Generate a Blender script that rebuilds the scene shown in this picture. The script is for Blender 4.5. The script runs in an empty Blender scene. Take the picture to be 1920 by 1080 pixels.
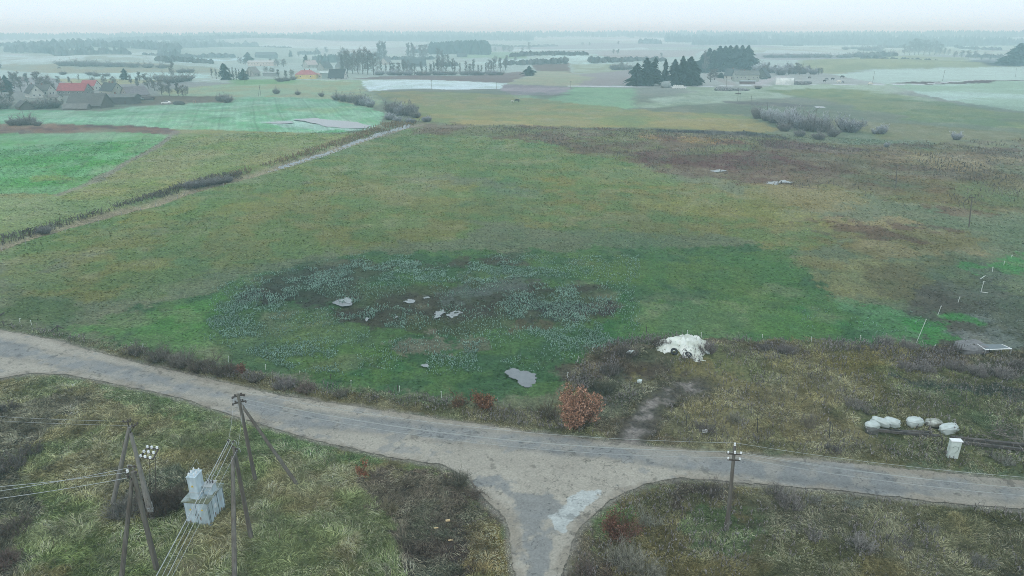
import bpy, math, random
import numpy as np
from mathutils import Vector, Matrix

# ------------------------------------------------------------------ camera, sky, sun, exposure
SC = bpy.context.scene
COL = SC.collection
PITCH = math.radians(20.56)
CAMZ = 42.0
cam_data = bpy.data.cameras.new("camera")
cam_data.lens = 24.0
cam_data.sensor_width = 36.0
cam_data.clip_start = 0.5
cam_data.clip_end = 40000.0
cam = bpy.data.objects.new("camera", cam_data)
cam.location = (0, 0, CAMZ)
cam.rotation_euler = (math.pi / 2 - PITCH, 0, 0)
COL.objects.link(cam)
SC.camera = cam

SUN_EL, SUN_AZ = math.radians(38), math.radians(205)
world = bpy.data.worlds.new("World")
SC.world = world
world.use_nodes = True
wn = world.node_tree
wn.nodes.clear()
wout = wn.nodes.new("ShaderNodeOutputWorld")
wbg = wn.nodes.new("ShaderNodeBackground")
sky = wn.nodes.new("ShaderNodeTexSky")
sky.sky_type = 'NISHITA'
sky.sun_disc = False
sky.sun_elevation = SUN_EL
sky.sun_rotation = SUN_AZ
sky.air_density = 1.0
sky.dust_density = 6.0
sky.ozone_density = 1.5
hsv = wn.nodes.new("ShaderNodeHueSaturation")
hsv.inputs['Saturation'].default_value = 0.15
# an even layer of stratus in front of the blue: mixed over the sky texture
mixc = wn.nodes.new("ShaderNodeMix")
mixc.data_type = 'RGBA'
mixc.inputs[0].default_value = 0.86
mixc.inputs[7].default_value = (12.2, 14.6, 16.2, 1)
wtc = wn.nodes.new("ShaderNodeTexCoord")
wmap = wn.nodes.new("ShaderNodeMapping")
wmap.inputs['Scale'].default_value = (1.0, 1.0, 5.0)
wno = wn.nodes.new("ShaderNodeTexNoise")
wno.inputs['Scale'].default_value = 2.2
wno.inputs['Detail'].default_value = 4
wrmp = wn.nodes.new("ShaderNodeMapRange")
wrmp.inputs[3].default_value = 0.94
wrmp.inputs[4].default_value = 1.06
wmul = wn.nodes.new("ShaderNodeVectorMath")
wmul.operation = 'SCALE'
wn.links.new(wtc.outputs['Generated'], wmap.inputs[0])
wn.links.new(wmap.outputs[0], wno.inputs['Vector'])
wn.links.new(wno.outputs[0], wrmp.inputs[0])
wn.links.new(sky.outputs[0], hsv.inputs['Color'])
wn.links.new(hsv.outputs[0], mixc.inputs[6])
wn.links.new(mixc.outputs[2], wmul.inputs[0])
wn.links.new(wrmp.outputs[0], wmul.inputs['Scale'])
wn.links.new(wmul.outputs[0], wbg.inputs[0])
wbg.inputs[1].default_value = 0.08
wn.links.new(wbg.outputs[0], wout.inputs[0])

sun_l = bpy.data.lights.new("sun", 'SUN')
sun_l.energy = 0.6
sun_l.angle = math.radians(25)
sun_l.color = (1.0, 0.97, 0.93)
sun = bpy.data.objects.new("sun", sun_l)
sun.rotation_euler = (math.pi / 2 - SUN_EL, 0, math.pi - SUN_AZ)
sun.location = (0, -60, 120)
COL.objects.link(sun)

SC.view_settings.view_transform = 'Standard'
SC.view_settings.look = 'None'
SC.view_settings.exposure = 0.07
SC.view_settings.gamma = 1.0
SC.render.engine = 'CYCLES'
SC.cycles.max_bounces = 8
SC.cycles.diffuse_bounces = 2
SC.cycles.glossy_bounces = 2
SC.cycles.transmission_bounces = 2
SC.cycles.volume_bounces = 8
SC.cycles.sample_clamp_indirect = 3
SC.cycles.use_denoising = True
SC.cycles.denoising_prefilter = 'NONE'
SC.cycles.filter_width = 0.9

SIGMA = 0.00060                                    # haze density per metre
SIGC = np.array((0.62, 0.92, 1.0)) * SIGMA          # blue is scattered more than red
AIR = np.array((0.52, 0.71, 0.74))                 # what far things fade to
KLIT = 1.08                                        # how bright a white thing on the ground reads

# ------------------------------------------------------------------ numbers: noise, camera geometry, terrain
cp, sp = math.cos(PITCH), math.sin(PITCH)
rnd = random.Random(7)
nr = np.random.default_rng(11)


def vnoise(x, y, seed=0):
    xi = np.floor(x).astype(np.int64)
    yi = np.floor(y).astype(np.int64)
    fx = x - xi
    fy = y - yi
    fx = fx * fx * (3 - 2 * fx)
    fy = fy * fy * (3 - 2 * fy)

    def h(a, b):
        n = (a * 374761393 + b * 668265263 + seed * 982451653) & 0xffffffff
        n = ((n ^ (n >> 13)) * 1274126177) & 0xffffffff
        n = (n ^ (n >> 16)) & 0xffff
        return n / 65535.0
    a, b, c, d = h(xi, yi), h(xi + 1, yi), h(xi, yi + 1), h(xi + 1, yi + 1)
    return (a * (1 - fx) + b * fx) * (1 - fy) + (c * (1 - fx) + d * fx) * fy


def fbm(x, y, scale, seed=0, octv=4, gain=0.5):
    x = np.asarray(x, float) / scale
    y = np.asarray(y, float) / scale
    s, a, t = 0.0, 1.0, 0.0
    for i in range(octv):
        s = s + a * vnoise(x, y, seed + i * 17)
        t += a
        a *= gain
        x, y = (x * 1.62 + y * 1.18) + 3.1, (y * 1.62 - x * 1.18) + 7.7
    return s / t


def sstep(a, b, x):
    t = np.clip((x - a) / (b - a), 0, 1)
    return t * t * (3 - 2 * t)


def ray(px, py):
    return np.array((px - 960.0, 1280 * cp + (540 - py) * sp, -1280 * sp + (540 - py) * cp))


def flat(px, py, z=0.0):
    d = ray(px, py)
    t = (z - CAMZ) / d[2]
    return np.array((d[0] * t, d[1] * t))


def poly_flat(pts):
    return np.array([flat(*p) for p in pts])


def sdist(poly, x, y):
    """signed distance to a closed polygon, negative inside"""
    x = np.asarray(x, float)
    y = np.asarray(y, float)
    best = np.full(x.shape, 1e18)
    ins = np.zeros(x.shape, bool)
    n = len(poly)
    for i in range(n):
        x0, y0 = poly[i]
        x1, y1 = poly[(i + 1) % n]
        dx, dy = x1 - x0, y1 - y0
        L = dx * dx + dy * dy + 1e-12
        t = np.clip(((x - x0) * dx + (y - y0) * dy) / L, 0, 1)
        ex, ey = x - x0 - t * dx, y - y0 - t * dy
        best = np.minimum(best, ex * ex + ey * ey)
        c = (y0 > y) != (y1 > y)
        if abs(y1 - y0) > 1e-12:
            ins ^= c & (x < (x1 - x0) * (y - y0) / (y1 - y0) + x0)
    return np.where(ins, -1, 1) * np.sqrt(best)


def ldist(line, x, y):
    """distance to an open polyline"""
    best = np.full(np.shape(x), 1e18)
    for i in range(len(line) - 1):
        x0, y0 = line[i]
        x1, y1 = line[i + 1]
        dx, dy = x1 - x0, y1 - y0
        L = dx * dx + dy * dy + 1e-12
        t = np.clip(((x - x0) * dx + (y - y0) * dy) / L, 0, 1)
        best = np.minimum(best, (x - x0 - t * dx) ** 2 + (y - y0 - t * dy) ** 2)
    return np.sqrt(best)


ROAD_PX = [(-260, 575), (0, 619), (100, 637), (244, 677), (373, 706), (500, 736), (560, 747), (806, 783), (1000, 811),
           (1060, 818), (1150, 829), (1333, 849), (1500, 860), (1700, 880), (1920, 902), (2300, 945),
           (2300, 1000), (1920, 956), (1740, 940), (1590, 922), (1480, 913), (1353, 902), (1281, 897), (1245, 901),
           (1208, 909), (1160, 928), (1119, 960), (1090, 986), (1071, 1025), (1054, 1080), (1040, 1250), (1035, 1500),
           (975, 1500), (970, 1250), (965, 1080), (958, 1017), (947, 971), (915, 943), (877, 897), (827, 872),
           (729, 858), (630, 834), (560, 818), (426, 776), (344, 748), (200, 717), (115, 702), (57, 700), (0, 710),
           (-260, 800)]
ROAD = poly_flat(ROAD_PX)
DITCH_PX = [(785, 232), (740, 243), (700, 255), (650, 272), (600, 290), (540, 308), (470, 328), (400, 345), (340, 360),
            (290, 380), (200, 402), (130, 420), (60, 440), (0, 462), (-200, 530)]
DITCH = poly_flat(DITCH_PX)
HEAP = flat(1278, 672)
# (x pixel, distance, height, half depth, half width): hills one can point at
HILLS = []
for hx, hr, hh, hd, hw in ((215, 1230, 12, 120, 190), (1700, 1060, 11, 120, 210), (1040, 1150, 6, 110, 160),
                           (860, 2100, 14, 180, 190), (1500, 1500, 7, 130, 400), (560, 620, 2.5, 70, 150),
                           (250, 405, 1.6, 30, 110), (820, 490, 2.0, 45, 140), (1830, 700, 5, 110, 170),
                           (1240, 620, 2.5, 80, 160), (-100, 1900, 15, 250, 500), (1900, 2200, 12, 250, 600),
                           (420, 2600, 16, 250, 500), (1150, 2500, 12, 250, 500), (300, 800, 4, 90, 200)):
    a = math.atan2(hx - 960, 1280 * cp + 470 * sp)
    HILLS.append((hr * math.sin(a), hr * math.cos(a), hh, hd, hw, a))


def H(x, y, micro=False):
    x = np.asarray(x, float)
    y = np.asarray(y, float)
    r = np.hypot(x, y)
    z = (fbm(x, y, 420, 3, 3) - 0.5) * 26 * sstep(450, 1500, r) * (1 - 0.3 * sstep(2500, 5000, r))
    z = z + (fbm(x, y, 150, 5, 2) - 0.5) * 3.0 * sstep(160, 500, r)
    z = z - 3.0 * sstep(500, 1300, r)
    th = np.arctan2(x, np.maximum(y, 1.0))
    ridge = 20 + 6 * sstep(-0.35, -0.15, th) + 4 * sstep(0.0, 0.2, th) + 7 * (fbm(th * 100 + 50, r * 0 + 3, 7, 33, 3) - 0.5)
    z = z + ridge * sstep(2300, 3900, r)
    for hx, hy, hh, hd, hw, a in HILLS:
        u = (x - hx) * math.sin(a) + (y - hy) * math.cos(a)
        v = (x - hx) * math.cos(a) - (y - hy) * math.sin(a)
        z = z + hh * np.exp(-(u / hd) ** 2 - (v / hw) ** 2)
    near = r < 460
    if np.any(near):
        xn, yn = x[near], y[near]
        rn = r[near]
        dd = ldist(DITCH, xn, yn)
        zz = z[near] - 1.3 * np.exp(-(dd / 2.2) ** 2)
        rd = np.full(xn.shape, 50.0)
        m = rn < 190
        if np.any(m):
            rd[m] = sdist(ROAD, xn[m], yn[m])
        off = sstep(0.2, 3.0, rd)
        zz = zz + off * (fbm(xn, yn, 22, 9, 3) - 0.5) * 1.0
        zz = zz + 1.5 * np.exp(-((xn - HEAP[0]) / 9) ** 2 - ((yn - HEAP[1]) / 5) ** 2)
        if micro:
            zz = zz + off * (fbm(xn, yn, 1.5, 21, 3, 0.6) - 0.4) * 0.75 * (1 - sstep(75, 130, rn))
            zz = zz + off * (fbm(xn, yn, 3.0, 22, 2) - 0.5) * 0.35 * (1 - sstep(150, 420, rn))
        zz = np.where(rd < 0.3, -0.03, zz)
        z = z.copy()
        z[near] = zz
    return z


TS = 30 * np.exp(np.linspace(0, math.log(7000 / 30.), 1500))


def G(px, py):
    """first point of the terrain met by the sight line of a pixel: a place in the world"""
    d = ray(px, py)
    hyp = math.hypot(d[0], d[1])
    X = TS * d[0] / hyp
    Y = TS * d[1] / hyp
    Z = CAMZ + TS * d[2] / hyp
    f = Z - H(X, Y)
    k = np.nonzero(f < 0)[0]
    if len(k) == 0:
        i = 1400
        return Vector((X[i], Y[i], float(H(X[i:i + 1], Y[i:i + 1])[0])))
    i = max(k[0], 1)
    t = f[i - 1] / (f[i - 1] - f[i])
    x, y = X[i - 1] + t * (X[i] - X[i - 1]), Y[i - 1] + t * (Y[i] - Y[i - 1])
    return Vector((x, y, float(H(np.array([x]), np.array([y]))[0])))


def z_at(P, ty):
    """height above sea of the point over P that shows at picture row ty"""
    k = (540 - ty) / 1280.0
    return CAMZ + P[1] * (k * cp - sp) / (cp + k * sp)


def over(P, px, ty):
    """the point at the same Y as P seen at (px, ty)"""
    d = ray(px, ty)
    t = P[1] / d[1]
    return Vector((d[0] * t, P[1], CAMZ + d[2] * t))


def mpp(P):
    """metres per photograph pixel at P"""
    return (P[1] * cp - (P[2] - CAMZ) * sp) / 1280.0


def hz(x, y):
    return float(H(np.array([float(x)]), np.array([float(y)]))[0])


def lin(c):
    c = np.asarray(c, float) / 255.0
    return np.where(c <= 0.04045, c / 12.92, ((c + 0.055) / 1.055) ** 2.4)


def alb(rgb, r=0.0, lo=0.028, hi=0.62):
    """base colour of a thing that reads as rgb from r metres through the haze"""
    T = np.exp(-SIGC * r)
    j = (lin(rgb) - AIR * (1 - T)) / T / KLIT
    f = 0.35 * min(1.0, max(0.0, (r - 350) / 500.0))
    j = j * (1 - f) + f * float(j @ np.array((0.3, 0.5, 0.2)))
    return np.clip(j, lo, hi)


# ------------------------------------------------------------------ meshes and materials
def link(o):
    COL.objects.link(o)
    return o


def npmesh(name, V, quads=None, tris=None, col=None, smooth=False):
    V = np.asarray(V, np.float32).reshape(-1, 3)
    me = bpy.data.meshes.new(name)
    me.vertices.add(len(V))
    me.vertices.foreach_set("co", V.ravel())
    parts, starts, n = [], [], 0
    for F, k in ((quads, 4), (tris, 3)):
        if F is not None and len(F):
            F = np.asarray(F, np.int32).reshape(-1, k)
            parts.append(F.ravel())
            starts.append(n + np.arange(len(F), dtype=np.int32) * k)
            n += F.size
    L = np.concatenate(parts)
    S = np.concatenate(starts)
    me.loops.add(len(L))
    me.loops.foreach_set("vertex_index", L)
    me.polygons.add(len(S))
    me.polygons.foreach_set("loop_start", S)
    if smooth:
        me.polygons.foreach_set("use_smooth", np.ones(len(S), bool))
    me.update(calc_edges=True)
    if col is not None:
        ca = me.color_attributes.new("tint", 'FLOAT_COLOR', 'POINT')
        c4 = np.ones((len(V), 4), np.float32)
        c4[:, :3] = col
        ca.data.foreach_set("color", c4.ravel())
    return me


MATS = {}


def mat(name, rgb=(0.5, 0.5, 0.5), rough=0.8, noise=0.25, scale=2.0, attr=False, metal=0.0, spec=0.3, bump=0.0,
        rgb2=None, coord='Object', stretch=None, emit=None, scale2=None):
    """procedural material: base colour (or the tint attribute) broken up by two noises, optional bump"""
    if name in MATS:
        return MATS[name]
    m = bpy.data.materials.new(name)
    m.use_nodes = True
    nt = m.node_tree
    b = nt.nodes['Principled BSDF']
    b.inputs['Roughness'].default_value = rough
    b.inputs['Metallic'].default_value = metal
    b.inputs['Specular IOR Level'].default_value = spec
    tc = nt.nodes.new('ShaderNodeTexCoord')
    mp = nt.nodes.new('ShaderNodeMapping')
    if stretch:
        mp.inputs['Scale'].default_value = stretch
    nt.links.new(tc.outputs[coord], mp.inputs[0])
    n1 = nt.nodes.new('ShaderNodeTexNoise')
    n1.inputs['Scale'].default_value = scale
    n1.inputs['Detail'].default_value = 5
    n1.inputs['Roughness'].default_value = 0.65
    nt.links.new(mp.outputs[0], n1.inputs['Vector'])
    mr = nt.nodes.new('ShaderNodeMapRange')
    mr.inputs[1].default_value = 0.3
    mr.inputs[2].default_value = 0.7
    mr.inputs[3].default_value = 1 - noise
    mr.inputs[4].default_value = 1 + noise
    nt.links.new(n1.outputs[0], mr.inputs[0])
    if attr:
        src = nt.nodes.new('ShaderNodeAttribute')
        src.attribute_name = 'tint'
        srcs = src.outputs['Color']
    else:
        if rgb2 is not None:
            n2 = nt.nodes.new('ShaderNodeTexNoise')
            n2.inputs['Scale'].default_value = scale2 or scale * 0.37
            n2.inputs['Detail'].default_value = 4
            nt.links.new(mp.outputs[0], n2.inputs['Vector'])
            r2 = nt.nodes.new('ShaderNodeMapRange')
            r2.inputs[1].default_value = 0.42
            r2.inputs[2].default_value = 0.6
            nt.links.new(n2.outputs[0], r2.inputs[0])
            mx = nt.nodes.new('ShaderNodeMix')
            mx.data_type = 'RGBA'
            mx.inputs[6].default_value = (*rgb, 1)
            mx.inputs[7].default_value = (*rgb2, 1)
            nt.links.new(r2.outputs[0], mx.inputs[0])
            srcs = mx.outputs[2]
        else:
            src = nt.nodes.new('ShaderNodeRGB')
            src.outputs[0].default_value = (*rgb, 1)
            srcs = src.outputs[0]
    vm = nt.nodes.new('ShaderNodeVectorMath')
    vm.operation = 'SCALE'
    nt.links.new(srcs, vm.inputs[0])
    nt.links.new(mr.outputs[0], vm.inputs['Scale'])
    nt.links.new(vm.outputs[0], b.inputs['Base Color'])
    if bump:
        bp = nt.nodes.new('ShaderNodeBump')
        bp.inputs['Strength'].default_value = 0.6
        bp.inputs['Distance'].default_value = bump
        nt.links.new(n1.outputs[0], bp.inputs['Height'])
        nt.links.new(bp.outputs[0], b.inputs['Normal'])
    MATS[name] = m
    return m


class MB:
    """collects boxes, tubes and ribbons into one mesh"""

    def __init__(s):
        s.v, s.f = [], []

    def quad(s, a, b, c, d):
        n = len(s.v)
        s.v += [tuple(a), tuple(b), tuple(c), tuple(d)]
        s.f.append((n, n + 1, n + 2, n + 3))

    def tri(s, a, b, c):
        n = len(s.v)
        s.v += [tuple(a), tuple(b), tuple(c)]
        s.f.append((n, n + 1, n + 2))

    def box(s, c, size, rz=0.0, rot=None):
        hx, hy, hz_ = size[0] / 2, size[1] / 2, size[2] / 2
        R = rot if rot is not None else Matrix.Rotation(rz, 3, 'Z')
        n = len(s.v)
        for k in ((-1, -1, -1), (1, -1, -1), (1, 1, -1), (-1, 1, -1), (-1, -1, 1), (1, -1, 1), (1, 1, 1), (-1, 1, 1)):
            s.v.append(tuple(Vector(c) + R @ Vector((k[0] * hx, k[1] * hy, k[2] * hz_))))
        for q in ((0, 3, 2, 1), (4, 5, 6, 7), (0, 1, 5, 4), (1, 2, 6, 5), (2, 3, 7, 6), (3, 0, 4, 7)):
            s.f.append(tuple(n + i for i in q))
        return s

    def tube(s, pts, rad, k=8, cap=True):
        pts = [Vector(p) for p in pts]
        if not isinstance(rad, (list, tuple)):
            rad = [rad] * len(pts)
        n0 = len(s.v)
        for i, p in enumerate(pts):
            t = (pts[min(i + 1, len(pts) - 1)] - pts[max(i - 1, 0)]).normalized()
            u = t.cross(Vector((0, 0, 1)) if abs(t.z) < 0.9 else Vector((1, 0, 0))).normalized()
            w = t.cross(u)
            for j in range(k):
                a = 2 * math.pi * j / k
                s.v.append(tuple(p + (u * math.cos(a) + w * math.sin(a)) * rad[i]))
        for i in range(len(pts) - 1):
            for j in range(k):
                a, b = n0 + i * k + j, n0 + i * k + (j + 1) % k
                s.f.append((a, b, b + k, a + k))
        if cap:
            s.f.append(tuple(n0 + j for j in range(k))[::-1])
            s.f.append(tuple(n0 + (len(pts) - 1) * k + j for j in range(k)))
        return s

    def lathe(s, base, prof, k=10, axis=(0, 0, 1)):
        base = Vector(base)
        ax = Vector(axis).normalized()
        s.tube([base + ax * z for r, z in prof], [r for r, z in prof], k)
        return s

    def prism(s, pts, h0, h1, M=None):
        """extrude a 2D outline (x,z plane) along y from h0 to h1"""
        n = len(s.v)
        k = len(pts)
        for h in (h0, h1):
            for x, z in pts:
                p = Vector((x, h, z))
                s.v.append(tuple(M @ p if M is not None else p))
        s.f.append(tuple(n + i for i in range(k)))
        s.f.append(tuple(n + k + i for i in range(k))[::-1])
        for i in range(k):
            j = (i + 1) % k
            s.f.append((n + i, n + k + i, n + k + j, n + j))
        return s

    def mesh(s, name, m, smooth=False):
        me = bpy.data.meshes.new(name)
        me.from_pydata(s.v, [], s.f)
        if smooth:
            me.polygons.foreach_set("use_smooth", np.ones(len(me.polygons), bool))
        me.materials.append(m)
        me.update()
        return me

    def obj(s, name, m, parent=None, smooth=False):
        o = bpy.data.objects.new(name, s.mesh(name, m, smooth))
        o.parent = parent
        return link(o)


def tag(o, label=None, cat=None, group=None, kind=None):
    if label:
        o['label'] = label
    if cat:
        o['category'] = cat
    if group:
        o['group'] = group
    if kind:
        o['kind'] = kind
    return o


def thing(name, label, cat, loc=(0, 0, 0), rz=0.0, group=None, scale=1.0):
    o = bpy.data.objects.new(name, None)
    o.empty_display_size = 0.3
    o.location = loc
    o.rotation_euler = (0, 0, rz)
    o.scale = (scale,) * 3 if not isinstance(scale, (tuple, list)) else scale
    link(o)
    return tag(o, label, cat, group)


def dup(root, loc, rz=0.0, scale=1.0, label=None, group=None):
    kids = [(c, list(c.children)) for c in root.children]
    r = link(root.copy())
    r.location = loc
    r.rotation_euler = (0, 0, rz)
    r.scale = (scale,) * 3 if not isinstance(scale, (tuple, list)) else scale
    if label:
        r['label'] = label
    if group:
        r['group'] = group
    for c, gs in kids:
        d = link(c.copy())
        d.parent = r
        for g in gs:
            e = link(g.copy())
            e.parent = d
    return r

# ------------------------------------------------------------------ the ground: one sheet, fields told apart by their crops
def gp(pts):
    return np.array([tuple(G(*p))[:2] for p in pts])


NOISY = {}


def field_layers():
    """(polygon in the world, colour, edge softness, raggedness)"""
    L = []

    def add(px, rgb, soft=0.002, rag=0.006, amt=1.0, rgb2=None, sc=0.03):
        W = gp(px)
        c = W.mean(0)
        r = float(np.hypot(*c))
        if r > 400:
            soft, rag = soft * 1.8, rag * 1.6
        L.append((W, alb(rgb, r), soft, rag, amt, None if rgb2 is None else alb(rgb2, r), sc, r))
    F = add
    # beyond the village and the farm
    F([(0, 104), (110, 102), (160, 98), (215, 94), (300, 96), (345, 108), (300, 113), (200, 116), (90, 117), (0, 121)], (172, 203, 200), rgb2=(160, 190, 185))
    F([(0, 122), (120, 118), (260, 118), (400, 125), (420, 135), (300, 140), (0, 132)], (150, 178, 168), rgb2=(160, 175, 160))
    F([(90, 137), (200, 137), (390, 140), (395, 146), (250, 149), (95, 147)], (160, 200, 190))
    F([(110, 148), (240, 148), (330, 152), (200, 160), (110, 158)], (150, 170, 145), rgb2=(165, 175, 145))
    F([(340, 109), (450, 107), (480, 114), (380, 118), (340, 117)], (168, 208, 208))
    F([(845, 97), (1015, 96), (985, 110), (930, 110), (860, 106)], (148, 193, 180))
    F([(880, 118), (985, 110), (1020, 103), (1090, 101), (1165, 104), (1170, 118), (1040, 120), (880, 120)], (170, 208, 200), rgb2=(160, 196, 188))
    F([(1000, 120), (1068, 118), (1072, 138), (1030, 137), (1000, 130)], (140, 152, 152), 0.001, 0.003)
    F([(1072, 121), (1170, 120), (1178, 131), (1130, 138), (1074, 137)], (160, 186, 168), rgb2=(150, 175, 155))
    F([(1075, 140), (1180, 131), (1196, 160), (1075, 161)], (152, 162, 162), 0.001, 0.003)
    F([(1120, 97), (1310, 96), (1300, 106), (1180, 112), (1120, 104)], (168, 186, 186))
    F([(1440, 76), (1920, 80), (1920, 94), (1600, 92), (1440, 86)], (172, 208, 206), rgb2=(184, 214, 212))
    F([(1410, 88), (1700, 90), (1920, 96), (1920, 104), (1600, 100), (1410, 100)], (166, 196, 192), rgb2=(172, 204, 200))
    F([(1480, 132), (1500, 118), (1600, 107), (1720, 102), (1820, 109), (1880, 120), (1920, 122), (1920, 128), (1800, 128), (1640, 130), (1560, 138)], (150, 182, 166), 0.003, 0.01, rgb2=(160, 186, 166))
    F([(1815, 112), (1920, 116), (1920, 125), (1850, 124)], (128, 142, 140), 0.003)
    F([(1555, 139), (1640, 131), (1770, 129), (1925, 126), (1925, 153), (1830, 151), (1660, 157), (1600, 148)], (164, 198, 184), 0.001, 0.003)
    F([(1655, 157), (1720, 157), (1925, 152), (1925, 210), (1850, 198), (1780, 188), (1720, 174)], (160, 194, 178), 0.001, 0.003, rgb2=(144, 182, 160), sc=0.08)
    F([(1665, 155), (1730, 153), (1800, 154), (1900, 150), (1925, 151), (1850, 156), (1740, 159)], (122, 138, 134), 0.001, 0.004)
    # around the middle houses
    F([(300, 170), (560, 150), (690, 150), (680, 165), (720, 190), (690, 205), (600, 200), (420, 182), (330, 190)], (138, 172, 146), 0.004, rgb2=(150, 166, 138))
    F([(430, 149), (560, 148), (556, 156), (440, 160)], (120, 172, 138), 0.004)
    F([(660, 148), (700, 144), (780, 141), (860, 143), (975, 134), (1000, 137), (960, 155), (860, 152), (760, 149)], (138, 148, 150), 0.001, 0.003)
    F([(950, 157), (985, 146), (1000, 133), (1060, 134), (1120, 146), (1080, 162), (1000, 159)], (150, 172, 152), 0.002, rgb2=(162, 172, 152))
    F([(680, 151), (760, 149), (860, 152), (952, 156), (942, 166), (850, 168), (780, 166), (730, 168), (695, 172), (680, 160)], (182, 206, 200), 0.001, 0.003, rgb2=(168, 196, 186))
    F([(944, 158), (1000, 160), (1070, 164), (1068, 174), (1040, 178), (960, 177), (938, 169)], (140, 148, 152), 0.001, 0.003, rgb2=(152, 156, 158))
    F([(1072, 163), (1190, 166), (1190, 203), (1120, 204), (1050, 198), (1010, 190), (1060, 178)], (124, 170, 140), 0.004)
    F([(940, 178), (1010, 180), (1005, 190), (945, 192)], (128, 168, 144), 0.004)
    F([(1300, 165), (1480, 160), (1660, 160), (1740, 190), (1500, 178), (1380, 190), (1200, 200)], (140, 170, 146), 0.006, 0.02, 0.8, rgb2=(156, 184, 160))
    F([(1440, 170), (1600, 168), (1720, 185), (1920, 212), (1920, 240), (1700, 222), (1560, 192)], (112, 148, 114), 0.006, 0.02, 0.85, rgb2=(130, 154, 120))
    F([(1350, 189), (1420, 191), (1475, 194), (1530, 199), (1470, 200), (1400, 196), (1355, 193)], (112, 132, 132), 0.001, 0.006)
    # left side fields
    F([(-300, 206), (0, 204), (100, 207), (190, 208), (260, 199), (330, 196), (420, 183), (520, 182), (620, 186), (680, 200), (722, 213), (716, 228), (692, 243), (600, 250), (470, 246), (400, 243), (340, 243), (260, 236), (150, 233), (0, 232), (-300, 234)], (108, 166, 134), 0.0015, 0.004, rgb2=(128, 176, 148))
    F([(250, 182), (300, 180), (400, 180), (440, 185), (430, 192), (380, 193), (250, 197)], (118, 132, 128), 0.003)
    F([(560, 205), (660, 198), (650, 214), (580, 216)], (138, 164, 130), 0.01, 0.02, 0.6)
    F([(490, 230), (560, 222), (640, 226), (712, 237), (690, 245), (600, 244), (540, 238)], (150, 182, 166), 0.006, 0.012, 0.8)
    F([(-300, 235), (0, 232), (150, 234), (260, 236), (330, 242), (338, 247), (322, 254), (230, 249), (100, 249), (0, 253), (-300, 257)], (104, 106, 108), 0.001, 0.004, rgb2=(122, 120, 116))
    F([(0, 232), (110, 233), (110, 239), (0, 239)], (136, 132, 122), 0.003)
    F([(330, 243), (400, 243), (470, 246), (600, 250), (640, 256), (560, 262), (440, 250), (340, 252)], (130, 142, 112), 0.006)
    F([(345, 250), (470, 250), (640, 252), (705, 247), (640, 272), (540, 305), (440, 330), (340, 350), (230, 388), (100, 430), (0, 456), (-300, 520), (-300, 372), (0, 362), (105, 366), (190, 337), (240, 302), (322, 256)], (112, 136, 100), 0.002, 0.01, rgb2=(126, 138, 106), sc=0.05)
    F([(0, 370), (105, 372), (240, 380), (120, 425), (0, 452)], (116, 140, 108), 0.02, 0.03, 0.7)
    F([(-300, 258), (60, 250), (230, 248), (322, 253), (300, 268), (240, 300), (190, 335), (140, 356), (105, 364), (40, 362), (-300, 376)], (90, 148, 106), 0.0015, 0.004, rgb2=(106, 156, 120), sc=0.05)
    F([(110, 252), (190, 250), (245, 252), (200, 262), (140, 262)], (128, 164, 138), 0.02, 0.03, 0.7)
    F([(60, 330), (110, 326), (125, 336), (70, 340)], (118, 138, 98), 0.01, 0.02, 0.7)
    # the big meadow
    F([(0, 462), (130, 420), (340, 362), (600, 292), (760, 240), (900, 255), (1000, 262), (1150, 290), (1250, 322), (1240, 360), (900, 330), (640, 330), (400, 400), (150, 470), (0, 520)], (96, 128, 90), 0.02, 0.05, 0.8, rgb2=(112, 130, 92))
    F([(300, 380), (640, 340), (900, 345), (1050, 400), (900, 440), (640, 470), (300, 560), (80, 600), (-50, 560), (100, 480)], (116, 124, 84), 0.05, 0.10, 0.75, rgb2=(98, 124, 82), sc=0.05)
    F([(0, 555), (200, 570), (110, 612), (0, 600)], (82, 108, 80), 0.03, 0.05, 0.8)
    F([(1000, 330), (1300, 340), (1560, 420), (1560, 470), (1300, 445), (1000, 430)], (100, 124, 84), 0.03, 0.06, 0.8, rgb2=(118, 122, 84))
    F([(1200, 370), (1500, 395), (1560, 420), (1400, 410), (1200, 395)], (122, 128, 92), 0.02, 0.06, 0.7)
    # the bog
    F([(700, 170), (950, 178), (1180, 205), (1400, 215), (1405, 246), (1200, 241), (1000, 238), (860, 234), (790, 228), (760, 205)], (126, 146, 116), 0.004, 0.02, 0.9, rgb2=(140, 146, 114), sc=0.04)
    F([(820, 225), (1000, 228), (1000, 236), (850, 234)], (152, 148, 116), 0.006, 0.02, 0.8)
    F([(1250, 222), (1420, 222), (1450, 246), (1380, 246), (1200, 238)], (140, 142, 108), 0.006, 0.02, 0.8)
    F([(792, 232), (860, 236), (1000, 238), (1200, 241), (1400, 246), (1500, 268), (1640, 275), (1760, 262), (1930, 262), (1930, 398), (1800, 392), (1650, 366), (1500, 352), (1380, 338), (1250, 325), (1120, 292), (1000, 264), (870, 256), (800, 250)], (108, 108, 86), 0.012, 0.06, 0.85, rgb2=(110, 124, 92), sc=0.06)
    F([(1230, 241), (1400, 246), (1500, 262), (1400, 256), (1230, 247)], (78, 80, 78), 0.003, 0.01, 0.9)
    F([(1200, 250), (1380, 262), (1400, 270), (1290, 268), (1200, 258)], (138, 130, 104), 0.004, 0.02, 0.9, rgb2=(104, 100, 86), sc=0.1)
    F([(1240, 285), (1440, 290), (1560, 320), (1500, 345), (1330, 330), (1200, 300)], (100, 94, 76), 0.03, 0.09, 0.7)
    F([(1480, 272), (1700, 280), (1930, 285), (1930, 400), (1800, 394), (1650, 370), (1500, 352)], (112, 114, 98), 0.03, 0.10, 0.6, rgb2=(100, 106, 88), sc=0.1)
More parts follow.
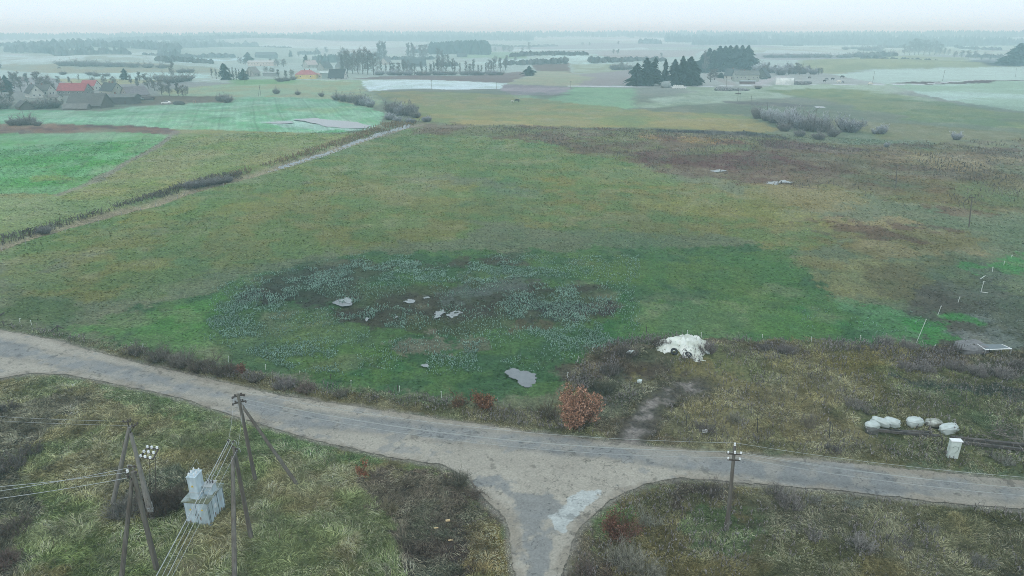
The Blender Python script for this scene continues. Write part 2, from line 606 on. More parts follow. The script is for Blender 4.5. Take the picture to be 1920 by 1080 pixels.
    F([(1660, 285), (1860, 300), (1900, 330), (1700, 310)], (132, 132, 112), 0.02, 0.05, 0.7, rgb2=(92, 100, 90), sc=0.12)
    F([(1420, 262), (1640, 280), (1600, 290), (1440, 276)], (96, 92, 84), 0.006, 0.02, 0.8)
    F([(1500, 220), (1700, 232), (1930, 250), (1930, 264), (1760, 264), (1660, 262)], (116, 132, 108), 0.006, 0.02, 0.8)
    F([(1380, 345), (1560, 352), (1660, 380), (1540, 395), (1400, 375)], (114, 124, 90), 0.02, 0.05, 0.8, rgb2=(130, 128, 100), sc=0.1)
    # right of the plot
    F([(1560, 412), (1700, 428), (1860, 470), (1700, 500), (1590, 480)], (138, 130, 102), 0.02, 0.09, 0.7, rgb2=(112, 112, 84), sc=0.1)
    F([(1560, 416), (1680, 430), (1760, 458), (1690, 455), (1590, 436)], (92, 84, 70), 0.02, 0.09, 0.6)
    F([(1460, 488), (1560, 496), (1560, 505), (1470, 500)], (96, 96, 76), 0.01, 0.04, 0.7)
    F([(1500, 490), (1680, 500), (1700, 560), (1560, 560)], (126, 128, 92), 0.03, 0.08, 0.6, rgb2=(90, 112, 76), sc=0.15)
    F([(1640, 505), (1800, 520), (1840, 560), (1720, 570), (1660, 530)], (92, 98, 84), 0.03, 0.08, 0.7)
    F([(1500, 560), (1700, 580), (1800, 600), (1760, 645), (1640, 640), (1520, 620)], (74, 124, 84), 0.02, 0.05, 0.8, rgb2=(88, 134, 96))
    F([(1800, 500), (1870, 490), (1930, 470), (1930, 510), (1880, 520), (1820, 520)], (62, 132, 72), 0.01, 0.02, 0.8)
    F([(1795, 540), (1850, 505), (1930, 520), (1930, 660), (1790, 655), (1765, 600)], (84, 92, 88), 0.02, 0.07, 0.85, rgb2=(104, 114, 104), sc=0.25)
    F([(1700, 600), (1795, 600), (1795, 655), (1730, 655)], (66, 130, 76), 0.015, 0.05, 0.8)
    F([(1790, 620), (1930, 610), (1930, 665), (1790, 665)], (112, 122, 118), 0.02, 0.05, 0.7, rgb2=(80, 86, 82), sc=0.3)
    # the plot
    F([(130, 618), (400, 542), (640, 478), (1425, 460), (1520, 520), (1640, 640), (1300, 640), (1130, 655), (1060, 700), (1040, 742), (900, 745), (760, 740), (560, 712), (400, 680)], (64, 100, 68), 0.012, 0.03, 0.92, rgb2=(78, 112, 72), sc=0.05)
    F([(160, 612), (400, 560), (420, 640), (360, 668), (260, 645)], (82, 128, 78), 0.03, 0.06, 0.8)
    F([(600, 488), (980, 476), (980, 500), (760, 510), (560, 540), (480, 560), (520, 520)], (80, 84, 62), 0.02, 0.06, 0.8, rgb2=(66, 92, 62), sc=0.08)
    F([(500, 520), (620, 500), (660, 530), (640, 590), (560, 580), (480, 560)], (70, 78, 58), 0.02, 0.06, 0.8)
    F([(640, 540), (960, 520), (1120, 540), (1160, 580), (1000, 610), (860, 640), (740, 625), (620, 590)], (78, 92, 74), 0.02, 0.05, 0.85, rgb2=(74, 78, 66), sc=0.1)
    F([(1000, 570), (1150, 566), (1160, 588), (1080, 602), (1000, 600)], (68, 66, 56), 0.01, 0.04, 0.9)
    F([(970, 608), (1040, 606), (1040, 620), (975, 622)], (94, 82, 62), 0.01, 0.03, 0.8)
    F([(860, 525), (1000, 520), (960, 560), (840, 600), (800, 560)], (98, 112, 106), 0.02, 0.06, 0.7)
    F([(740, 640), (880, 640), (900, 652), (780, 656)], (112, 112, 98), 0.01, 0.05, 0.8)
    F([(420, 600), (640, 630), (760, 690), (700, 720), (520, 690), (400, 660)], (64, 104, 68), 0.03, 0.06, 0.8, rgb2=(86, 118, 70), sc=0.1)
    F([(1100, 480), (1440, 470), (1540, 560), (1300, 540), (1100, 520)], (92, 120, 76), 0.03, 0.08, 0.8, rgb2=(78, 116, 74), sc=0.1)
    F([(1180, 560), (1500, 570), (1600, 630), (1300, 635), (1150, 640)], (66, 112, 72), 0.02, 0.05, 0.85, rgb2=(84, 122, 72), sc=0.1)
    # rough lot behind the white heap, verge
    F([(1060, 740), (1070, 700), (1130, 655), (1300, 640), (1640, 642), (1780, 658), (1930, 662), (1930, 895), (1700, 872), (1500, 855), (1333, 842), (1060, 812), (1020, 790)], (96, 98, 68), 0.008, 0.03, 0.95, rgb2=(112, 108, 74), sc=0.12)
    F([(1070, 700), (1130, 652), (1250, 635), (1340, 640), (1250, 690), (1180, 700), (1100, 730)], (92, 84, 74), 0.02, 0.05, 0.85, rgb2=(74, 74, 58), sc=0.15)
    F([(1100, 730), (1180, 700), (1200, 720), (1160, 780), (1100, 770)], (62, 78, 52), 0.02, 0.05, 0.85)
    F([(1340, 640), (1500, 645), (1500, 662), (1340, 660)], (92, 84, 72), 0.01, 0.04, 0.85)
    F([(1340, 665), (1640, 665), (1700, 720), (1500, 720), (1360, 700)], (112, 110, 68), 0.02, 0.06, 0.8, rgb2=(92, 106, 66), sc=0.15)
    F([(1280, 740), (1500, 740), (1640, 780), (1500, 830), (1300, 800)], (106, 104, 78), 0.02, 0.06, 0.8, rgb2=(124, 118, 84), sc=0.2)
    F([(1670, 705), (1720, 712), (1860, 715), (1930, 735), (1930, 750), (1820, 745), (1720, 730)], (50, 48, 44), 0.008, 0.03, 0.95, rgb2=(78, 84, 52), sc=0.3)
    F([(1640, 660), (1930, 665), (1930, 710), (1700, 690)], (92, 84, 74), 0.01, 0.04, 0.85, rgb2=(76, 80, 58), sc=0.2)
    F([(-100, 590), (110, 625), (260, 660), (400, 690), (560, 722), (760, 752), (900, 765), (1060, 780), (1060, 820), (806, 784), (560, 747), (244, 677), (0, 619), (-100, 600)], (98, 96, 68), 0.006, 0.03, 0.9, rgb2=(78, 92, 60), sc=0.2)
    F([(1130, 790), (1230, 790), (1260, 830), (1130, 826)], (126, 114, 96), 0.01, 0.04, 0.85, rgb2=(88, 80, 66), sc=0.3)
    # in front of the road, left
    F([(-400, 720), (0, 708), (115, 700), (344, 748), (560, 818), (827, 872), (915, 943), (965, 1080), (970, 1300), (-500, 1300)], (108, 106, 74), 0.006, 0.02, 1.0, rgb2=(92, 108, 70), sc=0.12)
    F([(100, 700), (344, 750), (560, 822), (720, 870), (640, 870), (440, 810), (300, 765), (100, 716)], (78, 108, 60), 0.01, 0.04, 0.85)
    F([(-60, 730), (70, 760), (90, 850), (40, 960), (-80, 1000)], (62, 64, 50), 0.03, 0.08, 0.8)
    F([(-80, 960), (40, 960), (30, 1080), (-80, 1080)], (66, 60, 48), 0.02, 0.08, 0.8)
    F([(210, 880), (340, 880), (350, 950), (230, 965)], (56, 48, 38), 0.02, 0.04, 0.8)
    F([(700, 900), (830, 880), (910, 950), (930, 1010), (850, 1090), (720, 1070), (740, 990)], (70, 62, 46), 0.02, 0.08, 0.9, rgb2=(52, 46, 38), sc=0.25)
    F([(900, 960), (945, 980), (958, 1080), (900, 1080), (880, 1010)], (108, 98, 62), 0.015, 0.05, 0.8)
    F([(820, 868), (880, 895), (945, 970), (930, 980), (860, 910), (790, 885)], (78, 66, 50), 0.008, 0.03, 0.9)
    # in front of the road, right
    F([(1054, 1300), (1054, 1080), (1071, 1025), (1090, 986), (1160, 928), (1245, 901), (1353, 902), (1480, 913), (1740, 940), (2100, 975), (2200, 1300)], (84, 88, 60), 0.004, 0.02, 1.0, rgb2=(102, 98, 68), sc=0.15)
    F([(1100, 1000), (1150, 950), (1180, 945), (1150, 990), (1110, 1030)], (78, 108, 52), 0.01, 0.04, 0.85)
    F([(1060, 1090), (1080, 1030), (1100, 1010), (1140, 1060), (1130, 1100)], (74, 66, 58), 0.01, 0.05, 0.85)
    F([(1270, 905), (1370, 905), (1365, 935), (1280, 930)], (68, 60, 48), 0.01, 0.05, 0.85)
    F([(1340, 970), (1440, 970), (1420, 1030), (1300, 1040)], (74, 102, 62), 0.02, 0.06, 0.8)
    F([(1430, 920), (1600, 930), (1560, 990), (1440, 985)], (76, 80, 70), 0.02, 0.08, 0.7)
    return L


print("layers")
LAYERS = field_layers()
SOWN = [gp([(0, 204), (190, 207), (330, 196), (520, 182), (620, 186), (680, 200), (722, 213), (716, 228), (600, 250), (470, 246), (340, 243), (150, 233), (0, 232)]),
        gp([(-200, 255), (60, 250), (230, 248), (322, 253), (300, 268), (240, 300), (190, 335), (140, 356), (105, 364), (-200, 372)])]
TRACK = gp([(1180, 832), (1196, 800), (1215, 778), (1225, 760), (1245, 744), (1275, 733), (1305, 725)])
BANK = gp([(330, 246), (292, 278), (232, 308), (170, 343), (110, 366)])
FARROADS = [(gp([(1070, 161.5), (1190, 162.5), (1310, 162), (1400, 160), (1500, 158), (1640, 159), (1740, 157.5), (1925, 152.5)]), 2.6, (190, 200, 196)),
            (gp([(285, 158), (330, 155), (380, 151), (420, 149), (440, 149)]), 2.6, (178, 196, 192)),
            (gp([(553, 149), (600, 150), (640, 152), (690, 152)]), 2.0, (178, 200, 186)),
            (gp([(1330, 140), (1350, 150), (1375, 160)]), 5.0, (160, 170, 165)),
            (gp([(1470, 143), (1440, 150), (1420, 158)]), 7.0, (170, 178, 176))]
OASPH = np.array([0.16, 0.17, 0.17])


def paint(x, y):
    x = np.asarray(x, float)
    y = np.asarray(y, float)
    r = np.hypot(x, y)
    n = len(x)
    # far patchwork of strips and fields
    near = np.array([0.105, 0.125, 0.060])
    c = np.repeat(near[None], n, 0)
    fbg = r > 430
    if np.any(fbg):
        xf, yf, rf = x[fbg], y[fbg], r[fbg]
        wx = xf + (fbm(xf, yf, 240, 40, 2) - 0.5) * 180
        wy = yf + (fbm(xf, yf, 240, 41, 2) - 0.5) * 180
        best = np.full(len(xf), 1e18)
        cell = np.zeros(len(xf))
        S = 210.0
        gx, gy = np.floor(wx / (S * 1.9)), np.floor(wy / S)
        for i in (-1, 0, 1):
            for j in (-1, 0, 1):
                a, b = gx + i, gy + j
                px = (a + vnoise(a + 0.5, b + 900.5, 51)) * S * 1.9
                py = (b + vnoise(a + 300.5, b + 0.5, 52)) * S
                d = ((wx - px) / 1.9) ** 2 + (wy - py) ** 2
                m = d < best
                best[m] = d[m]
                cell[m] = vnoise(a[m] + 0.01, b[m] + 0.01, 53)
        pal = np.array([(0.27, 0.34, 0.27), (0.20, 0.25, 0.17), (0.25, 0.26, 0.21), (0.18, 0.23, 0.16), (0.34, 0.40, 0.34),
                        (0.20, 0.19, 0.17), (0.26, 0.31, 0.23), (0.30, 0.31, 0.26)])
        q = pal[(cell * 7.99).astype(int)] * (0.8 + 0.4 * fbm(xf, yf * 2.2, 60, 44, 4, 0.6))[:, None]
        k = sstep(430, 700, rf)[:, None]
        c[fbg] = c[fbg] * (1 - k) + q * k
    # straw and green drifts through every grass field
    d1 = fbm(x, y, 30, 60, 4)[:, None]
    d2 = fbm(x, y, 7, 61, 4, 0.6)[:, None]
    lim = 60 + r * 0.35
    for W, rgb, soft, rag, amt, rgb2, sc, rc in LAYERS:
        mn, mx = W.min(0), W.max(0)
        mg = rc * (rag + soft) * 1.5 + 2
        m = (x > mn[0] - mg) & (x < mx[0] + mg) & (y > mn[1] - mg) & (y < mx[1] + mg)
        if not np.any(m):
            continue
        xs, ys, rs = x[m], y[m], r[m]
        s = sdist(W, xs, ys)
        if rag:
            if rc < 300:
                s = s + (fbm(xs, ys, max(2.0, rc * rag * 1.6), 70, 6, 0.76) - 0.5) * rs * rag * 3.4
            else:
                s = s + (fbm(xs, ys, max(2.0, rc * rag * 1.6), 70, 4, 0.62) - 0.5) * rs * rag * 2.6
        wd = np.maximum(rs * soft * (0.45 if rc < 300 else 1.0), 0.3)
        k = (1 - sstep(-wd, wd, s)) * amt
        col = np.repeat(rgb[None], len(xs), 0)
        if rgb2 is not None:
            t = sstep(0.42, 0.6, fbm(xs, ys, max(4.0, rc * sc), 80, 4, 0.6))[:, None]
            col = col * (1 - t) + rgb2[None] * t
        c[m] = c[m] * (1 - k[:, None]) + col * k[:, None]
    m = r < 520
    straw = np.array([0.215, 0.205, 0.115])
    green = np.array([0.055, 0.125, 0.055])
    t = (sstep(0.52, 0.72, d1) * 0.20 + sstep(0.55, 0.75, d2) * 0.28) * m[:, None]
    u = (sstep(0.48, 0.28, d1) * 0.25 + sstep(0.45, 0.25, d2) * 0.25) * m[:, None]
    c = c * (1 - t) + straw * t
    c = c * (1 - u) + green * u
    # tramlines and drill rows in the sown fields and plough land
    m = (x < -30) & (r > 180) & (r < 520)
    if np.any(m):
        xs, ys = x[m], y[m]
        ins = (sdist(SOWN[0], xs, ys) < -1.5) | (sdist(SOWN[1], xs, ys) < -1.5)
        q = (xs * 0.93 + ys * 0.36 + (fbm(xs, ys, 60, 97, 2) - 0.5) * 6)
        tram = (np.abs((q / 15.0) % 1.0 - 0.5) < 0.035) * 0.16 + 0.06 * np.sin(q * 1.9) + (np.abs((q / 15.0 + 0.12) % 1.0 - 0.5) < 0.035) * 0.16
        c[m] = c[m] * (1 - tram * ins)[:, None]
    # line features
    nn = r < 260
    if np.any(nn):
        xs, ys = x[nn], y[nn]
        cc = c[nn]
        td = ldist(TRACK, xs, ys) + (fbm(xs, ys, 2.2, 90, 4, 0.6) - 0.5) * 3.2
        k = (1 - sstep(0.6, 3.6, td))[:, None] * 0.85
        cc = cc * (1 - k) + np.array([0.055, 0.05, 0.04]) * k
        k = (1 - sstep(0.2, 1.7, td))[:, None] * (0.1 + 0.9 * sstep(0.35, 0.6, fbm(xs, ys, 1.3, 92, 3)))[:, None]
        cc = cc * (1 - k) + np.array([0.20, 0.175, 0.145]) * k
        rd = sdist(ROAD, xs, ys) + (fbm(xs, ys, 1.2, 93, 3) - 0.5) * 1.0
        k = (1 - sstep(0.0, 0.9, rd))[:, None] * 0.8
        cc = cc * (1 - k) + np.array([0.20, 0.18, 0.14]) * k
        c[nn] = cc
    m = (r > 120) & (r < 520) & (x < 40)
    if np.any(m):
        xs, ys, rs = x[m], y[m], r[m]
        cc = c[m]
        dd = ldist(DITCH, xs, ys)
        sgn = fbm(xs, ys, 9, 96, 4, 0.6)
        k = (1 - sstep(1.8, 4.2, dd + (sgn - 0.5) * 4))[:, None] * 0.9
        bank = np.array([0.20, 0.165, 0.10]) * (0.5 + sgn[:, None])
        cc = cc * (1 - k) + bank * k
        bd = ldist(BANK, xs, ys) + (sgn - 0.5) * 2
        k = (1 - sstep(0.7, 2.0, bd))[:, None] * 0.85
        cc = cc * (1 - k) + np.array([0.17, 0.15, 0.10]) * k
        c[m] = cc
    for line, w, rgb in FARROADS:
        mn, mx = line.min(0), line.max(0)
        m = (x > mn[0] - 9) & (x < mx[0] + 9) & (y > mn[1] - 9) & (y < mx[1] + 9)
        if np.any(m):
            k = (1 - sstep(w * 0.6, w * 1.1, ldist(line, x[m], y[m])))[:, None]
            c[m] = c[m] * (1 - k) + alb(rgb, float(np.hypot(*line.mean(0)))) * k
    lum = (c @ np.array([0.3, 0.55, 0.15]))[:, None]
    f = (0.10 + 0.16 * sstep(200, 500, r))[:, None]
    k = sstep(110, 380, r)[:, None]  # ground colour lifted towards blue with distance, painting in extra haze
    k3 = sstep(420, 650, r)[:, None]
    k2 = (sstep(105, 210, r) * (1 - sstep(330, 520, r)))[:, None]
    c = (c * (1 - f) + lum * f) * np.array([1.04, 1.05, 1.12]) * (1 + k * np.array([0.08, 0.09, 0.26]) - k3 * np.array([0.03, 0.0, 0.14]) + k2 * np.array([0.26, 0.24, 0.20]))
    return np.clip(c, 0.012, 0.65)


def ground_sheet():
    az = np.radians(np.concatenate([np.linspace(-180, -48, 34)[:-1], np.linspace(-48, -41, 12)[:-1],
                                    np.arange(-41, 41, 0.072), np.linspace(41, 48, 12)[1:], np.linspace(48, 180, 34)[1:]]))
    rr = [2, 8, 15, 22, 28, 33, 36]
    dep = math.degrees(math.atan(CAMZ / 38.0))
    while True:
        r0 = CAMZ / math.tan(math.radians(dep))
        if r0 > 330:
            break
        rr.append(r0)
        dep -= 0.105
    while rr[-1] < 5300:
        rr.append(rr[-1] * 1.0115)
    rr = np.array(rr)
    A, R = np.meshgrid(az, rr)
    x, y = (R * np.sin(A)).ravel(), (R * np.cos(A)).ravel()
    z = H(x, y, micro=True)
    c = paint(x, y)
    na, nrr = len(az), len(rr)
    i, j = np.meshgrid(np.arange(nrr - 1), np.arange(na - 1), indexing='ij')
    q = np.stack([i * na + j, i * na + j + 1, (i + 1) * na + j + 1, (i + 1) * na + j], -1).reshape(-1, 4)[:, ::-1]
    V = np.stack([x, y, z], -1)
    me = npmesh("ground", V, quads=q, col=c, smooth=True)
    print("ground verts", len(V))
    m = bpy.data.materials.new("turf_and_soil")
    m.use_nodes = True
    nt = m.node_tree
    b = nt.nodes['Principled BSDF']
    b.inputs['Roughness'].default_value = 0.95
    b.inputs['Specular IOR Level'].default_value = 0.15
    at = nt.nodes.new('ShaderNodeAttribute')
    at.attribute_name = 'tint'
    tc = nt.nodes.new('ShaderNodeTexCoord')

    def noise(scale, detail, rough, lo, hi, mul=(1, 1, 1)):
        mp = nt.nodes.new('ShaderNodeMapping')
        mp.inputs['Scale'].default_value = mul
        nt.links.new(tc.outputs['Object'], mp.inputs[0])
        nz = nt.nodes.new('ShaderNodeTexNoise')
        nz.inputs['Scale'].default_value = scale
        nz.inputs['Detail'].default_value = detail
        nz.inputs['Roughness'].default_value = rough
        nt.links.new(mp.outputs[0], nz.inputs['Vector'])
        mr = nt.nodes.new('ShaderNodeMapRange')
        mr.inputs[1].default_value = 0.3
        mr.inputs[2].default_value = 0.7
        mr.inputs[3].default_value = lo
        mr.inputs[4].default_value = hi
        nt.links.new(nz.outputs[0], mr.inputs[0])
        return nz, mr
    n1, m1 = noise(2.2, 6, 0.75, 0.35, 1.65)
    n2, m2 = noise(0.35, 5, 0.6, 0.82, 1.18, (1, 1.6, 1))
    n3, m3 = noise(0.05, 4, 0.6, 0.90, 1.10)
    mu = nt.nodes.new('ShaderNodeMath')
    mu.operation = 'MULTIPLY'
    nt.links.new(m1.outputs[0], mu.inputs[0])
    nt.links.new(m2.outputs[0], mu.inputs[1])
    mu2 = nt.nodes.new('ShaderNodeMath')
    mu2.operation = 'MULTIPLY'
    nt.links.new(mu.outputs[0], mu2.inputs[0])
    nt.links.new(m3.outputs[0], mu2.inputs[1])
    vm = nt.nodes.new('ShaderNodeVectorMath')
    vm.operation = 'SCALE'
    nt.links.new(at.outputs['Color'], vm.inputs[0])
    nt.links.new(mu2.outputs[0], vm.inputs['Scale'])
    nt.links.new(vm.outputs[0], b.inputs['Base Color'])
    bp = nt.nodes.new('ShaderNodeBump')
    bp.inputs['Strength'].default_value = 0.7
    bp.inputs['Distance'].default_value = 0.25
    nt.links.new(n1.outputs[0], bp.inputs['Height'])
    nt.links.new(bp.outputs[0], b.inputs['Normal'])
    me.materials.append(m)
    return tag(link(bpy.data.objects.new("ground", me)), kind='structure')


print("ground")
ground_sheet()


# ------------------------------------------------------------------ road, patches, water: sheets just over the ground
def sheet(name, W, step, colf, m, dz=0.05, rag=0.0, ragsc=1.0, follow=False):
    mn, mx = W.min(0) - 1, W.max(0) + 1
    xs, ys = np.arange(mn[0], mx[0], step), np.arange(mn[1], mx[1], step)
    X, Y = np.meshgrid(xs, ys)
    x, y = X.ravel(), Y.ravel()
    s = sdist(W, x, y)
    if rag:
        s = s + (fbm(x, y, ragsc, 120, 4, 0.6) - 0.5) * rag * 2
    ny, nx = X.shape
    i, j = np.meshgrid(np.arange(ny - 1), np.arange(nx - 1), indexing='ij')
    q = np.stack([i * nx + j, i * nx + j + 1, (i + 1) * nx + j + 1, (i + 1) * nx + j], -1).reshape(-1, 4)
    q = q[(s[q] < 0).all(1)]
    used, inv = np.unique(q.ravel(), return_inverse=True)
    x, y = x[used], y[used]
    z = (H(x, y) if follow is True else np.full(len(x), float(follow))) + dz
    me = npmesh(name, np.stack([x, y, z], -1), quads=inv.reshape(-1, 4), col=colf(x, y) if colf else None, smooth=True)
    me.materials.append(m)
    return link(bpy.data.objects.new(name, me))


ASPH = poly_flat([(-260, 596), (0, 640), (150, 672), (300, 705), (440, 738), (560, 768), (700, 785), (850, 797), (1000, 817), (1150, 836),
                  (1333, 857), (1500, 868), (1700, 886), (1920, 910), (2300, 955), (2300, 985), (1920, 944), (1740, 930), (1590, 914), (1480, 903),
                  (1353, 888), (1200, 868), (1050, 850), (940, 838), (800, 828), (690, 818), (560, 797), (420, 752), (300, 726), (150, 690), (0, 664), (-260, 640)])
ASPH2 = poly_flat([(905, 905), (950, 895), (985, 915), (1040, 900), (1060, 930), (1030, 990), (1030, 1080), (1030, 1500), (978, 1500), (976, 1080), (985, 1000), (950, 950)])
PATCH = poly_flat([(1071, 928), (1107, 923), (1127, 921), (1124, 930), (1083, 964), (1059, 998), (1040, 993), (1033, 970), (1050, 958)])
GRIT = poly_flat([(560, 742), (700, 768), (560, 765), (400, 726), (240, 690), (0, 640), (0, 619), (240, 676), (400, 710)])


def road_paint(x, y):
    n = len(x)
    sand = np.array([0.32, 0.296, 0.248])
    asp = np.array([0.205, 0.210, 0.205])
    c = np.repeat(sand[None], n, 0) * (0.86 + 0.28 * fbm(x, y, 3.0, 131, 4, 0.6))[:, None]
    big = fbm(x, y, 5.0, 130, 5, 0.65) - 0.5
    s1 = sdist(ASPH, x, y) + big * 3.4
    k = (1 - sstep(-0.7, 0.5, s1))[:, None] * (0.55 + 0.45 * sstep(0.35, 0.55, fbm(x, y, 2.2, 133, 4, 0.6)))[:, None]
    aspc = asp[None] * (0.90 + 0.2 * fbm(x, y, 0.8, 134, 3))[:, None]
    c = c * (1 - k) + aspc * k
    s2 = sdist(ASPH2, x, y) + big * 9 + (fbm(x, y, 1.3, 151, 4, 0.6) - 0.5) * 2.5
    k = (1 - sstep(-0.5, 0.4, s2))[:, None] * 0.85
    c = c * (1 - k) + aspc * 0.92 * k
    rgt = sstep(15, 32, x)[:, None]
    c = c * (1 - rgt * 0.14 * k * 0 - rgt * 0.12)
    # wheel lanes: dust lies between them, darker where tyres run
    sd = ldist(poly_flat([(0, 652), (300, 716), (560, 782), (800, 812), (1050, 834), (1353, 872), (1740, 908), (2300, 968)]), x, y)
    lane = np.exp(-((sd - 1.5) / 0.45) ** 2)[:, None] * 0.16
    c = c * (1 - lane)
    # isolated bare asphalt islands in the junction
    isl = sstep(0.60, 0.68, fbm(x, y, 2.6, 137, 5, 0.65))[:, None] * 0.6
    c = c * (1 - isl) + aspc * isl
    s3 = sdist(PATCH, x, y) + (fbm(x, y, 1.1, 138, 4, 0.65) - 0.5) * 1.8
    k = (1 - sstep(-0.1, 0.12, s3))[:, None]
    c = c * (1 - k) + np.array([0.38, 0.40, 0.385]) * (0.85 + 0.3 * fbm(x, y, 0.35, 139, 3))[:, None] * k
    # mud along the edges
    e = sdist(ROAD, x, y)
    k = sstep(-0.9, 0.0, e + (fbm(x, y, 2.2, 140, 4, 0.6) - 0.5) * 3.0)[:, None] * 0.5
    c = c * (1 - k) + np.array([0.20, 0.17, 0.13]) * k
    # cracks: narrow ridges of a warped noise
    cr = np.abs(fbm(x, y, 2.4, 141, 4, 0.55) - 0.5)
    k = (1 - sstep(0.0, 0.011, cr))[:, None] * 0.5 * sstep(0.42, 0.58, fbm(x, y, 9, 142, 2))[:, None]
    c = c * (1 - k)
    # dark fallen leaves and clods
    sp_ = sstep(0.73, 0.80, fbm(x, y, 0.35, 143, 3, 0.7))[:, None] * 0.45
    pot = sstep(0.70, 0.74, fbm(x, y, 1.1, 144, 4, 0.6))[:, None] * 0.35
    grit = (0.86 + 0.28 * vnoise(x * 9.0, y * 9.0, 145))[:, None] * (0.93 + 0.14 * fbm(x, y, 0.5, 146, 2))[:, None]
    return np.clip(c * (1 - sp_) * (1 - pot) * grit, 0.02, 0.6)


print("road")
m_road = mat("worn_asphalt", attr=True, rough=0.85, noise=0.16, scale=5.0, bump=0.03)
tag(sheet("road", ROAD[(np.abs(ROAD[:, 0]) < 400)], 0.085, road_paint, m_road, dz=0.04, rag=0.28, ragsc=1.3, follow=0.0), kind='structure')


def water_mat(name, rgb, rough=0.25, noise=0.1, spec=0.5):
    return mat(name, rgb, rough=rough, noise=noise, scale=1.2, spec=spec, bump=0.004)


m_water = water_mat("puddle_water", (0.15, 0.165, 0.17), 0.22)
m_ice = water_mat("thin_ice", (0.24, 0.265, 0.27), 0.35, 0.3)


def lvl(W, dz):
    c = W.mean(0)
    return float(H(np.array([c[0]]), np.array([c[1]]))[0]) + dz


def pool(px, m, rag, step, dz=0.22, ragsc=1.5, name="puddle"):
    W = gp(px)
    o = sheet(name, W, step, None, m, dz=0.0, rag=rag, ragsc=ragsc, follow=lvl(W, dz))
    return tag(o, kind='structure')


pool([(944, 700), (966, 693), (990, 696), (1004, 703), (1006, 716), (1000, 727), (986, 727), (966, 718)], m_water, 0.8, 0.10, ragsc=1.0)
pool([(620, 571), (634, 563), (652, 560), (663, 567), (660, 575), (640, 578)], m_water, 0.5, 0.15)
pool([(632, 566), (652, 559), (663, 566), (655, 571)], m_ice, 0.5, 0.15, dz=0.24)
pool([(757, 568), (766, 562), (780, 565), (776, 571), (762, 572)], m_ice, 0.5, 0.15)
pool([(792, 560), (806, 556), (808, 561), (796, 563)], m_ice, 0.5, 0.15)
pool([(808, 590), (822, 584), (834, 583), (830, 596), (814, 600)], m_ice, 1.2, 0.15)
pool([(838, 592), (852, 584), (866, 586), (862, 596), (846, 601)], m_ice, 1.0, 0.15)
pool([(738, 596), (745, 590), (750, 596), (742, 600)], m_ice, 0.4, 0.15)
pool([(682, 602), (688, 596), (694, 600), (688, 606)], m_ice, 0.4, 0.15)
pool([(786, 688), (800, 683), (812, 689), (798, 693)], m_ice, 0.8, 0.12)
pool([(548, 225), (590, 222), (625, 227), (670, 230), (698, 236), (685, 241), (640, 241), (605, 236), (572, 229)], water_mat("flood_water", (0.27, 0.28, 0.29), 0.35), 2.5, 0.6, dz=0.30, ragsc=8, name="flooded_hollow")
pool([(496, 231), (520, 228), (545, 229), (550, 232), (525, 233)], m_ice, 1.5, 0.6, dz=0.25, ragsc=8, name="flooded_hollow")
pool([(1438, 341), (1470, 338), (1490, 344), (1440, 347)], m_ice, 2.5, 0.4, dz=0.2, ragsc=5)
pool([(1325, 320), (1350, 317), (1362, 322), (1340, 325)], m_ice, 1.5, 0.4, dz=0.2, ragsc=5)
pool([(1524, 199), (1545, 200), (1552, 203), (1530, 203)], m_ice, 1.5, 0.6, dz=0.2, ragsc=5)
# water in the ditch
WD = gp([(772, 234), (762, 233), (738, 241), (712, 248), (690, 256), (650, 270), (600, 289), (540, 307), (500, 320), (500, 324),
         (545, 313), (605, 295), (655, 277), (695, 262), (720, 253), (745, 247), (768, 240)])
tag(sheet("ditch_water", WD, 0.5, None, m_water if False else water_mat("stream_water", (0.26, 0.29, 0.31), 0.3), dz=0.06, rag=1.0, ragsc=7, follow=True), kind='structure')

# ------------------------------------------------------------------ the misty air
hb = MB()
hb.box((0, 0, 23.5), (11000, 11000, 87.0))
mz = bpy.data.materials.new("mist")
mz.use_nodes = True
mz.node_tree.nodes.clear()
mo = mz.node_tree.nodes.new("ShaderNodeOutputMaterial")
pv = mz.node_tree.nodes.new("ShaderNodeVolumePrincipled")
pv.inputs['Color'].default_value = (0.62, 0.92, 1.0, 1)
pv.inputs['Absorption Color'].default_value = (1, 1, 1, 1)
pv.inputs['Density'].default_value = SIGMA
pv.inputs['Anisotropy'].default_value = 0.2
mz.node_tree.links.new(pv.outputs[0], mo.inputs['Volume'])
haze = hb.obj("haze", mz)
tag(haze, kind='stuff')

# ------------------------------------------------------------------ vegetation: ribbons, blades, bushes, trees
def ribbons(P, Wd, rng, col=None):
    """N strands of K points, half widths (N,K) -> verts, quads (and colours)"""
    N, K, _ = P.shape
    T = P[:, -1] - P[:, 0]
    S = np.cross(T, rng.normal(size=(N, 3)))
    S /= np.linalg.norm(S, axis=1, keepdims=True) + 1e-9
    V = np.stack([P - S[:, None] * Wd[..., None], P + S[:, None] * Wd[..., None]], 2)   # N,K,2,3
    base = (np.arange(N) * K * 2)[:, None]
    k = np.arange(K - 1) * 2
    q = np.stack([base + k, base + k + 1, base + k + 3, base + k + 2], -1).reshape(-1, 4)
    c = None if col is None else np.repeat(col, K * 2, 0)
    return V.reshape(-1, 3), q, c


def cat_(parts):
    V, Q, C, n = [], [], [], 0
    for v, q, c in parts:
        V.append(v)
        Q.append(q + n)
        if c is not None:
            C.append(c)
        n += len(v)
    return np.concatenate(V), np.concatenate(Q), (np.concatenate(C) if C else None)


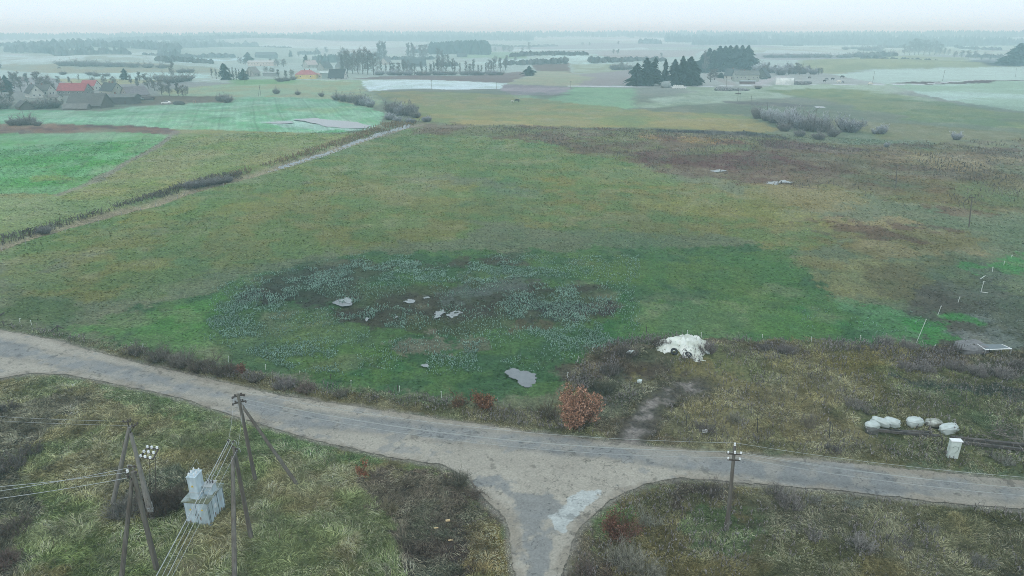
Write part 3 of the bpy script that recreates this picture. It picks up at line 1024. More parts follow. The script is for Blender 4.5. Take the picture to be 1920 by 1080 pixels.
def grow(P, n, length, spread, up, rng, lo=0.25, hi=1.0, wid=0.02, K=3, jit=0.1):
    """n side shoots from each strand of P"""
    N, Kp, _ = P.shape
    i = np.repeat(np.arange(N), n)
    t = rng.uniform(lo, hi, len(i)) * (Kp - 1)
    k = np.minimum(t.astype(int), Kp - 2)
    f = (t - k)[:, None]
    o = P[i, k] * (1 - f) + P[i, k + 1] * f
    d = P[i, k + 1] - P[i, k]
    d /= np.linalg.norm(d, axis=1, keepdims=True) + 1e-9
    s = rng.normal(size=(len(i), 3))
    s -= (s * d).sum(1, keepdims=True) * d
    s /= np.linalg.norm(s, axis=1, keepdims=True) + 1e-9
    v = d * (1 - spread) + s * spread + np.array([0, 0, up])
    v /= np.linalg.norm(v, axis=1, keepdims=True) + 1e-9
    L = length * rng.uniform(0.55, 1.2, len(i)) * (1.15 - 0.55 * t / (Kp - 1))
    u = np.linspace(0, 1, K)
    out = o[:, None] + v[:, None] * (L[:, None] * u)[..., None]
    out += rng.normal(size=out.shape) * (jit * L[:, None] * u)[..., None]
    out[..., 2] += (u ** 2 * 0.12 * L[:, None]) * np.sign(up + 1e-6)
    W = wid * (1 - 0.75 * u)[None] * np.ones((len(i), 1))
    return out, W


def vmesh(name, parts, m, tint=True):
    V, Q, C = cat_(parts)
    me = npmesh(name, V, quads=Q, col=C)
    me.materials.append(m)
    return me


def mobj(name, me, parent=None):
    o = bpy.data.objects.new(name, me)
    o.parent = parent
    return link(o)


m_bark = mat("bark", (0.085, 0.072, 0.06), noise=0.35, scale=3.0, stretch=(1, 1, 0.3), rough=0.95)
m_twig = mat("twigs", attr=True, noise=0.2, scale=0.6, rough=0.95, spec=0.1)
m_leaf = mat("foliage", attr=True, noise=0.3, scale=0.5, rough=0.85, spec=0.15)
m_grass = mat("grass_blades", attr=True, noise=0.18, scale=0.7, rough=0.85, spec=0.12)


def tree_parts(h, seed, tint, width=0.35, dens=1.0, trunk_h=0.22, tw=0.045, up=0.35, birch=False):
    rng = np.random.default_rng(seed)
    z = np.linspace(0, h * 0.8, 7)
    T = np.zeros((1, 7, 3))
    T[0, :, 2] = z
    T[0, :, :2] = np.cumsum(rng.normal(size=(7, 2)) * h * 0.008, 0)
    b = MB()
    b.tube([tuple(p) for p in T[0]], [h * 0.017 * (1 - 0.85 * i / 6) + 0.03 for i in range(7)], 7)
    L1, W1 = grow(T, int(26 * dens), h * width, 0.72, up, rng, trunk_h / 0.8, 1.0, h * 0.0045, 5, 0.05)
    L2, W2 = grow(L1, int(7), h * width * 0.42, 0.6, up * 0.8, rng, 0.2, 1.0, h * 0.0022, 4, 0.08)
    L3, W3 = grow(L2, int(6), h * width * 0.22, 0.6, up * 0.6, rng, 0.15, 1.0, tw, 3, 0.12)
    pr = []
    for L, W, k in ((L1, W1, 0.75), (L1, W1, 0.75), (L2, W2, 0.9), (L3, W3, 1.0)):
        col = np.array(tint)[None] * k * rng.uniform(0.7, 1.25, (len(L), 1))
        pr.append(ribbons(L, W, rng, col))
    return b, pr


def make_tree(name, label, h, seed, tint, group=None, **kw):
    t = thing(name, label, 'tree', (0, 0, -500), 0, group)
    b, pr = tree_parts(h, seed, tint, **kw)
    b.obj('trunk', m_bark, t)
    mobj('crown', vmesh('crown', pr, m_twig), t)
    return t


def conifer(name, label, h, seed, tint, w=0.2, group=None, full=1.0, gap=0.08, spiky=1.0):
    rng = np.random.default_rng(seed)
    t = thing(name, label, 'tree', (0, 0, -500), 0, group)
    b = MB()
    b.tube([(0, 0, 0), (0, 0, h * 0.5), (0, 0, h * 0.97)], [h * 0.016, h * 0.01, 0.03], 7)
    b.obj('trunk', m_bark, t)
    n = int(520 * full)
    u = rng.uniform(0, 1, n) ** 0.85
    z = h * (gap + (0.98 - gap) * u)
    prof = np.where(u < 0.25, 0.7 + u * 1.2, (1 - u) / 0.75) ** 0.55
    a = rng.uniform(0, 2 * np.pi, n)
    lump = 0.25 + 1.25 * sstep(0.2, 0.8, fbm(a * 1.8 + seed * 9, z * 0.38, 1.0, seed, 3, 0.6)) * rng.uniform(0.5, 1.25, n)
    R = h * w * prof * lump + 0.15
    K = 4
    s = np.linspace(0, 1, K)
    rad = R[:, None] * s
    P = np.stack([np.cos(a)[:, None] * rad, np.sin(a)[:, None] * rad, z[:, None] - R[:, None] * (0.22 * s + 0.18 * s ** 2) + rng.normal(size=(n, K)) * 0.08], -1)
    W = (0.10 + R[:, None] * 0.10) * np.array([0.6, 1.0, 0.8, 0.15])
    base = np.array(tint)
    pr = [ribbons(P, W, rng, base[None] * rng.uniform(0.6, 1.2, (n, 1)))]
    S, SW = grow(P, int(7 * spiky), h * 0.035, 0.65, 0.05, rng, 0.15, 1.0, h * 0.0075, 3, 0.12)
    frost = rng.uniform(0, 1, (len(S), 1)) < 0.16
    pr.append(ribbons(S, SW, rng, np.where(frost, base * 2.2 + 0.02, base[None] * rng.uniform(0.6, 1.5, (len(S), 1)))))
    top = np.zeros((5, 3, 3))
    top[:, 1] = rng.normal(size=(5, 3)) * 0.05 + [0, 0, h * 0.04]
    top[:, 2] = rng.normal(size=(5, 3)) * 0.08 + [0, 0, h * 0.07]
    top[..., 2] += h * 0.93
    pr.append(ribbons(top, np.array([[0.35, 0.2, 0.05]] * 5) * h / 22, rng, np.repeat(base[None], 5, 0)))
    mobj('crown', vmesh('crown', pr, m_leaf), t)
    return t


def bush_mesh(h, rad, seed, tint, stems=60, sub=5, tw=0.03, tint2=None, lean=0.55):
    rng = np.random.default_rng(seed)
    n = stems
    o = np.zeros((n, 3))
    a = rng.uniform(0, 2 * np.pi, n)
    q = np.sqrt(rng.uniform(0, 1, n))
    o[:, 0], o[:, 1] = np.cos(a) * q * rad * 0.4, np.sin(a) * q * rad * 0.4
    d = np.stack([np.cos(a) * q * lean, np.sin(a) * q * lean, np.ones(n)], -1) + rng.normal(size=(n, 3)) * 0.12
    d /= np.linalg.norm(d, axis=1, keepdims=True)
    lobe = 0.62 + 0.55 * np.maximum(0, np.sin(a * 2 + seed) * 0.5 + np.sin(a * 3.0 + seed * 1.7) * 0.5 + rng.normal(size=n) * 0.25)
    L = h * rng.uniform(0.45, 1.1, n) * np.clip(lobe, 0.5, 1.15)
    u = np.linspace(0, 1, 4)
    P = o[:, None] + d[:, None] * (L[:, None] * u)[..., None]
    P += rng.normal(size=P.shape) * (0.04 * L[:, None] * u)[..., None]
    P[..., 2] -= 0.1
    W = tw * 1.4 * (1 - 0.7 * u)[None] * np.ones((n, 1))
    S, SW = grow(P, sub, h * 0.35, 0.5, 0.25, rng, 0.2, 1.0, tw, 3, 0.1)
    t1 = np.array(tint)
    t2 = np.array(tint2 if tint2 else tint)
    pr = [ribbons(P, W, rng, t1[None] * rng.uniform(0.6, 1.1, (n, 1)))]
    f = np.clip(S[:, -1, 2:3] / h, 0, 1)
    cs = (t1 * (1 - f) + t2 * f) * rng.uniform(0.7, 1.3, (len(S), 1))
    pr.append(ribbons(S, SW, rng, cs))
    S2, SW2 = grow(S, 3, h * 0.14, 0.55, 0.2, rng, 0.3, 1.0, tw * 0.8, 2, 0.1)
    f = np.clip(S2[:, -1, 2:3] / h, 0, 1)
    pr.append(ribbons(S2, SW2, rng, (t1 * (1 - f) + t2 * f) * rng.uniform(0.7, 1.35, (len(S2), 1))))
    return pr, S


def leaf_parts(S, rng, n, size, tints, rad=0.12):
    """n small leaf faces strewn round shoots S"""
    i = rng.integers(0, len(S), n)
    k = rng.integers(1, S.shape[1], n)
    c = S[i, k] + rng.normal(size=(n, 3)) * rad
    d = rng.normal(size=(n, 3)) + [0, 0, -0.4]
    d /= np.linalg.norm(d, axis=1, keepdims=True)
    s = size * rng.uniform(0.6, 1.3, n)
    P = np.stack([c, c + d * s[:, None] * 0.5, c + d * s[:, None]], 1)
    W = s[:, None] * np.array([0.12, 0.38, 0.06])
    T = np.array(tints)[rng.integers(0, len(tints), n)] * rng.uniform(0.65, 1.3, (n, 1))
    return ribbons(P, W, rng, T)


def bush(name, label, loc, h, rad, seed, tint, group=None, cat='bush', leaves=None, **kw):
    o = mobj(name, vmesh(name, (lambda pr, S: pr + ([leaf_parts(S, np.random.default_rng(seed + 5), *leaves)] if leaves else []))(*bush_mesh(h, rad, seed, tint, **kw)), m_twig))
    o.location = loc
    return tag(o, label, cat, group)


# ---- grass that nobody could count
def inside(px):
    return poly_flat(px)


FL = poly_flat([(-500, 720), (0, 708), (57, 700), (115, 702), (200, 717), (344, 748), (426, 776), (560, 818), (630, 834), (729, 858), (827, 872), (877, 897), (915, 943), (947, 971), (958, 1017), (968, 1080), (972, 1300), (-500, 1300)])
FR = poly_flat([(1040, 1300), (1054, 1080), (1071, 1025), (1090, 986), (1119, 960), (1160, 928), (1208, 909), (1245, 901), (1281, 897), (1353, 902), (1480, 913), (1590, 922), (1740, 940), (1920, 956), (2200, 985), (2200, 1300)])
LOT = poly_flat([(1040, 815), (1040, 770), (1062, 715), (1090, 675), (1140, 650), (1210, 634), (1330, 640), (1640, 645), (1780, 655), (2200, 670), (2200, 935), (1920, 900), (1700, 879), (1500, 859), (1333, 848), (1150, 828)])
VERGE = poly_flat([(-300, 575), (-100, 595), (110, 625), (260, 655), (400, 685), (560, 715), (760, 745), (900, 757), (1040, 770), (1060, 816), (1000, 810), (806, 782), (560, 746), (500, 735), (373, 705), (244, 676), (100, 636), (0, 618), (-300, 568)])


def polar(n, r0, r1, p=1.0, rng=nr, az=46):
    u = rng.uniform(0, 1, n)
    e = 1 + p
    r = (r0 ** e + (r1 ** e - r0 ** e) * u) ** (1 / e)
    a = np.radians(rng.uniform(-az, az, n))
    return r * np.sin(a), r * np.cos(a), r


def stuff(name, parts, m, label=None):
    o = mobj(name, vmesh(name, parts, m))
    return tag(o, kind='stuff')


def blades(x, y, length, width, lift, ang, tint, rng, K=3):
    """arched blades lying along ang; lift = how upright"""
    n = len(x)
    z = H(x, y, micro=True)
    u = np.linspace(0, 1, K)
    hx = np.cos(ang)[:, None] * (length[:, None] * u)
    hy = np.sin(ang)[:, None] * (length[:, None] * u)
    zz = z[:, None] + length[:, None] * (lift[:, None] * np.sin(u * 2.3)[None] * 0.75)
    P = np.stack([x[:, None] + hx, y[:, None] + hy, zz], -1)
    W = width[:, None] * (1 - 0.7 * u ** 2)
    return ribbons(P, W, rng, tint)


print("grass")
rg = np.random.default_rng(5)
# long lodged grass on the rough ground near the road
x, y, r = polar(1500000, 36, 118, 0.55, rg)
mfl, mfr, ml = sdist(FL, x, y) < -0.1, sdist(FR, x, y) < -0.1, sdist(LOT, x, y) < 0
mv = sdist(VERGE, x, y) < 0
dens = fbm(x, y, 2.6, 200, 3)
keep = (mfl | mfr | ml | mv) & (rg.uniform(0, 1, len(x)) < 0.35 + 1.1 * (dens - 0.3)) & (ldist(TRACK, x, y) > 1.6)
keep &= ~((fbm(x, y, 5, 201, 3) > 0.66) & ml)
x, y, r, mfl, mfr, ml, mv = (q[keep] for q in (x, y, r, mfl, mfr, ml, mv))
n = len(x)
base = paint(x, y)
flow = fbm(x, y, 5.5, 203, 2) * 12 + fbm(x, y, 1.4, 204, 2) * 7
lum = fbm(x, y, 1.7, 206, 3, 0.6)
rich = sstep(0.42, 0.62, fbm(x, y, 3.4, 205, 3))[:, None]
dead = np.where(rg.uniform(0, 1, (n, 1)) < 0.5, np.array([[0.27, 0.25, 0.18]]), np.array([[0.19, 0.20, 0.14]]))
k = (0.18 + 0.55 * rich) * rg.uniform(0, 1, (n, 1))
tint = (base * (1 - k) + dead * k) * rg.uniform(0.6, 1.7, (n, 1)) * ((0.30 + 2.0 * lum) * np.where(mfl, 1.25, 1.05))[:, None]
edge = np.minimum(1, np.maximum(0.25, sdist(ROAD, x, y) / 2.2))
L = rg.uniform(0.14, 0.52, n) * edge * np.where(mfl, 1.1, 0.85)
stuff("long_grass", [blades(x, y, L, rg.uniform(0.013, 0.026, n) * (0.6 + r / 90), rg.uniform(0.25, 0.95, n), flow + rg.normal(size=n) * 0.55, np.clip(tint, 0.01, 0.5), rg, 3)], m_grass)

# meadow turf further out: short tufts
x, y, r = polar(340000, 74, 330, 0.15, rg)
keep = (sdist(ROAD, x, y) > 0.6) & (sdist(FL, x, y) > 0) & (sdist(FR, x, y) > 0)
keep &= (rg.uniform(0, 1, len(x)) < 0.25 + 1.3 * (fbm(x, y, 3.5, 210, 4, 0.6) - 0.25))
x, y, r = x[keep], y[keep], r[keep]
n = len(x)
base = paint(x, y)
tint = base * rg.uniform(0.75, 1.5, (n, 1)) * (0.65 + 0.9 * fbm(x, y, 2.5, 211, 4, 0.6))[:, None]
L = rg.uniform(0.15, 0.42, n) * (0.7 + r / 300)
stuff("meadow_grass", [blades(x, y, L, rg.uniform(0.03, 0.07, n) * (0.5 + r / 130), rg.uniform(0.3, 0.9, n), fbm(x, y, 16, 212, 2) * 9 + rg.normal(size=n) * 0.8, np.clip(tint, 0.01, 0.5), rg, 2)], m_grass)


def weeds(name, polys, n, h, tint, tint2, r0=40, r1=130, th=0.5, sc=4.0, seed=0, wid=0.02, tops=5, noroad=0.8):
    rng = np.random.default_rng(seed + 300)
    x, y, r = polar(n, r0, r1, 0.8, rng)
    m = np.zeros(n, bool)
    for p, w in polys:
        m |= (sdist(p, x, y) < 0) & (rng.uniform(0, 1, n) < w)
    m &= (fbm(x, y, sc, 310 + seed, 4, 0.6) + rng.uniform(-0.06, 0.06, n) > th) & (sdist(ROAD, x, y) > noroad) & (ldist(TRACK, x, y) > 1.9)
    x, y, r = x[m], y[m], r[m]
    n = len(x)
    z = H(x, y, micro=True)
    hh = h * rng.uniform(0.5, 1.15, n) * np.exp(rng.normal(size=n) * 0.22)
    u = np.linspace(0, 1, 3)
    lx, ly = rng.normal(size=(2, n)) * 0.28 * hh
    P = np.stack([x[:, None] + lx[:, None] * u, y[:, None] + ly[:, None] * u, z[:, None] + hh[:, None] * u], -1)
    f = fbm(x, y, sc * 0.7, 330 + seed, 3)
    cb = np.array(tint)[None] * rng.uniform(0.5, 1.2, (n, 1))
    pr = [ribbons(P, wid * (1 + r[:, None] / 120) * np.array([0.8, 0.7, 0.4]), rng, cb)]
    S, SW = grow(P, tops, h * 0.26, 0.55, 0.35, rng, 0.5, 1.0, wid * 1.3, 2, 0.1)
    t2 = np.array(tint2)[None] * rng.uniform(0.55, 1.3, (len(S), 1)) * (0.6 + 0.8 * np.repeat(f, tops))[:, None]
    pr.append(ribbons(S, SW * (1 + np.repeat(r, tops)[:, None] / 120), rng, t2))
    return stuff(name, pr, m_twig)


SCR1 = poly_flat([(1062, 715), (1090, 672), (1140, 648), (1210, 632), (1330, 636), (1345, 662), (1310, 695), (1240, 700), (1210, 735), (1130, 780), (1090, 770)])
SCR2 = poly_flat([(1330, 636), (1500, 645), (1640, 645), (1660, 660), (1500, 670), (1345, 662)])
SCR3 = poly_flat([(1640, 640), (1720, 655), (1790, 660), (1930, 665), (1990, 720), (1850, 712), (1690, 695), (1640, 670)])
weeds("dry_weeds", [(SCR1, 1.0), (SCR2, 0.9), (SCR3, 1.0), (LOT, 0.25), (FR, 0.42), (VERGE, 0.7)], 110000, 0.8, (0.10, 0.085, 0.07), (0.29, 0.27, 0.265), 42, 135, 0.47, 4.0, 1, 0.02, 6)
weeds("straw_tussocks", [(LOT, 0.8), (FR, 0.35), (VERGE, 0.5), (FL, 0.12)], 60000, 0.5, (0.20, 0.175, 0.12), (0.27, 0.25, 0.19), 42, 125, 0.52, 3.0, 2)
PLOT = poly_flat([(400, 542), (640, 480), (1200, 478), (1200, 620), (1060, 690), (900, 720), (560, 700), (380, 640)])
weeds("frosty_weeds", [(PLOT, 0.25)] + [(poly_flat(p), 1.0) for p in (
    [(385, 610), (410, 570), (500, 530), (600, 510), (640, 520), (560, 560), (520, 600), (440, 650)],
    [(560, 512), (640, 488), (960, 492), (1070, 515), (960, 535), (700, 530), (620, 540)],
    [(930, 560), (1060, 535), (1150, 560), (1110, 600), (1190, 650), (1060, 660), (960, 610)],
    [(640, 560), (760, 580), (760, 620), (640, 600)], [(430, 640), (640, 640), (640, 700), (520, 690)], [(780, 650), (900, 640), (900, 680), (800, 690)])], 420000, 0.34, (0.11, 0.20, 0.145), (0.35, 0.50, 0.42), 80, 190, 0.485, 3.2, 3, 0.026, 6)
PLOT2 = poly_flat([(1500, 560), (1640, 560), (1740, 600), (1760, 640), (1640, 630), (1500, 620)])
weeds("frosty_weeds", [(PLOT2, 0.9)], 26000, 0.34, (0.12, 0.20, 0.15), (0.34, 0.52, 0.43), 80, 180, 0.5, 6.0, 4, 0.03, 6)
MUD = poly_flat([(1795, 560), (1850, 515), (2000, 520), (2000, 660), (1790, 655)])
weeds("trampled_rape", [(MUD, 0.9)], 26000, 0.25, (0.12, 0.14, 0.12), (0.30, 0.35, 0.32), 80, 190, 0.45, 5.0, 5, 0.03, 5)
BOG = gp([(792, 232), (1000, 238), (1400, 246), (1500, 268), (1640, 275), (1760, 262), (1930, 262), (1930, 398), (1800, 392), (1500, 352), (1380, 338), (1250, 325), (1000, 264)])
weeds("bog_rushes", [(BOG, 1.0)], 60000, 0.7, (0.13, 0.115, 0.09), (0.22, 0.195, 0.155), 150, 460, 0.53, 14.0, 6, 0.045, 3)
# rushes and scrub in the ditch
DL, DR = gp([(0, 468), (130, 426), (340, 365), (540, 312), (700, 260), (780, 240)]), gp([(0, 440), (130, 402), (300, 360), (470, 318), (600, 283), (700, 246), (780, 226)])
BANKP = np.concatenate([DL, DR[::-1]])
RUST = gp([(400, 345), (470, 326), (600, 288), (700, 252), (775, 236), (790, 226), (720, 232), (640, 262), (500, 308), (400, 335)])
weeds("reeds", [(RUST, 1.0)], 150000, 1.1, (0.20, 0.155, 0.09), (0.31, 0.235, 0.14), 150, 400, 0.36, 7.0, 7, 0.045, 4)
SCRUBD = gp([(0, 462), (130, 422), (340, 364), (400, 346), (455, 336), (455, 322), (400, 330), (330, 350), (200, 392), (100, 420), (0, 446)])
weeds("ditch_scrub", [(SCRUBD, 1.0)], 260000, 0.85, (0.10, 0.085, 0.07), (0.17, 0.155, 0.13), 130, 290, 0.30, 7.0, 8, 0.03, 5)

# ------------------------------------------------------------------ poles, wires, kiosk by the road
print("objects")
m_wood = mat("weathered_pole_wood", (0.115, 0.10, 0.085), rgb2=(0.16, 0.15, 0.13), noise=0.3, scale=4, stretch=(1, 1, 0.15), rough=0.95, bump=0.01)
m_conc = mat("pole_concrete", (0.21, 0.20, 0.18), noise=0.25, scale=5, stretch=(1, 1, 0.3), rough=0.9)
m_iron = mat("rusty_iron", (0.075, 0.06, 0.05), noise=0.3, scale=8, rough=0.7)
m_galv = mat("galvanised_wire", (0.42, 0.44, 0.44), noise=0.1, scale=1, rough=0.5, metal=0.3)
m_porc = mat("white_porcelain", (0.78, 0.80, 0.80), noise=0.05, scale=6, rough=0.2, spec=0.6)
m_dporc = mat("brown_porcelain", (0.06, 0.045, 0.04), noise=0.1, scale=6, rough=0.3, spec=0.6)
m_box = mat("light_blue_grey_paint", (0.50, 0.60, 0.66), rgb2=(0.38, 0.46, 0.49), noise=0.2, scale=2.5, rough=0.55, stretch=(1, 1, 0.35))
m_seam_shade = mat("dark_seam_and_shade", (0.16, 0.18, 0.18), noise=0.2, scale=6, rough=0.8)
m_moss = mat("mossy_roof_paint", (0.30, 0.35, 0.34), rgb2=(0.15, 0.16, 0.10), noise=0.3, scale=2.5, rough=0.8)
m_yel = mat("yellow_sign", (0.68, 0.52, 0.05), noise=0.05, scale=4, rough=0.5)
m_white = mat("white_paint", (0.74, 0.76, 0.75), noise=0.08, scale=3, rough=0.6)


def pin(s, c, h=0.14, r=0.055, ax=(0, 0, 1)):
    s.lathe(c, [(r * 0.5, 0), (r, h * 0.2), (r * 0.7, h * 0.4), (r, h * 0.6), (r * 0.8, h * 0.85), (r * 0.2, h)], 8, ax)
    return s


def pole_ab(a, b, ra, rb, k=9):
    b_ = MB()
    a, b = Vector(a), Vector(b)
    b_.tube([a - (b - a).normalized() * 0.3, a.lerp(b, 0.5), b], [ra * 1.2, (ra + rb) * 0.6, rb * 1.2], k)
    return b_


def rel(root, p):
    return Vector(p) - Vector(root.location)


def flatv(px, py):
    q = flat(px, py)
    return Vector((q[0], q[1], 0.0))


def on_z(px, py, z):
    d = ray(px, py)
    t = (z - CAMZ) / d[2]
    return Vector((d[0] * t, d[1] * t, z))


WIRE_R = 0.022
m_dullwire = mat('dull_wire', (0.38, 0.40, 0.38), noise=0.1, scale=1, rough=0.7)


def wire(name, label, a, b, sag=0.4, r=WIRE_R, group=None, m=None):
    a, b = Vector(a), Vector(b)
    s = MB()
    pts = []
    for i in range(13):
        t = i / 12
        p = a.lerp(b, t)
        p.z -= sag * 4 * t * (1 - t)
        pts.append(tuple(p))
    s.tube(pts, r, 5)
    return tag(s.obj(name, m or m_galv), label, 'wire', group)


# the right pole: single, two short crossarms, white insulators
baseE = flatv(1363, 992)
topE = over(baseE, 1377.5, 836)
tE = thing('utility_pole', 'single wooden utility pole with white insulators on the grass right of the junction', 'utility pole', baseE)
pole_ab((0, 0, 0), rel(tE, topE), 0.17, 0.11).obj('post', m_wood, tE)
dirE = (topE - baseE).normalized()
for k, (dz, wdt, m_) in enumerate(((0.75, 1.15, m_porc), (1.35, 1.05, m_porc))):
    c = rel(tE, topE) - dirE * dz
    ca = MB()
    ca.box(c + Vector((0, -0.12, 0)), (wdt, 0.09, 0.10), rz=-0.1)
    arm = ca.obj('crossarm', m_iron, tE)
    for sx in (-1, 1):
        q = c + Vector((sx * wdt * 0.46, -0.12 - sx * 0.05, 0.05))
        pin(MB(), q, 0.24, 0.09).obj('insulator', m_, arm)
pin(MB(), rel(tE, topE), 0.34, 0.10).obj('insulator', m_porc, tE)
pin(MB(), rel(tE, topE) - dirE * 0.75 + Vector((0, -0.2, 0.1)), 0.30, 0.10).obj('insulator', m_porc, tE)

# D: the strutted pole at the roadside
bD1, bD2 = flatv(479, 902), flatv(561, 914)
topD = over(bD1, 446, 738)
tD = thing('utility_pole', 'tall strutted utility pole beside the road with two dark insulator crossarms', 'utility pole', bD1)
pole_ab((0, 0, 0), rel(tD, topD), 0.17, 0.12).obj('post', m_wood, tD)
zs = z_at(bD2, 760)
pole_ab(rel(tD, bD2), rel(tD, over(bD1, 452, 758)), 0.16, 0.11).obj('strut', m_wood, tD)
for dz, w in ((0.25, 1.15), (0.95, 1.25)):
    c = rel(tD, topD) - Vector((0, 0, dz))
    ca = MB().box(c, (w, 0.1, 0.12), rz=0.5)
    arm = ca.obj('crossarm', m_iron, tD)
    for sx in (-1, 1):
        for off in (0.46, 0.25):
            q = c + Vector((sx * w * off * math.cos(0.5), sx * w * off * math.sin(0.5), -0.18 if off > 0.4 else 0.06))
            pin(MB(), q, 0.22, 0.10).obj('insulator', m_dporc, arm)

# C: the A-shaped pole carrying the three thick wires
bC1, bC2 = flatv(440, 1098), flatv(472, 1013)
topC = over(bC2, 438, 838)
apexC = over(bC2, 438, 852)
tC = thing('utility_pole', 'two legged pole just right of the kiosk, thick pale wires ending at its top', 'utility pole', bC2)
pole_ab(rel(tC, bC1), rel(tC, apexC) + Vector((0, -0.2, 0)), 0.18, 0.13).obj('leg', m_wood, tC)
pole_ab((0, 0, 0), rel(tC, topC), 0.17, 0.12).obj('leg', m_wood, tC)
caC = MB()
PC = [over(bC2, 428, 826), over(bC2, 438, 828), over(bC2, 445, 842)]
caC.tube([rel(tC, PC[0]) - Vector((0, 0, 0.35)), rel(tC, topC), rel(tC, PC[2]) - Vector((0, 0, 0.3))], 0.06, 6)
arm = caC.obj('crossarm', m_iron, tC)
for p in PC:
    hook = MB()
    q = rel(tC, p)
    hook.tube([q - Vector((0, 0, 0.35)), q, q + Vector((0.08, 0, 0.12)), q + Vector((0.2, 0, 0.02)), q + Vector((0.24, 0, -0.3))], 0.025, 5)
    hook.obj('bracket', m_galv, arm)
    pin(MB(), q - Vector((0, 0.05, 0.1)), 0.25, 0.09).obj('insulator', m_dporc, arm)

# A: back left A-frame with a switch platform
bA1, bA2 = flatv(210, 951), flatv(287, 972)
apA = over((bA1 + bA2) / 2, 245, 812)
tA = thing('utility_pole', 'rear two legged pole left of the kiosk, carrying a platform of white insulators', 'utility pole', bA1)
topA1, topA2 = over((bA1 + bA2) / 2, 239, 790), over((bA1 + bA2) / 2, 252, 798)
pole_ab((0, 0, 0), rel(tA, over((bA1 + bA2) / 2, 243, 800)), 0.19, 0.14).obj('leg', m_conc, tA)
pole_ab(rel(tA, bA2), rel(tA, apA), 0.18, 0.13).obj('leg', m_conc, tA)
q0 = bA2.lerp(apA, 0.62)
pole_ab(rel(tA, bA2) + Vector((-0.28, 0.05, 0)), rel(tA, q0) + Vector((-0.10, 0.1, 0)), 0.16, 0.13).obj('leg', m_conc, tA)
tub = MB()
tub.tube([rel(tA, topA1), rel(tA, apA), rel(tA, topA2)], 0.06, 6)
tub.tube([rel(tA, topA1) - Vector((0.35, 0, 0.1)), rel(tA, topA1) + Vector((0.3, 0, 0.05))], 0.05, 6)
tub.tube([rel(tA, topA2) - Vector((0.25, 0.1, 0.1)), rel(tA, topA2) + Vector((0.3, -0.1, 0.15))], 0.05, 6)
arm = tub.obj('crossarm', m_iron, tA)
for p in (topA1 + Vector((-0.35, 0, -0.05)), topA1 + Vector((0.05, 0, 0)), topA1 + Vector((0.3, 0, 0.1)), topA2 + Vector((-0.2, 0, 0)), topA2 + Vector((0.3, 0, 0.15)), topA2 + Vector((0.1, -0.1, 0))):
    pin(MB(), rel(tA, p), 0.2, 0.08).obj('insulator', m_dporc, arm)
zp = on_z(262, 857, 6.3)
YA = ((bA1 + bA2) / 2).y
P4 = [over(Vector((0, YA, 0)), 262, 857), over(Vector((0, YA, 0)), 287, 861)]
zpl = P4[0].z
P4 = [on_z(262, 857, zpl), on_z(287, 861, zpl), on_z(297, 842, zpl), on_z(275, 840, zpl)]
pf = MB()
for i in range(4):
    pf.tube([rel(tA, P4[i]), rel(tA, P4[(i + 1) % 4])], 0.075, 5)
pf.tube([rel(tA, P4[0]), rel(tA, on_z(257, 856, zpl)) + Vector((-0.1, 0, 0))], 0.06, 5)
pf.tube([rel(tA, P4[0].lerp(P4[1], 0.33)), rel(tA, P4[3].lerp(P4[2], 0.33))], 0.04, 5)
pf.tube([rel(tA, P4[0].lerp(P4[1], 0.66)), rel(tA, P4[3].lerp(P4[2], 0.66))], 0.04, 5)
pf.tube([rel(tA, P4[3]), rel(tA, q0) + Vector((0, 0.1, 0.4))], 0.04, 5)
plat = pf.obj('switch_frame', m_iron, tA)
for i in range(3):
    for j in range(3):
        q = P4[0].lerp(P4[1], (0.08, 0.42, 0.8)[i]).lerp(P4[3].lerp(P4[2], (0.08, 0.45, 0.9)[i]), j / 2.0)
        pin(MB(), rel(tA, q), 0.30, 0.125).obj('insulator', m_porc, plat)
for px0, y0, y1 in ((281, 861, 905), (291, 857, 912)):
    MB().tube([rel(tA, over(Vector((0, YA, 0)), px0, y0)), rel(tA, over(Vector((0, YA, 0)), px0 + 0.5, y1 + 22))], 0.035, 5).obj('rod', m_iron, tA)
gd = MB()
g0 = bA2.lerp(apA, 0.12)
gd.box(rel(tA, g0) + Vector((0.1, -0.15, 0)), (0.5, 0.25, 0.35))
gd.tube([rel(tA, g0) + Vector((0.3, -0.2, -0.1)), rel(tA, g0) + Vector((0.38, -0.2, 0.9))], 0.04, 5)
gd.obj('switch_handle', m_galv, tA)

# B: front left A-frame
bB1, bB2 = flatv(227, 1092), flatv(295, 1070)
mB = (bB1 + bB2) / 2
apB = over(mB, 250, 900)
topB = over(mB, 249, 884)
tB = thing('utility_pole', 'front two legged pole at the lower left, its wires running off left', 'utility pole', bB1)
pole_ab((0, 0, 0), rel(tB, apB) - Vector((0.1, 0, 0)), 0.17, 0.13).obj('leg', m_wood, tB)
pole_ab(rel(tB, bB2), rel(tB, topB), 0.19, 0.14).obj('leg', m_wood, tB)
cb = MB()
for (xa, ya), (xb, yb) in (((236, 889), (258, 893)), ((240, 876), (254, 874)), ((243, 905), (254, 884))):
    cb.tube([rel(tB, over(mB, xa, ya)), rel(tB, over(mB, xb, yb))], 0.05, 6)
arm = cb.obj('crossarm', m_iron, tB)
PBW = [over(mB, 237, 886), over(mB, 243, 877), over(mB, 240, 896)]
for p in PBW + [over(mB, 256, 888), over(mB, 253, 877), over(mB, 248, 893)]:
    pin(MB(), rel(tB, p), 0.24, 0.09).obj('insulator', m_dporc, arm)
pin(MB(), rel(tB, PBW[0]) + Vector((0.1, 0, 0)), 0.3, 0.11).obj('insulator', m_porc, arm)
lp = MB()
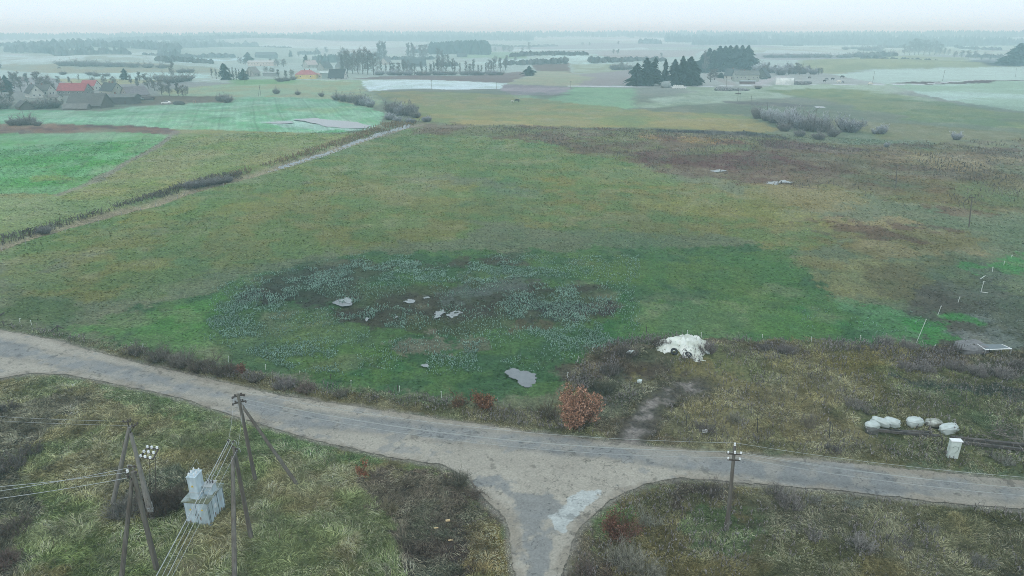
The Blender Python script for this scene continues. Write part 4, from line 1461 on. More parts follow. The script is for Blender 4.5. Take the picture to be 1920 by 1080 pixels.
lp.tube([rel(tB, over(mB, 236, 892)), rel(tB, over(mB, 239, 872)), rel(tB, over(mB, 247, 872)), rel(tB, over(mB, 250, 880))], 0.03, 5)
lp.obj('jumper_wire', m_galv, tB)

# wires
nxt = topE + (topE - topD) * 1.0
nxt.z = topE.z + 0.5
for k, (dx, dy, dz) in enumerate(((0, 0, 0.3), (-0.5, 0, -0.6), (0.5, 0, -0.62), (0.45, 0, -1.2))):
    o3 = Vector((dx, dy, dz))
    wire('overhead_wire', ('topmost overhead wire', 'second overhead wire', 'third overhead wire', 'lowest overhead wire')[k] + ' from the strutted pole to the single pole', topD + Vector((0.1, 0, dz * 0.8)), topE + o3, 1.2 + 0.1 * k, 0.0145, 'overhead wires along the road', m_dullwire)
    wire('overhead_wire', ('topmost overhead wire', 'second overhead wire', 'third overhead wire', 'lowest overhead wire')[k] + ' from the single pole towards the right edge', topE + o3, nxt + o3, 1.2 + 0.1 * k, 0.0145, 'overhead wires along the road', m_dullwire)
for k, (p, ex) in enumerate(zip((PC[0], PC[0] + Vector((0.15, 0, 0)), PC[1], PC[2]), ((292, 1085), (303, 1085), (313, 1085), (322, 1085)))):
    e = on_z(ex[0], ex[1], p.z - 0.6)
    far = p + (e - p) * 2.6
    far.z = p.z - 0.6
    wire('overhead_wire', ('leftmost', 'second', 'third', 'rightmost')[k] + ' of the thick pale wires crossing in front of the kiosk', p, far, 0.3, (0.032, 0.017, 0.022, 0.015)[k], 'thick wires in front of the kiosk')
for k, (p, ey) in enumerate(zip(PBW + [topA1, topA2], (905, 913, 927, 775, 783))):
    e = on_z(0, ey, p.z)
    far = p + (e - p) * 2.2
    wire('overhead_wire', ('upper wire from the front two legged pole to the left edge', 'middle wire from the front two legged pole to the left edge', 'lower wire from the front two legged pole to the left edge', 'upper thin wire from the rear two legged pole to the left edge', 'lower thin wire from the rear two legged pole to the left edge')[k], p, far, 0.35, (0.02, 0.02, 0.022, 0.011, 0.011)[k], 'wires running left from the pole group')
for k, (p, q) in enumerate(((topD + Vector((-0.4, -0.2, -0.4)), PC[0]), (topD + Vector((0.3, 0.1, -0.9)), PC[2]))):
    wire('overhead_wire', ('left', 'right')[k] + ' slack wire hanging between the roadside pole and the pole behind the kiosk', p, q, 0.35, 0.010, 'slack wires between two poles')

# the transformer kiosk
a0, b0, c0 = flatv(352.4, 986), flatv(397, 989), flatv(427, 953)
u = (b0 - a0)
wK = u.length
ux = u.normalized()
vy = Vector((-ux.y, ux.x, 0))
dK = (c0 - b0).dot(vy)
hK = z_at(b0, 943)
ang = math.atan2(ux.y, ux.x)
tK = thing('transformer_kiosk', 'light blue grey transformer kiosk with smaller cabinets on its mossy roof', 'kiosk', a0, ang)
print("kiosk", wK, dK, hK, 'poles', topE.z, topD.z, topC.z, apA.z, apB.z)
MB().box((wK / 2, dK / 2, (hK - 0.12) / 2 - 0.1), (wK, dK, hK + 0.08)).obj('body', m_box, tK)
MB().box((wK / 2, dK / 2, hK), (wK + 0.28, dK + 0.28, 0.09)).obj('roof', m_moss, tK)
for x0, x1 in ((0.06, wK * 0.48), (wK * 0.5, wK - 0.06)):
    d = MB().box(((x0 + x1) / 2, -0.012, hK * 0.49), (x1 - x0, 0.03, hK * 0.84))
    do = d.obj('door', m_box, tK)
    MB().box((x1 - 0.12 if x0 < 0.3 else x0 + 0.12, -0.045, hK * 0.5), (0.04, 0.04, 0.22)).obj('handle', m_seam_shade, do)
    tr = MB()
    cx = (x0 + x1) / 2
    tr.prism([(cx - 0.13, hK * 0.66), (cx + 0.13, hK * 0.66), (cx, hK * 0.66 + 0.22)], -0.036, -0.030)
    tr.obj('warning_sign', m_yel, do)
for xx in (0.03, wK * 0.49, wK - 0.03):
    MB().box((xx, -0.02, hK * 0.5), (0.022, 0.045, hK * 0.9)).obj('seam', m_seam_shade, tK)
for yy in (0.08, dK * 0.23, dK * 0.58, dK * 0.96):
    MB().box((wK + 0.02, yy, hK * 0.5), (0.045, 0.022, hK * 0.9)).obj('seam', m_seam_shade, tK)
MB().box((wK / 2, dK / 2, hK - 0.075), (wK + 0.06, dK + 0.06, 0.07)).obj('painted_shade_band', m_seam_shade, tK)  # solid dark band: shade under the roof edge put in as colour
m_rust = mat("rust_stain", (0.20, 0.11, 0.06), rgb2=(0.30, 0.20, 0.12), noise=0.3, scale=5)
for xx, zz, hh_ in ((0.4, 0.5, 0.5), (1.4, 0.9, 0.35), (wK - 0.35, 0.25, 0.4)):
    MB().box((xx, -0.032, zz), (0.10, 0.012, hh_)).obj('rust_streak', m_rust, tK)
for yy, zz, hh_ in ((0.9, 0.7, 0.5), (1.9, 0.4, 0.6)):
    MB().box((wK + 0.034, yy, zz), (0.012, 0.10, hh_)).obj('rust_streak', m_rust, tK)
for y0, y1 in ((0.12, dK * 0.22), (dK * 0.24, dK * 0.56), (dK * 0.60, dK * 0.94)):
    do = MB().box((wK + 0.012, (y0 + y1) / 2, hK * 0.49), (0.03, y1 - y0, hK * 0.84)).obj('door', m_box, tK)
    if y1 - y0 > 0.6:
        gr = MB()
        for r_ in range(5):
            gr.box((wK + 0.032, (y0 + y1) / 2, hK * 0.52 + r_ * 0.09), (0.012, (y1 - y0) * 0.45, 0.05))
        gr.obj('vent', m_white if y0 < dK * 0.4 else m_galv, do)
# tall narrow cabinet with its bushings
c1 = Vector((wK * 0.42, dK * 0.33, hK + 0.045))
MB().box(c1 + Vector((0, 0, 1.15)), (0.78, 1.15, 2.3)).obj('upper_cabinet', m_box, tK)
MB().box(c1 + Vector((0, 0, 2.33)), (0.88, 1.25, 0.06)).obj('cabinet_lid', m_box, tK)
for i in range(3):
    for s_ in (-1, 1):
        pin(MB(), c1 + Vector((s_ * 0.24, -0.42 + i * 0.42, 2.36)), 0.32, 0.075).obj('insulator', m_porc, tK)
ws = MB()
ws.prism([(c1.x - 0.13, c1.z + 1.3), (c1.x + 0.13, c1.z + 1.3), (c1.x, c1.z + 1.54)], c1.y - 0.592, c1.y - 0.580)
ws.obj('warning_sign', m_yel, tK)
mast = MB()
mast.tube([c1 + Vector((-0.5, -0.1, 0)), c1 + Vector((-0.5, -0.1, 2.4)), c1 + Vector((0.15, 0.5, 3.5)), c1 + Vector((0.25, 0.55, 3.0))], 0.03, 6)
mast.tube([c1 + Vector((-0.5, -0.1, 2.4)), c1 + Vector((-0.5, -0.6, 1.9))], 0.025, 6)
mast.obj('mast', m_galv, tK)
rail = MB()
rail.tube([c1 + Vector((-0.36, -0.62, 0.75)), c1 + Vector((0.5, -0.62, 0.75)), c1 + Vector((1.25, 0.1, 0.75)), c1 + Vector((0.5, 0.62, 0.75)), c1 + Vector((-0.36, 0.6, 0.75)), c1 + Vector((-0.36, -0.62, 0.75))], 0.03, 5)
rail.obj('rail', m_galv, tK)
c2 = Vector((wK * 0.80, dK * 0.56, hK + 0.045))
MB().box(c2 + Vector((0, 0, 0.42)), (0.75, 0.85, 0.84)).obj('low_cabinet', m_box, tK)
MB().box(c2 + Vector((0, 0, 0.87)), (0.95, 1.05, 0.07)).obj('cabinet_lid', m_galv, tK)
for i in range(3):
    q = c2 + Vector((-0.25 + 0.27 * i, 0.1, 0.9))
    pin(MB(), q, 0.3, 0.09).obj('insulator', m_dporc, tK)
    MB().tube([q + Vector((0, 0, 0.3)), q + Vector((0, 0.05, 0.7)), q + Vector((0.12, 0.1, 0.85)), q + Vector((0.3, 0.1, 0.7))], 0.02, 5).obj('rod', m_galv, tK)
for i in range(4):
    MB().box((0.15 + (i % 2) * (wK - 0.3), 0.15 + (i // 2) * (dK - 0.3), -0.08), (0.22, 0.22, 0.3)).obj('foot', m_conc, tK)

# ------------------------------------------------------------------ distant poles on the fields
def far_pole(base, top, label, kind='plain', group='utility poles standing in the fields'):
    P = G(*base)
    T = over(P, *top)
    t = thing('utility_pole', label, 'utility pole', P, 0, group)
    q = T - P
    rr_ = max(0.13, mpp(P) * 0.28)
    b_ = MB()
    b_.tube([(0, 0, -0.4), tuple(q)], [rr_, rr_ * 0.7], 6)
    b_.obj('post', m_wood, t)
    a_ = MB()
    a_.box(q - Vector((0, 0, 0.3)), (1.5, 0.12, 0.14))
    a_.obj('crossarm', m_iron, t)
    if kind == 'strut':
        MB().tube([(1.9, 0, -0.3), tuple(q * 0.9)], [rr_, rr_ * 0.7], 6).obj('strut', m_wood, t)
    if kind == 'tx':
        MB().box(q * 0.55, (3.4, 0.9, 0.6)).obj('platform', m_iron, t)
        MB().tube([(1.5, 0, -0.3), tuple(q * 0.6 + Vector((1.3, 0, 0)))], [rr_, rr_ * 0.7], 6).obj('leg', m_wood, t)
    return t


far_pole((484, 181), (487, 160), 'strutted pole in the frosty green field right of the white car', 'strut')
far_pole((459, 156), (459, 143), 'thin pole beside the dark spruces at the bend of the pale track')
far_pole((809, 167), (809, 150), 'thin pole at the middle of the pale frosted strip')
far_pole((931, 167), (931, 154), 'thin pole at the right end of the pale frosted strip')
far_pole((1070, 165), (1070, 152), 'thin pole at the corner of the ploughed trapezoid field')
far_pole((1362, 168), (1362, 143), 'thin pole on the stone heap in front of the farm garden')
far_pole((1383, 190), (1385, 164), 'pole with a transformer platform below the stone heap', 'tx')
far_pole((1408, 204), (1409, 179), 'thin pole just left of the frosted shrub row')
far_pole((1439, 207), (1439, 192), 'short thin pole behind the frosted shrub row')
far_pole((1636, 155), (1640, 134), 'leaning pole at the near left of the frosted field')
far_pole((1767, 152), (1772, 131), 'leaning pole in the middle of the frosted field')
far_pole((1904, 145), (1906, 127), 'leaning pole at the right edge of the frosted field')
far_pole((1817, 426), (1823, 368), 'utility pole standing alone in the wet meadow at the right')
far_pole((1680, 352), (1682, 308), 'utility pole among the brown rushes')
far_pole((1245, 218), (1246, 200), 'small pole in the meadow left of the shrub row') if False else None

# ------------------------------------------------------------------ fence stakes and posts
m_stake = mat("white_plastic_stake", (0.62, 0.66, 0.63), noise=0.08, scale=4, rough=0.5)
m_gstake = mat("grey_weathered_stake", (0.30, 0.31, 0.29), noise=0.2, scale=4, rough=0.9)
m_dpost = mat("dark_fence_wood", (0.075, 0.07, 0.06), noise=0.3, scale=4, rough=0.95)


def stake(name, label, group, bx, by, tx, ty, rad=None, m=None):
    P = G(bx, by)
    T = over(P, tx, ty)
    r_ = (rad or 0.045) * 0.75 * max(1, mpp(P) / 0.07)
    s = MB()
    s.tube([(0, 0, -0.2), tuple(T - P)], [r_, r_ * 0.8], 6)
    s.box(T - P + Vector((0, 0, -0.12)), (r_ * 3.2, r_ * 2.4, 0.08))
    o = s.obj(name, m or m_stake)
    o.location = P
    return tag(o, label, 'fence post', group)


g1 = 'white stakes along the road edge of the plot'
for q in ((37, 606, 37, 596), (59, 609, 57, 600), (265, 655, 268, 644), (428, 677, 428, 667), (498, 694, 498, 683), (562, 704, 562, 695), (658, 725, 658, 712), (749, 737, 749, 723), (828, 746, 827, 733)):
    stake('fence_stake', 'thin white stake along the roadside edge of the green plot', g1, *q)
g2 = 'white stakes round the brushy mound'
for q in ((1063, 711, 1065, 697), (1082, 678, 1085, 667), (1109, 659, 1112, 650), (1142, 647, 1142, 636), (1289, 630, 1289, 619), (1315, 633, 1315, 623)):
    stake('fence_stake', 'thin white stake round the far side of the brushy mound', g2, *q)
g3 = 'white stakes between the green field and the rough lot'
for q in ((1430, 634, 1430, 626), (1522, 642, 1522, 631), (1614, 638, 1614, 628)):
    stake('fence_stake', 'thin white stake in the row right of the white plastic heap', g3, *q)
g4 = 'white stakes beside the muddy enclosure'
for q in ((1749, 656, 1754, 646), (1758, 591, 1765, 573), (1796, 567, 1800, 556), (1861, 509, 1862, 500), (1882, 497, 1884, 489), (1896, 483, 1898, 478)):
    stake('fence_stake', 'thin white stake on the line left of the muddy enclosure', g4, *q)
g5 = 'pale posts along the ditch'
for q in ((3, 470, 3, 463), (48, 459, 48, 451), (122, 436, 122, 429), (167, 425, 167, 417), (184, 419, 184, 413), (228, 405, 228, 398), (263, 395, 263, 388), (291, 387, 291, 380), (333, 373, 333, 366), (345, 368, 345, 362), (366, 362, 366, 356), (419, 350, 419, 343), (530, 312, 530, 307), (560, 302, 560, 297)):
    stake('fence_stake', 'small pale post on the meadow side of the ditch', g5, *q, m=m_gstake)
for q, lb in (((1718, 642, 1737, 598), 'long thin white stake leaning over the bright green corner'), ((1839, 548, 1845, 527), 'thin grey stake leaning in the middle of the mud')):
    stake('fence_stake', lb, None, *q, rad=0.05)
for (xa, ya, xb, yb), lb in (((1839, 548.5, 1852, 550.5), 'white rail lying flat on the mud'), ((1838, 524, 1847, 518), 'white rail lying askew beyond the leaning stake')):
    P, Q = G(xa, ya), G(xb, yb)
    s = MB().tube([(0, 0, 0.12), tuple(Q - P + Vector((0, 0, 0.12)))], 0.06, 6)
    o = s.obj('fence_rail', m_stake)
    o.location = P
    tag(o, lb, 'rail')
g6 = 'dark wooden posts on the verge right of the mud track'
for q, lb in (((1420, 812, 1421, 784), 'dark wooden post nearest the mud track on the right'), ((1555, 826, 1557, 790), 'dark wooden post left of the wrapped bales'), ((1766, 843, 1767, 820), 'dark wooden post left of the white cabinet'), ((1860, 856, 1861, 832), 'dark wooden post right of the white cabinet'), ((1287, 800, 1287, 779), 'dark wooden post beside the mouth of the mud track'),
              ((882, 752, 883, 734), 'dark wooden post between the two brown saplings'), ((745, 735, 745, 722), 'short dark post among the roadside stakes'), ((1212, 625, 1212, 612), 'thin dark post behind the brushy mound'), ((620, 712, 620, 701), 'thin dark post by the lilac roadside shrub')):
    stake('fence_post', lb, g6, *q, rad=0.075, m=m_dpost)
# old trestles at the left corner of the plot
for k, (segs, lb) in enumerate((((((95, 621, 110, 610), (119, 616, 106, 610), (107, 613, 108, 622))), 'dark wooden trestle at the left corner of the plot'),
                                (((70, 600, 84, 618), (71, 598, 70, 613)), 'two thin dark poles leaning together beside the road'), (((-2, 593, 8, 586), (2, 588, 0, 598)), 'dark leaning poles at the left edge above the road'))):
    P = G(segs[0][0], segs[0][1])
    s = MB()
    for xa, ya, xb, yb in segs:
        A_, B_ = over(P, xa, ya) - P, over(P, xb, yb) - P
        s.tube([tuple(A_), tuple(B_)], 0.09, 6)
    o = s.obj('trestle', m_dpost)
    o.location = P
    tag(o, lb, 'trestle')

# ------------------------------------------------------------------ white heap, bales, cabinet, beams, shelter
def blob(name, label, cat, loc, size, rz, seed, m, group=None, wr=0.10, tilt=0.0, res=(20, 14), box=0.55, tie=False):
    rg_ = np.random.default_rng(seed)
    th, ph = np.meshgrid(np.linspace(0, 2 * np.pi, res[0] * 2, endpoint=False), np.linspace(-np.pi / 2, np.pi / 2, res[1]))
    f = lambda v: np.sign(v) * np.abs(v) ** box
    X, Y, Z = f(np.sin(ph)), f(np.cos(ph)) * f(np.cos(th)), f(np.cos(ph)) * f(np.sin(th))
    X, Y, Z = X.ravel(), Y.ravel(), Z.ravel()
    nz = 1 + wr * (fbm(X * 3 + seed, Y * 3 + Z * 4, 1.0, seed, 4, 0.6) - 0.5) * 2
    nz2 = 1 + wr * 0.8 * (fbm(X * 1.2 + seed, Y * 9 + Z * 7, 1.0, seed + 5, 3, 0.6) - 0.5) * 2
    V = np.stack([X * size[0] / 2 * nz, Y * size[1] / 2 * nz * nz2, Z * size[2] / 2 * nz * nz2], -1)
    n1_, n2_ = res[1], res[0] * 2
    i, j = np.meshgrid(np.arange(n1_ - 1), np.arange(n2_), indexing='ij')
    q = np.stack([i * n2_ + j, i * n2_ + (j + 1) % n2_, (i + 1) * n2_ + (j + 1) % n2_, (i + 1) * n2_ + j], -1).reshape(-1, 4)
    V[:, 2] += size[2] * 0.42
    me = npmesh(name, V, quads=q, smooth=True)
    me.materials.append(m)
    o = link(bpy.data.objects.new(name, me))
    o.location = loc
    o.rotation_euler = (0, tilt, rz)
    return tag(o, label, cat, group)


m_film = mat("white_bale_film", (0.52, 0.58, 0.56), rgb2=(0.36, 0.41, 0.38), noise=0.12, scale=1.6, rough=0.35, spec=0.5, bump=0.04)
m_oldfilm = mat("torn_bale_net", (0.40, 0.42, 0.38), rgb2=(0.13, 0.12, 0.09), noise=0.4, scale=2.5, rough=0.8)
gb = 'wrapped bales on the rough lot'
for (px, py, l, w_, h_, rz, m_, lb, sd) in ((1634, 806, 1.7, 1.2, 1.15, 0.1, m_film, 'wrapped white bale at the left end, partly sunk behind the dark stone', 1),
                                       (1650, 799, 2.4, 1.15, 1.1, -0.75, m_film, 'long white wrapped bale lying askew, second from the left', 2),
                                       (1671, 800, 1.9, 1.2, 1.15, -0.6, m_film, 'rounded white wrapped bale at the right end of the trio', 3),
                                       (1713, 799, 2.1, 1.4, 1.2, 0.15, m_film, 'loosely wrapped white bale standing alone between the trio and the torn one', 4),
                                       (1749, 800, 1.9, 1.3, 1.0, -0.2, m_oldfilm, 'torn grey bale with weeds growing through its net', 5),
                                       (1777, 812, 2.5, 1.35, 1.25, 0.28, m_film, 'large white wrapped bale at the right end of the row', 6)):
    blob('wrapped_bale', lb, 'bale', flatv(px, py) + Vector((0, 0, 0.12)), (l * 0.88, w_ * 0.88, h_ * 0.88), rz, sd, m_, gb, wr=0.2, box=0.7)

# heap of white plastic
HW = poly_flat([(1231, 656), (1240, 651), (1257, 653), (1264, 645), (1278, 639), (1295, 641), (1310, 649), (1320, 660), (1316, 672), (1310, 680), (1313, 688), (1298, 687), (1282, 679), (1270, 672), (1262, 674), (1245, 676), (1238, 666)])
xs, ys = np.arange(HW[:, 0].min() - 1, HW[:, 0].max() + 1, 0.10), np.arange(HW[:, 1].min() - 1, HW[:, 1].max() + 1, 0.10)
X, Y = np.meshgrid(xs, ys)
x, y = X.ravel(), Y.ravel()
s_ = 0.65 - (sdist(HW, x, y) + (fbm(x, y, 1.1, 400, 4, 0.6) - 0.5) * 1.6)
ridge = 1 - np.abs(fbm(x, y, 0.8, 401, 4, 0.68) - 0.5) * 5
z = H(x, y) + 0.12 + 0.75 * sstep(0, 2.2, s_) + ridge * 0.42 * sstep(0, 0.8, s_) + (fbm(x, y, 2.2, 402, 2) - 0.5) * 1.4 * sstep(0, 1.5, s_)
z = np.where(s_ < 0.15, H(x, y) - 0.15, z)
ny, nx = X.shape
i, j = np.meshgrid(np.arange(ny - 1), np.arange(nx - 1), indexing='ij')
q = np.stack([i * nx + j, i * nx + j + 1, (i + 1) * nx + j + 1, (i + 1) * nx + j], -1).reshape(-1, 4)
q = q[(s_[q] > 0).any(1)]
used, inv = np.unique(q.ravel(), return_inverse=True)
cH = Vector((float(x[used].mean()), float(y[used].mean()), 1.0))
V = np.stack([x[used] - cH.x, y[used] - cH.y, z[used] - cH.z], -1)
me = npmesh('plastic_heap', V, quads=inv.reshape(-1, 4), smooth=False)
me.materials.append(mat("crumpled_white_film", (0.74, 0.77, 0.71), rgb2=(0.50, 0.53, 0.46), noise=0.15, scale=1.2, rough=0.4, spec=0.5, bump=0.10, scale2=0.6))
o = link(bpy.data.objects.new('plastic_heap', me))
o.location = cH
tag(o, 'large crumpled heap of white plastic film on the brushy mound', 'plastic heap')
m_tyre = mat("old_tyre_rubber", (0.03, 0.033, 0.037), noise=0.3, scale=6, rough=0.7)


def tyre(label, P, R_, r_, tilt):
    s = MB()
    K, k2 = 20, 8
    for a in range(K):
        for b in range(k2):
            aa, bb = 2 * math.pi * a / K, 2 * math.pi * b / k2
            s.v.append(((R_ + r_ * math.cos(bb)) * math.cos(aa), (R_ + r_ * math.cos(bb)) * math.sin(aa), r_ * 1.1 * math.sin(bb)))
    for a in range(K):
        for b in range(k2):
            s.f.append((a * k2 + b, ((a + 1) % K) * k2 + b, ((a + 1) % K) * k2 + (b + 1) % k2, a * k2 + (b + 1) % k2))
    o = s.obj('old_tyre', m_tyre, None, True)
    o.location = P
    o.rotation_euler = (tilt, 0.1, 0)
    return tag(o, label, 'tyre', 'tyres on the plastic heap')


tyre('black tyre in the dip at the left of the white heap', on_z(1264, 659, 1.62), 0.36, 0.14, 0.9)
tyre('weed grown tyre half hidden on the right of the white heap', on_z(1291, 664, 1.6), 0.34, 0.12, 0.3)
for k, (px, py, rz) in enumerate(((1183, 665, 0.3), (1199, 720, -0.4), (1326, 666, 0.2))):
    blob('plastic_scrap', ('pale torn film caught in the brush left of the heap', 'small pale scrap at the foot of the mound', 'small white scrap just right of the heap')[k], 'scrap', G(px, py) + Vector((0, 0, 0.25)), (1.2 if k == 0 else 0.6, 0.7, 0.35), rz, 30 + k, m_film, 'scraps of film round the heap', wr=0.3)
# small white plate near the road
P = flatv(1321, 815)
t = thing('marker_plate', 'small white plate on a short post at the verge right of the mud track', 'marker', P, 0.2)
MB().tube([(0, 0, -0.2), (0, 0, 0.55)], 0.04, 6).obj('post', m_gstake, t)
MB().box((0, -0.05, 0.5), (0.62, 0.05, 0.36), rot=Matrix.Rotation(-0.5, 3, 'X')).obj('plate', m_white, t)
# tall white cabinet
P = flatv(1786, 861)
hC = z_at(P, 828)
t = thing('metal_cabinet', 'tall narrow white cabinet standing alone on the verge near the right edge', 'cabinet', P, -0.12)
mcab = mat("chalky_cabinet_paint", (0.55, 0.62, 0.58), rgb2=(0.46, 0.52, 0.47), noise=0.15, scale=2, rough=0.6)
MB().box((0, 0.25, hC / 2 - 0.05), (1.02, 0.5, hC + 0.1)).obj('body', mcab, t)
MB().box((0, 0.22, hC + 0.03), (1.14, 0.64, 0.08)).obj('lid', m_white, t)
dr = MB().box((0, -0.015, hC * 0.48), (0.90, 0.03, hC * 0.86)).obj('door', mcab, t)
em = MB()
em.tube([(-0.3, -0.04, hC * 0.66), (-0.1, -0.04, hC * 0.72), (0.3, -0.04, hC * 0.70), (0.27, -0.04, hC * 0.5), (0.05, -0.04, hC * 0.35)], 0.028, 5)
em.obj('stain_streak', mat("grey_green_streak", (0.16, 0.20, 0.17), noise=0.2, scale=4), dr)
# beams on the ground
m_beam = mat("old_beam", (0.07, 0.065, 0.06), rgb2=(0.11, 0.10, 0.09), noise=0.3, scale=3, rough=0.95)
for k, (xa, ya, xb, yb, w_, lb) in enumerate(((1632, 809, 1760, 822, 0.34, 'long dark beam lying in front of the white bales'), (1666, 812, 1740, 815, 0.26, 'shorter dark beam tucked beside the long one'),
                                              (1782, 824, 1990, 846, 0.38, 'long dark beam running right behind the white cabinet'), (1800, 833, 1990, 856, 0.26, 'thinner beam beside it nearer the road'))):
    A_, B_ = flatv(xa, ya), flatv(xb, yb)
    s = MB()
    d_ = B_ - A_
    s.box(d_ / 2 + Vector((0, 0, 0.28)), (d_.length, w_, 0.3), rz=math.atan2(d_.y, d_.x))
    o = s.obj('wooden_beam', m_beam)
    o.location = A_
    tag(o, lb, 'beam', 'beams lying on the rough lot')
blob('dark_stone', 'dark boulder in front of the leftmost bale', 'stone', flatv(1634, 812), (1.3, 0.8, 0.7), 0.1, 77, mat("dark_stone", (0.10, 0.10, 0.09), noise=0.3, scale=3), wr=0.15)
# lean-to shelter
A_, B_ = on_z(1848, 656, 1.0), on_z(1897, 654, 1.0)
C_, D_ = on_z(1878, 645.5, 1.25), on_z(1832, 645.5, 1.25)
t = thing('cattle_shelter', 'low lean-to roof of grey sheet with white edging at the mud enclosure', 'shelter', (A_.x, A_.y, 0))
m_sheet = mat("grey_metal_sheet", (0.15, 0.18, 0.19), noise=0.12, scale=2, rough=0.5)
L0 = Vector((A_.x, A_.y, 0))
rf = MB()
up_ = Vector((0, 0, 0.03))
rf.quad(A_ - L0, B_ - L0, C_ - L0, D_ - L0)
rf.quad(A_ - L0 - up_ * 2, D_ - L0 - up_ * 2, C_ - L0 - up_ * 2, B_ - L0 - up_ * 2)
rf.obj('roof', m_sheet, t)
ed = MB()
for p, q in ((A_, B_), (D_, A_)):
    ed.tube([p - L0 + Vector((0, 0, 0.02)), q - L0 + Vector((0, 0, 0.02))], 0.065, 6)
ed.tube([B_ - L0, C_ - L0], 0.05, 6)
ed.obj('edging', m_white, t)
for p in (A_, B_, C_, D_):
    q = p - L0
    MB().tube([(q.x, q.y, -0.2), (q.x, q.y, q.z - 0.02)], 0.07, 6).obj('leg', m_gstake, t)
MB().tube([on_z(1878, 661, 0.1) - L0, on_z(1878, 655, 1.05) - L0], 0.05, 6).obj('post', m_stake, t)
blob('mud_mound', 'round grey mound of dried mud left of the lean-to roof', 'mound', G(1820, 657) - Vector((0, 0, 0.2)), (4.2, 3.2, 1.5), 0.2, 55, mat("dried_mud", (0.17, 0.17, 0.17), noise=0.35, scale=2), wr=0.12)
# rusty harrow
P = G(1792, 664)
t = thing('harrow', 'rusty spiked harrow dumped behind the brush left of the lean-to', 'harrow', P, 0.1)
hb_ = MB()
rr2 = random.Random(3)
for k in range(4):
    hb_.tube([(-2.6, k * 0.5, 0.5), (2.4, k * 0.5 + 0.1, 0.55 + 0.1 * k)], 0.06, 5)
hb_.obj('frame', m_iron, t)
hs = MB()
for k in range(40):
    x0 = rr2.uniform(-2.6, 2.4)
    y0 = rr2.choice((0, 0.5, 1.0, 1.5))
    hs.tube([(x0, y0, 0.3), (x0 + rr2.uniform(-0.2, 0.2), y0, rr2.uniform(0.9, 1.6))], 0.03, 4)
hs.obj('spikes', m_iron, t)
MB().tube([(0.4, -0.2, 0.4), (1.5, -0.1, 0.7), (2.6, 0.2, 1.3)], 0.14, 6).obj('drawbar', m_dpost, t)
# brash piles
def brash(label, P, L, n, seed, tint, hgt=0.5):
    rg_ = np.random.default_rng(seed)
    o_ = rg_.normal(size=(n, 3)) * [L * 0.35, L * 0.25, 0.05] + [0, 0, hgt * 0.4]
    a = rg_.uniform(0, np.pi * 2, n)
    d = np.stack([np.cos(a), np.sin(a), rg_.uniform(-0.05, 0.3, n)], -1)
    ln = rg_.uniform(0.5, 1.3, n) * L * 0.5
    u = np.linspace(0, 1, 4)
    Pp = o_[:, None] + d[:, None] * (ln[:, None] * u)[..., None] + rg_.normal(size=(n, 4, 3)) * 0.06
    Wd = np.repeat((0.035 * (1 - 0.6 * u))[None], n, 0)
    S, SW = grow(Pp, 4, L * 0.18, 0.6, 0.05, rg_, 0.3, 1, 0.018, 3)
    pr = [ribbons(Pp, Wd, rg_, np.array(tint)[None] * rg_.uniform(0.6, 1.3, (n, 1))), ribbons(S, SW, rg_, np.array(tint)[None] * rg_.uniform(0.5, 1.2, (len(S), 1)))]
    o = mobj('brushwood_pile', vmesh('brushwood_pile', pr, m_twig))
    o.location = P
    return tag(o, label, 'brushwood')


brash('pale cut branches piled at the right edge beyond the beams', flatv(1898, 822), 4.0, 90, 3, (0.22, 0.20, 0.17))
brash('dark cut branches strewn left of the junction mouth', flatv(830, 990), 4.2, 90, 4, (0.12, 0.10, 0.08))
brash('dark brushwood on the inside corner of the road', flatv(880, 935), 2.6, 60, 5, (0.13, 0.105, 0.085))
for k, (px, py) in enumerate(((840, 984), (845, 1021), (818, 998))):
    s = MB().tube([(-0.2, 0, 0.15), (0.2, 0.05, 0.18)], 0.11 if k == 0 else 0.06, 8)
    o = s.obj('cut_log', mat("fresh_cut_wood", (0.55, 0.42, 0.24), noise=0.15, scale=4))
    o.location = flatv(px, py) + Vector((0, 0, 0.3))
    tag(o, ('short fresh cut log, uppermost of three in the dark brushwood', 'small pale chip of wood lowest in the dark brushwood', 'thin pale cut stick left of the other two')[k], 'log', 'cut wood in the brushwood')

# ------------------------------------------------------------------ bushes near the road
LIL = (0.17, 0.155, 0.16)
gbr = 'bare shrubs along the roadside hedge'
bush('oak_sapling', 'young oak still covered in rusty brown leaves beside the road', flatv(1083, 800), 4.6, 2.1, 21, (0.10, 0.07, 0.05), None, 'tree', stems=45, sub=9, tw=0.022, lean=0.42,
     leaves=(11000, 0.2, [(0.40, 0.22, 0.14), (0.32, 0.175, 0.115), (0.48, 0.29, 0.20), (0.20, 0.12, 0.085)], 0.16))
bush('oak_sapling', 'small brown leaved sapling left of the large oak on the verge', flatv(908, 768), 2.6, 0.9, 22, (0.09, 0.07, 0.05), None, 'tree', stems=22, sub=6, tw=0.02,
     leaves=(1500, 0.18, [(0.26, 0.14, 0.08), (0.20, 0.10, 0.06)], 0.14))
bush('oak_sapling', 'low thin brown leaved sapling left of the small one', flatv(862, 764), 1.9, 0.9, 23, (0.09, 0.07, 0.05), None, 'tree', stems=22, sub=6, tw=0.02,
     leaves=(600, 0.15, [(0.20, 0.12, 0.08), (0.17, 0.10, 0.06)], 0.14))
bush('oak_sapling', 'orange brown leaved shrub on the grass right of the junction', flatv(1160, 1012), 3.4, 1.1, 24, (0.13, 0.07, 0.05), None, 'tree', stems=34, sub=8, tw=0.018,
     leaves=(1500, 0.13, [(0.19, 0.10, 0.075), (0.22, 0.115, 0.08), (0.13, 0.075, 0.055)], 0.16))
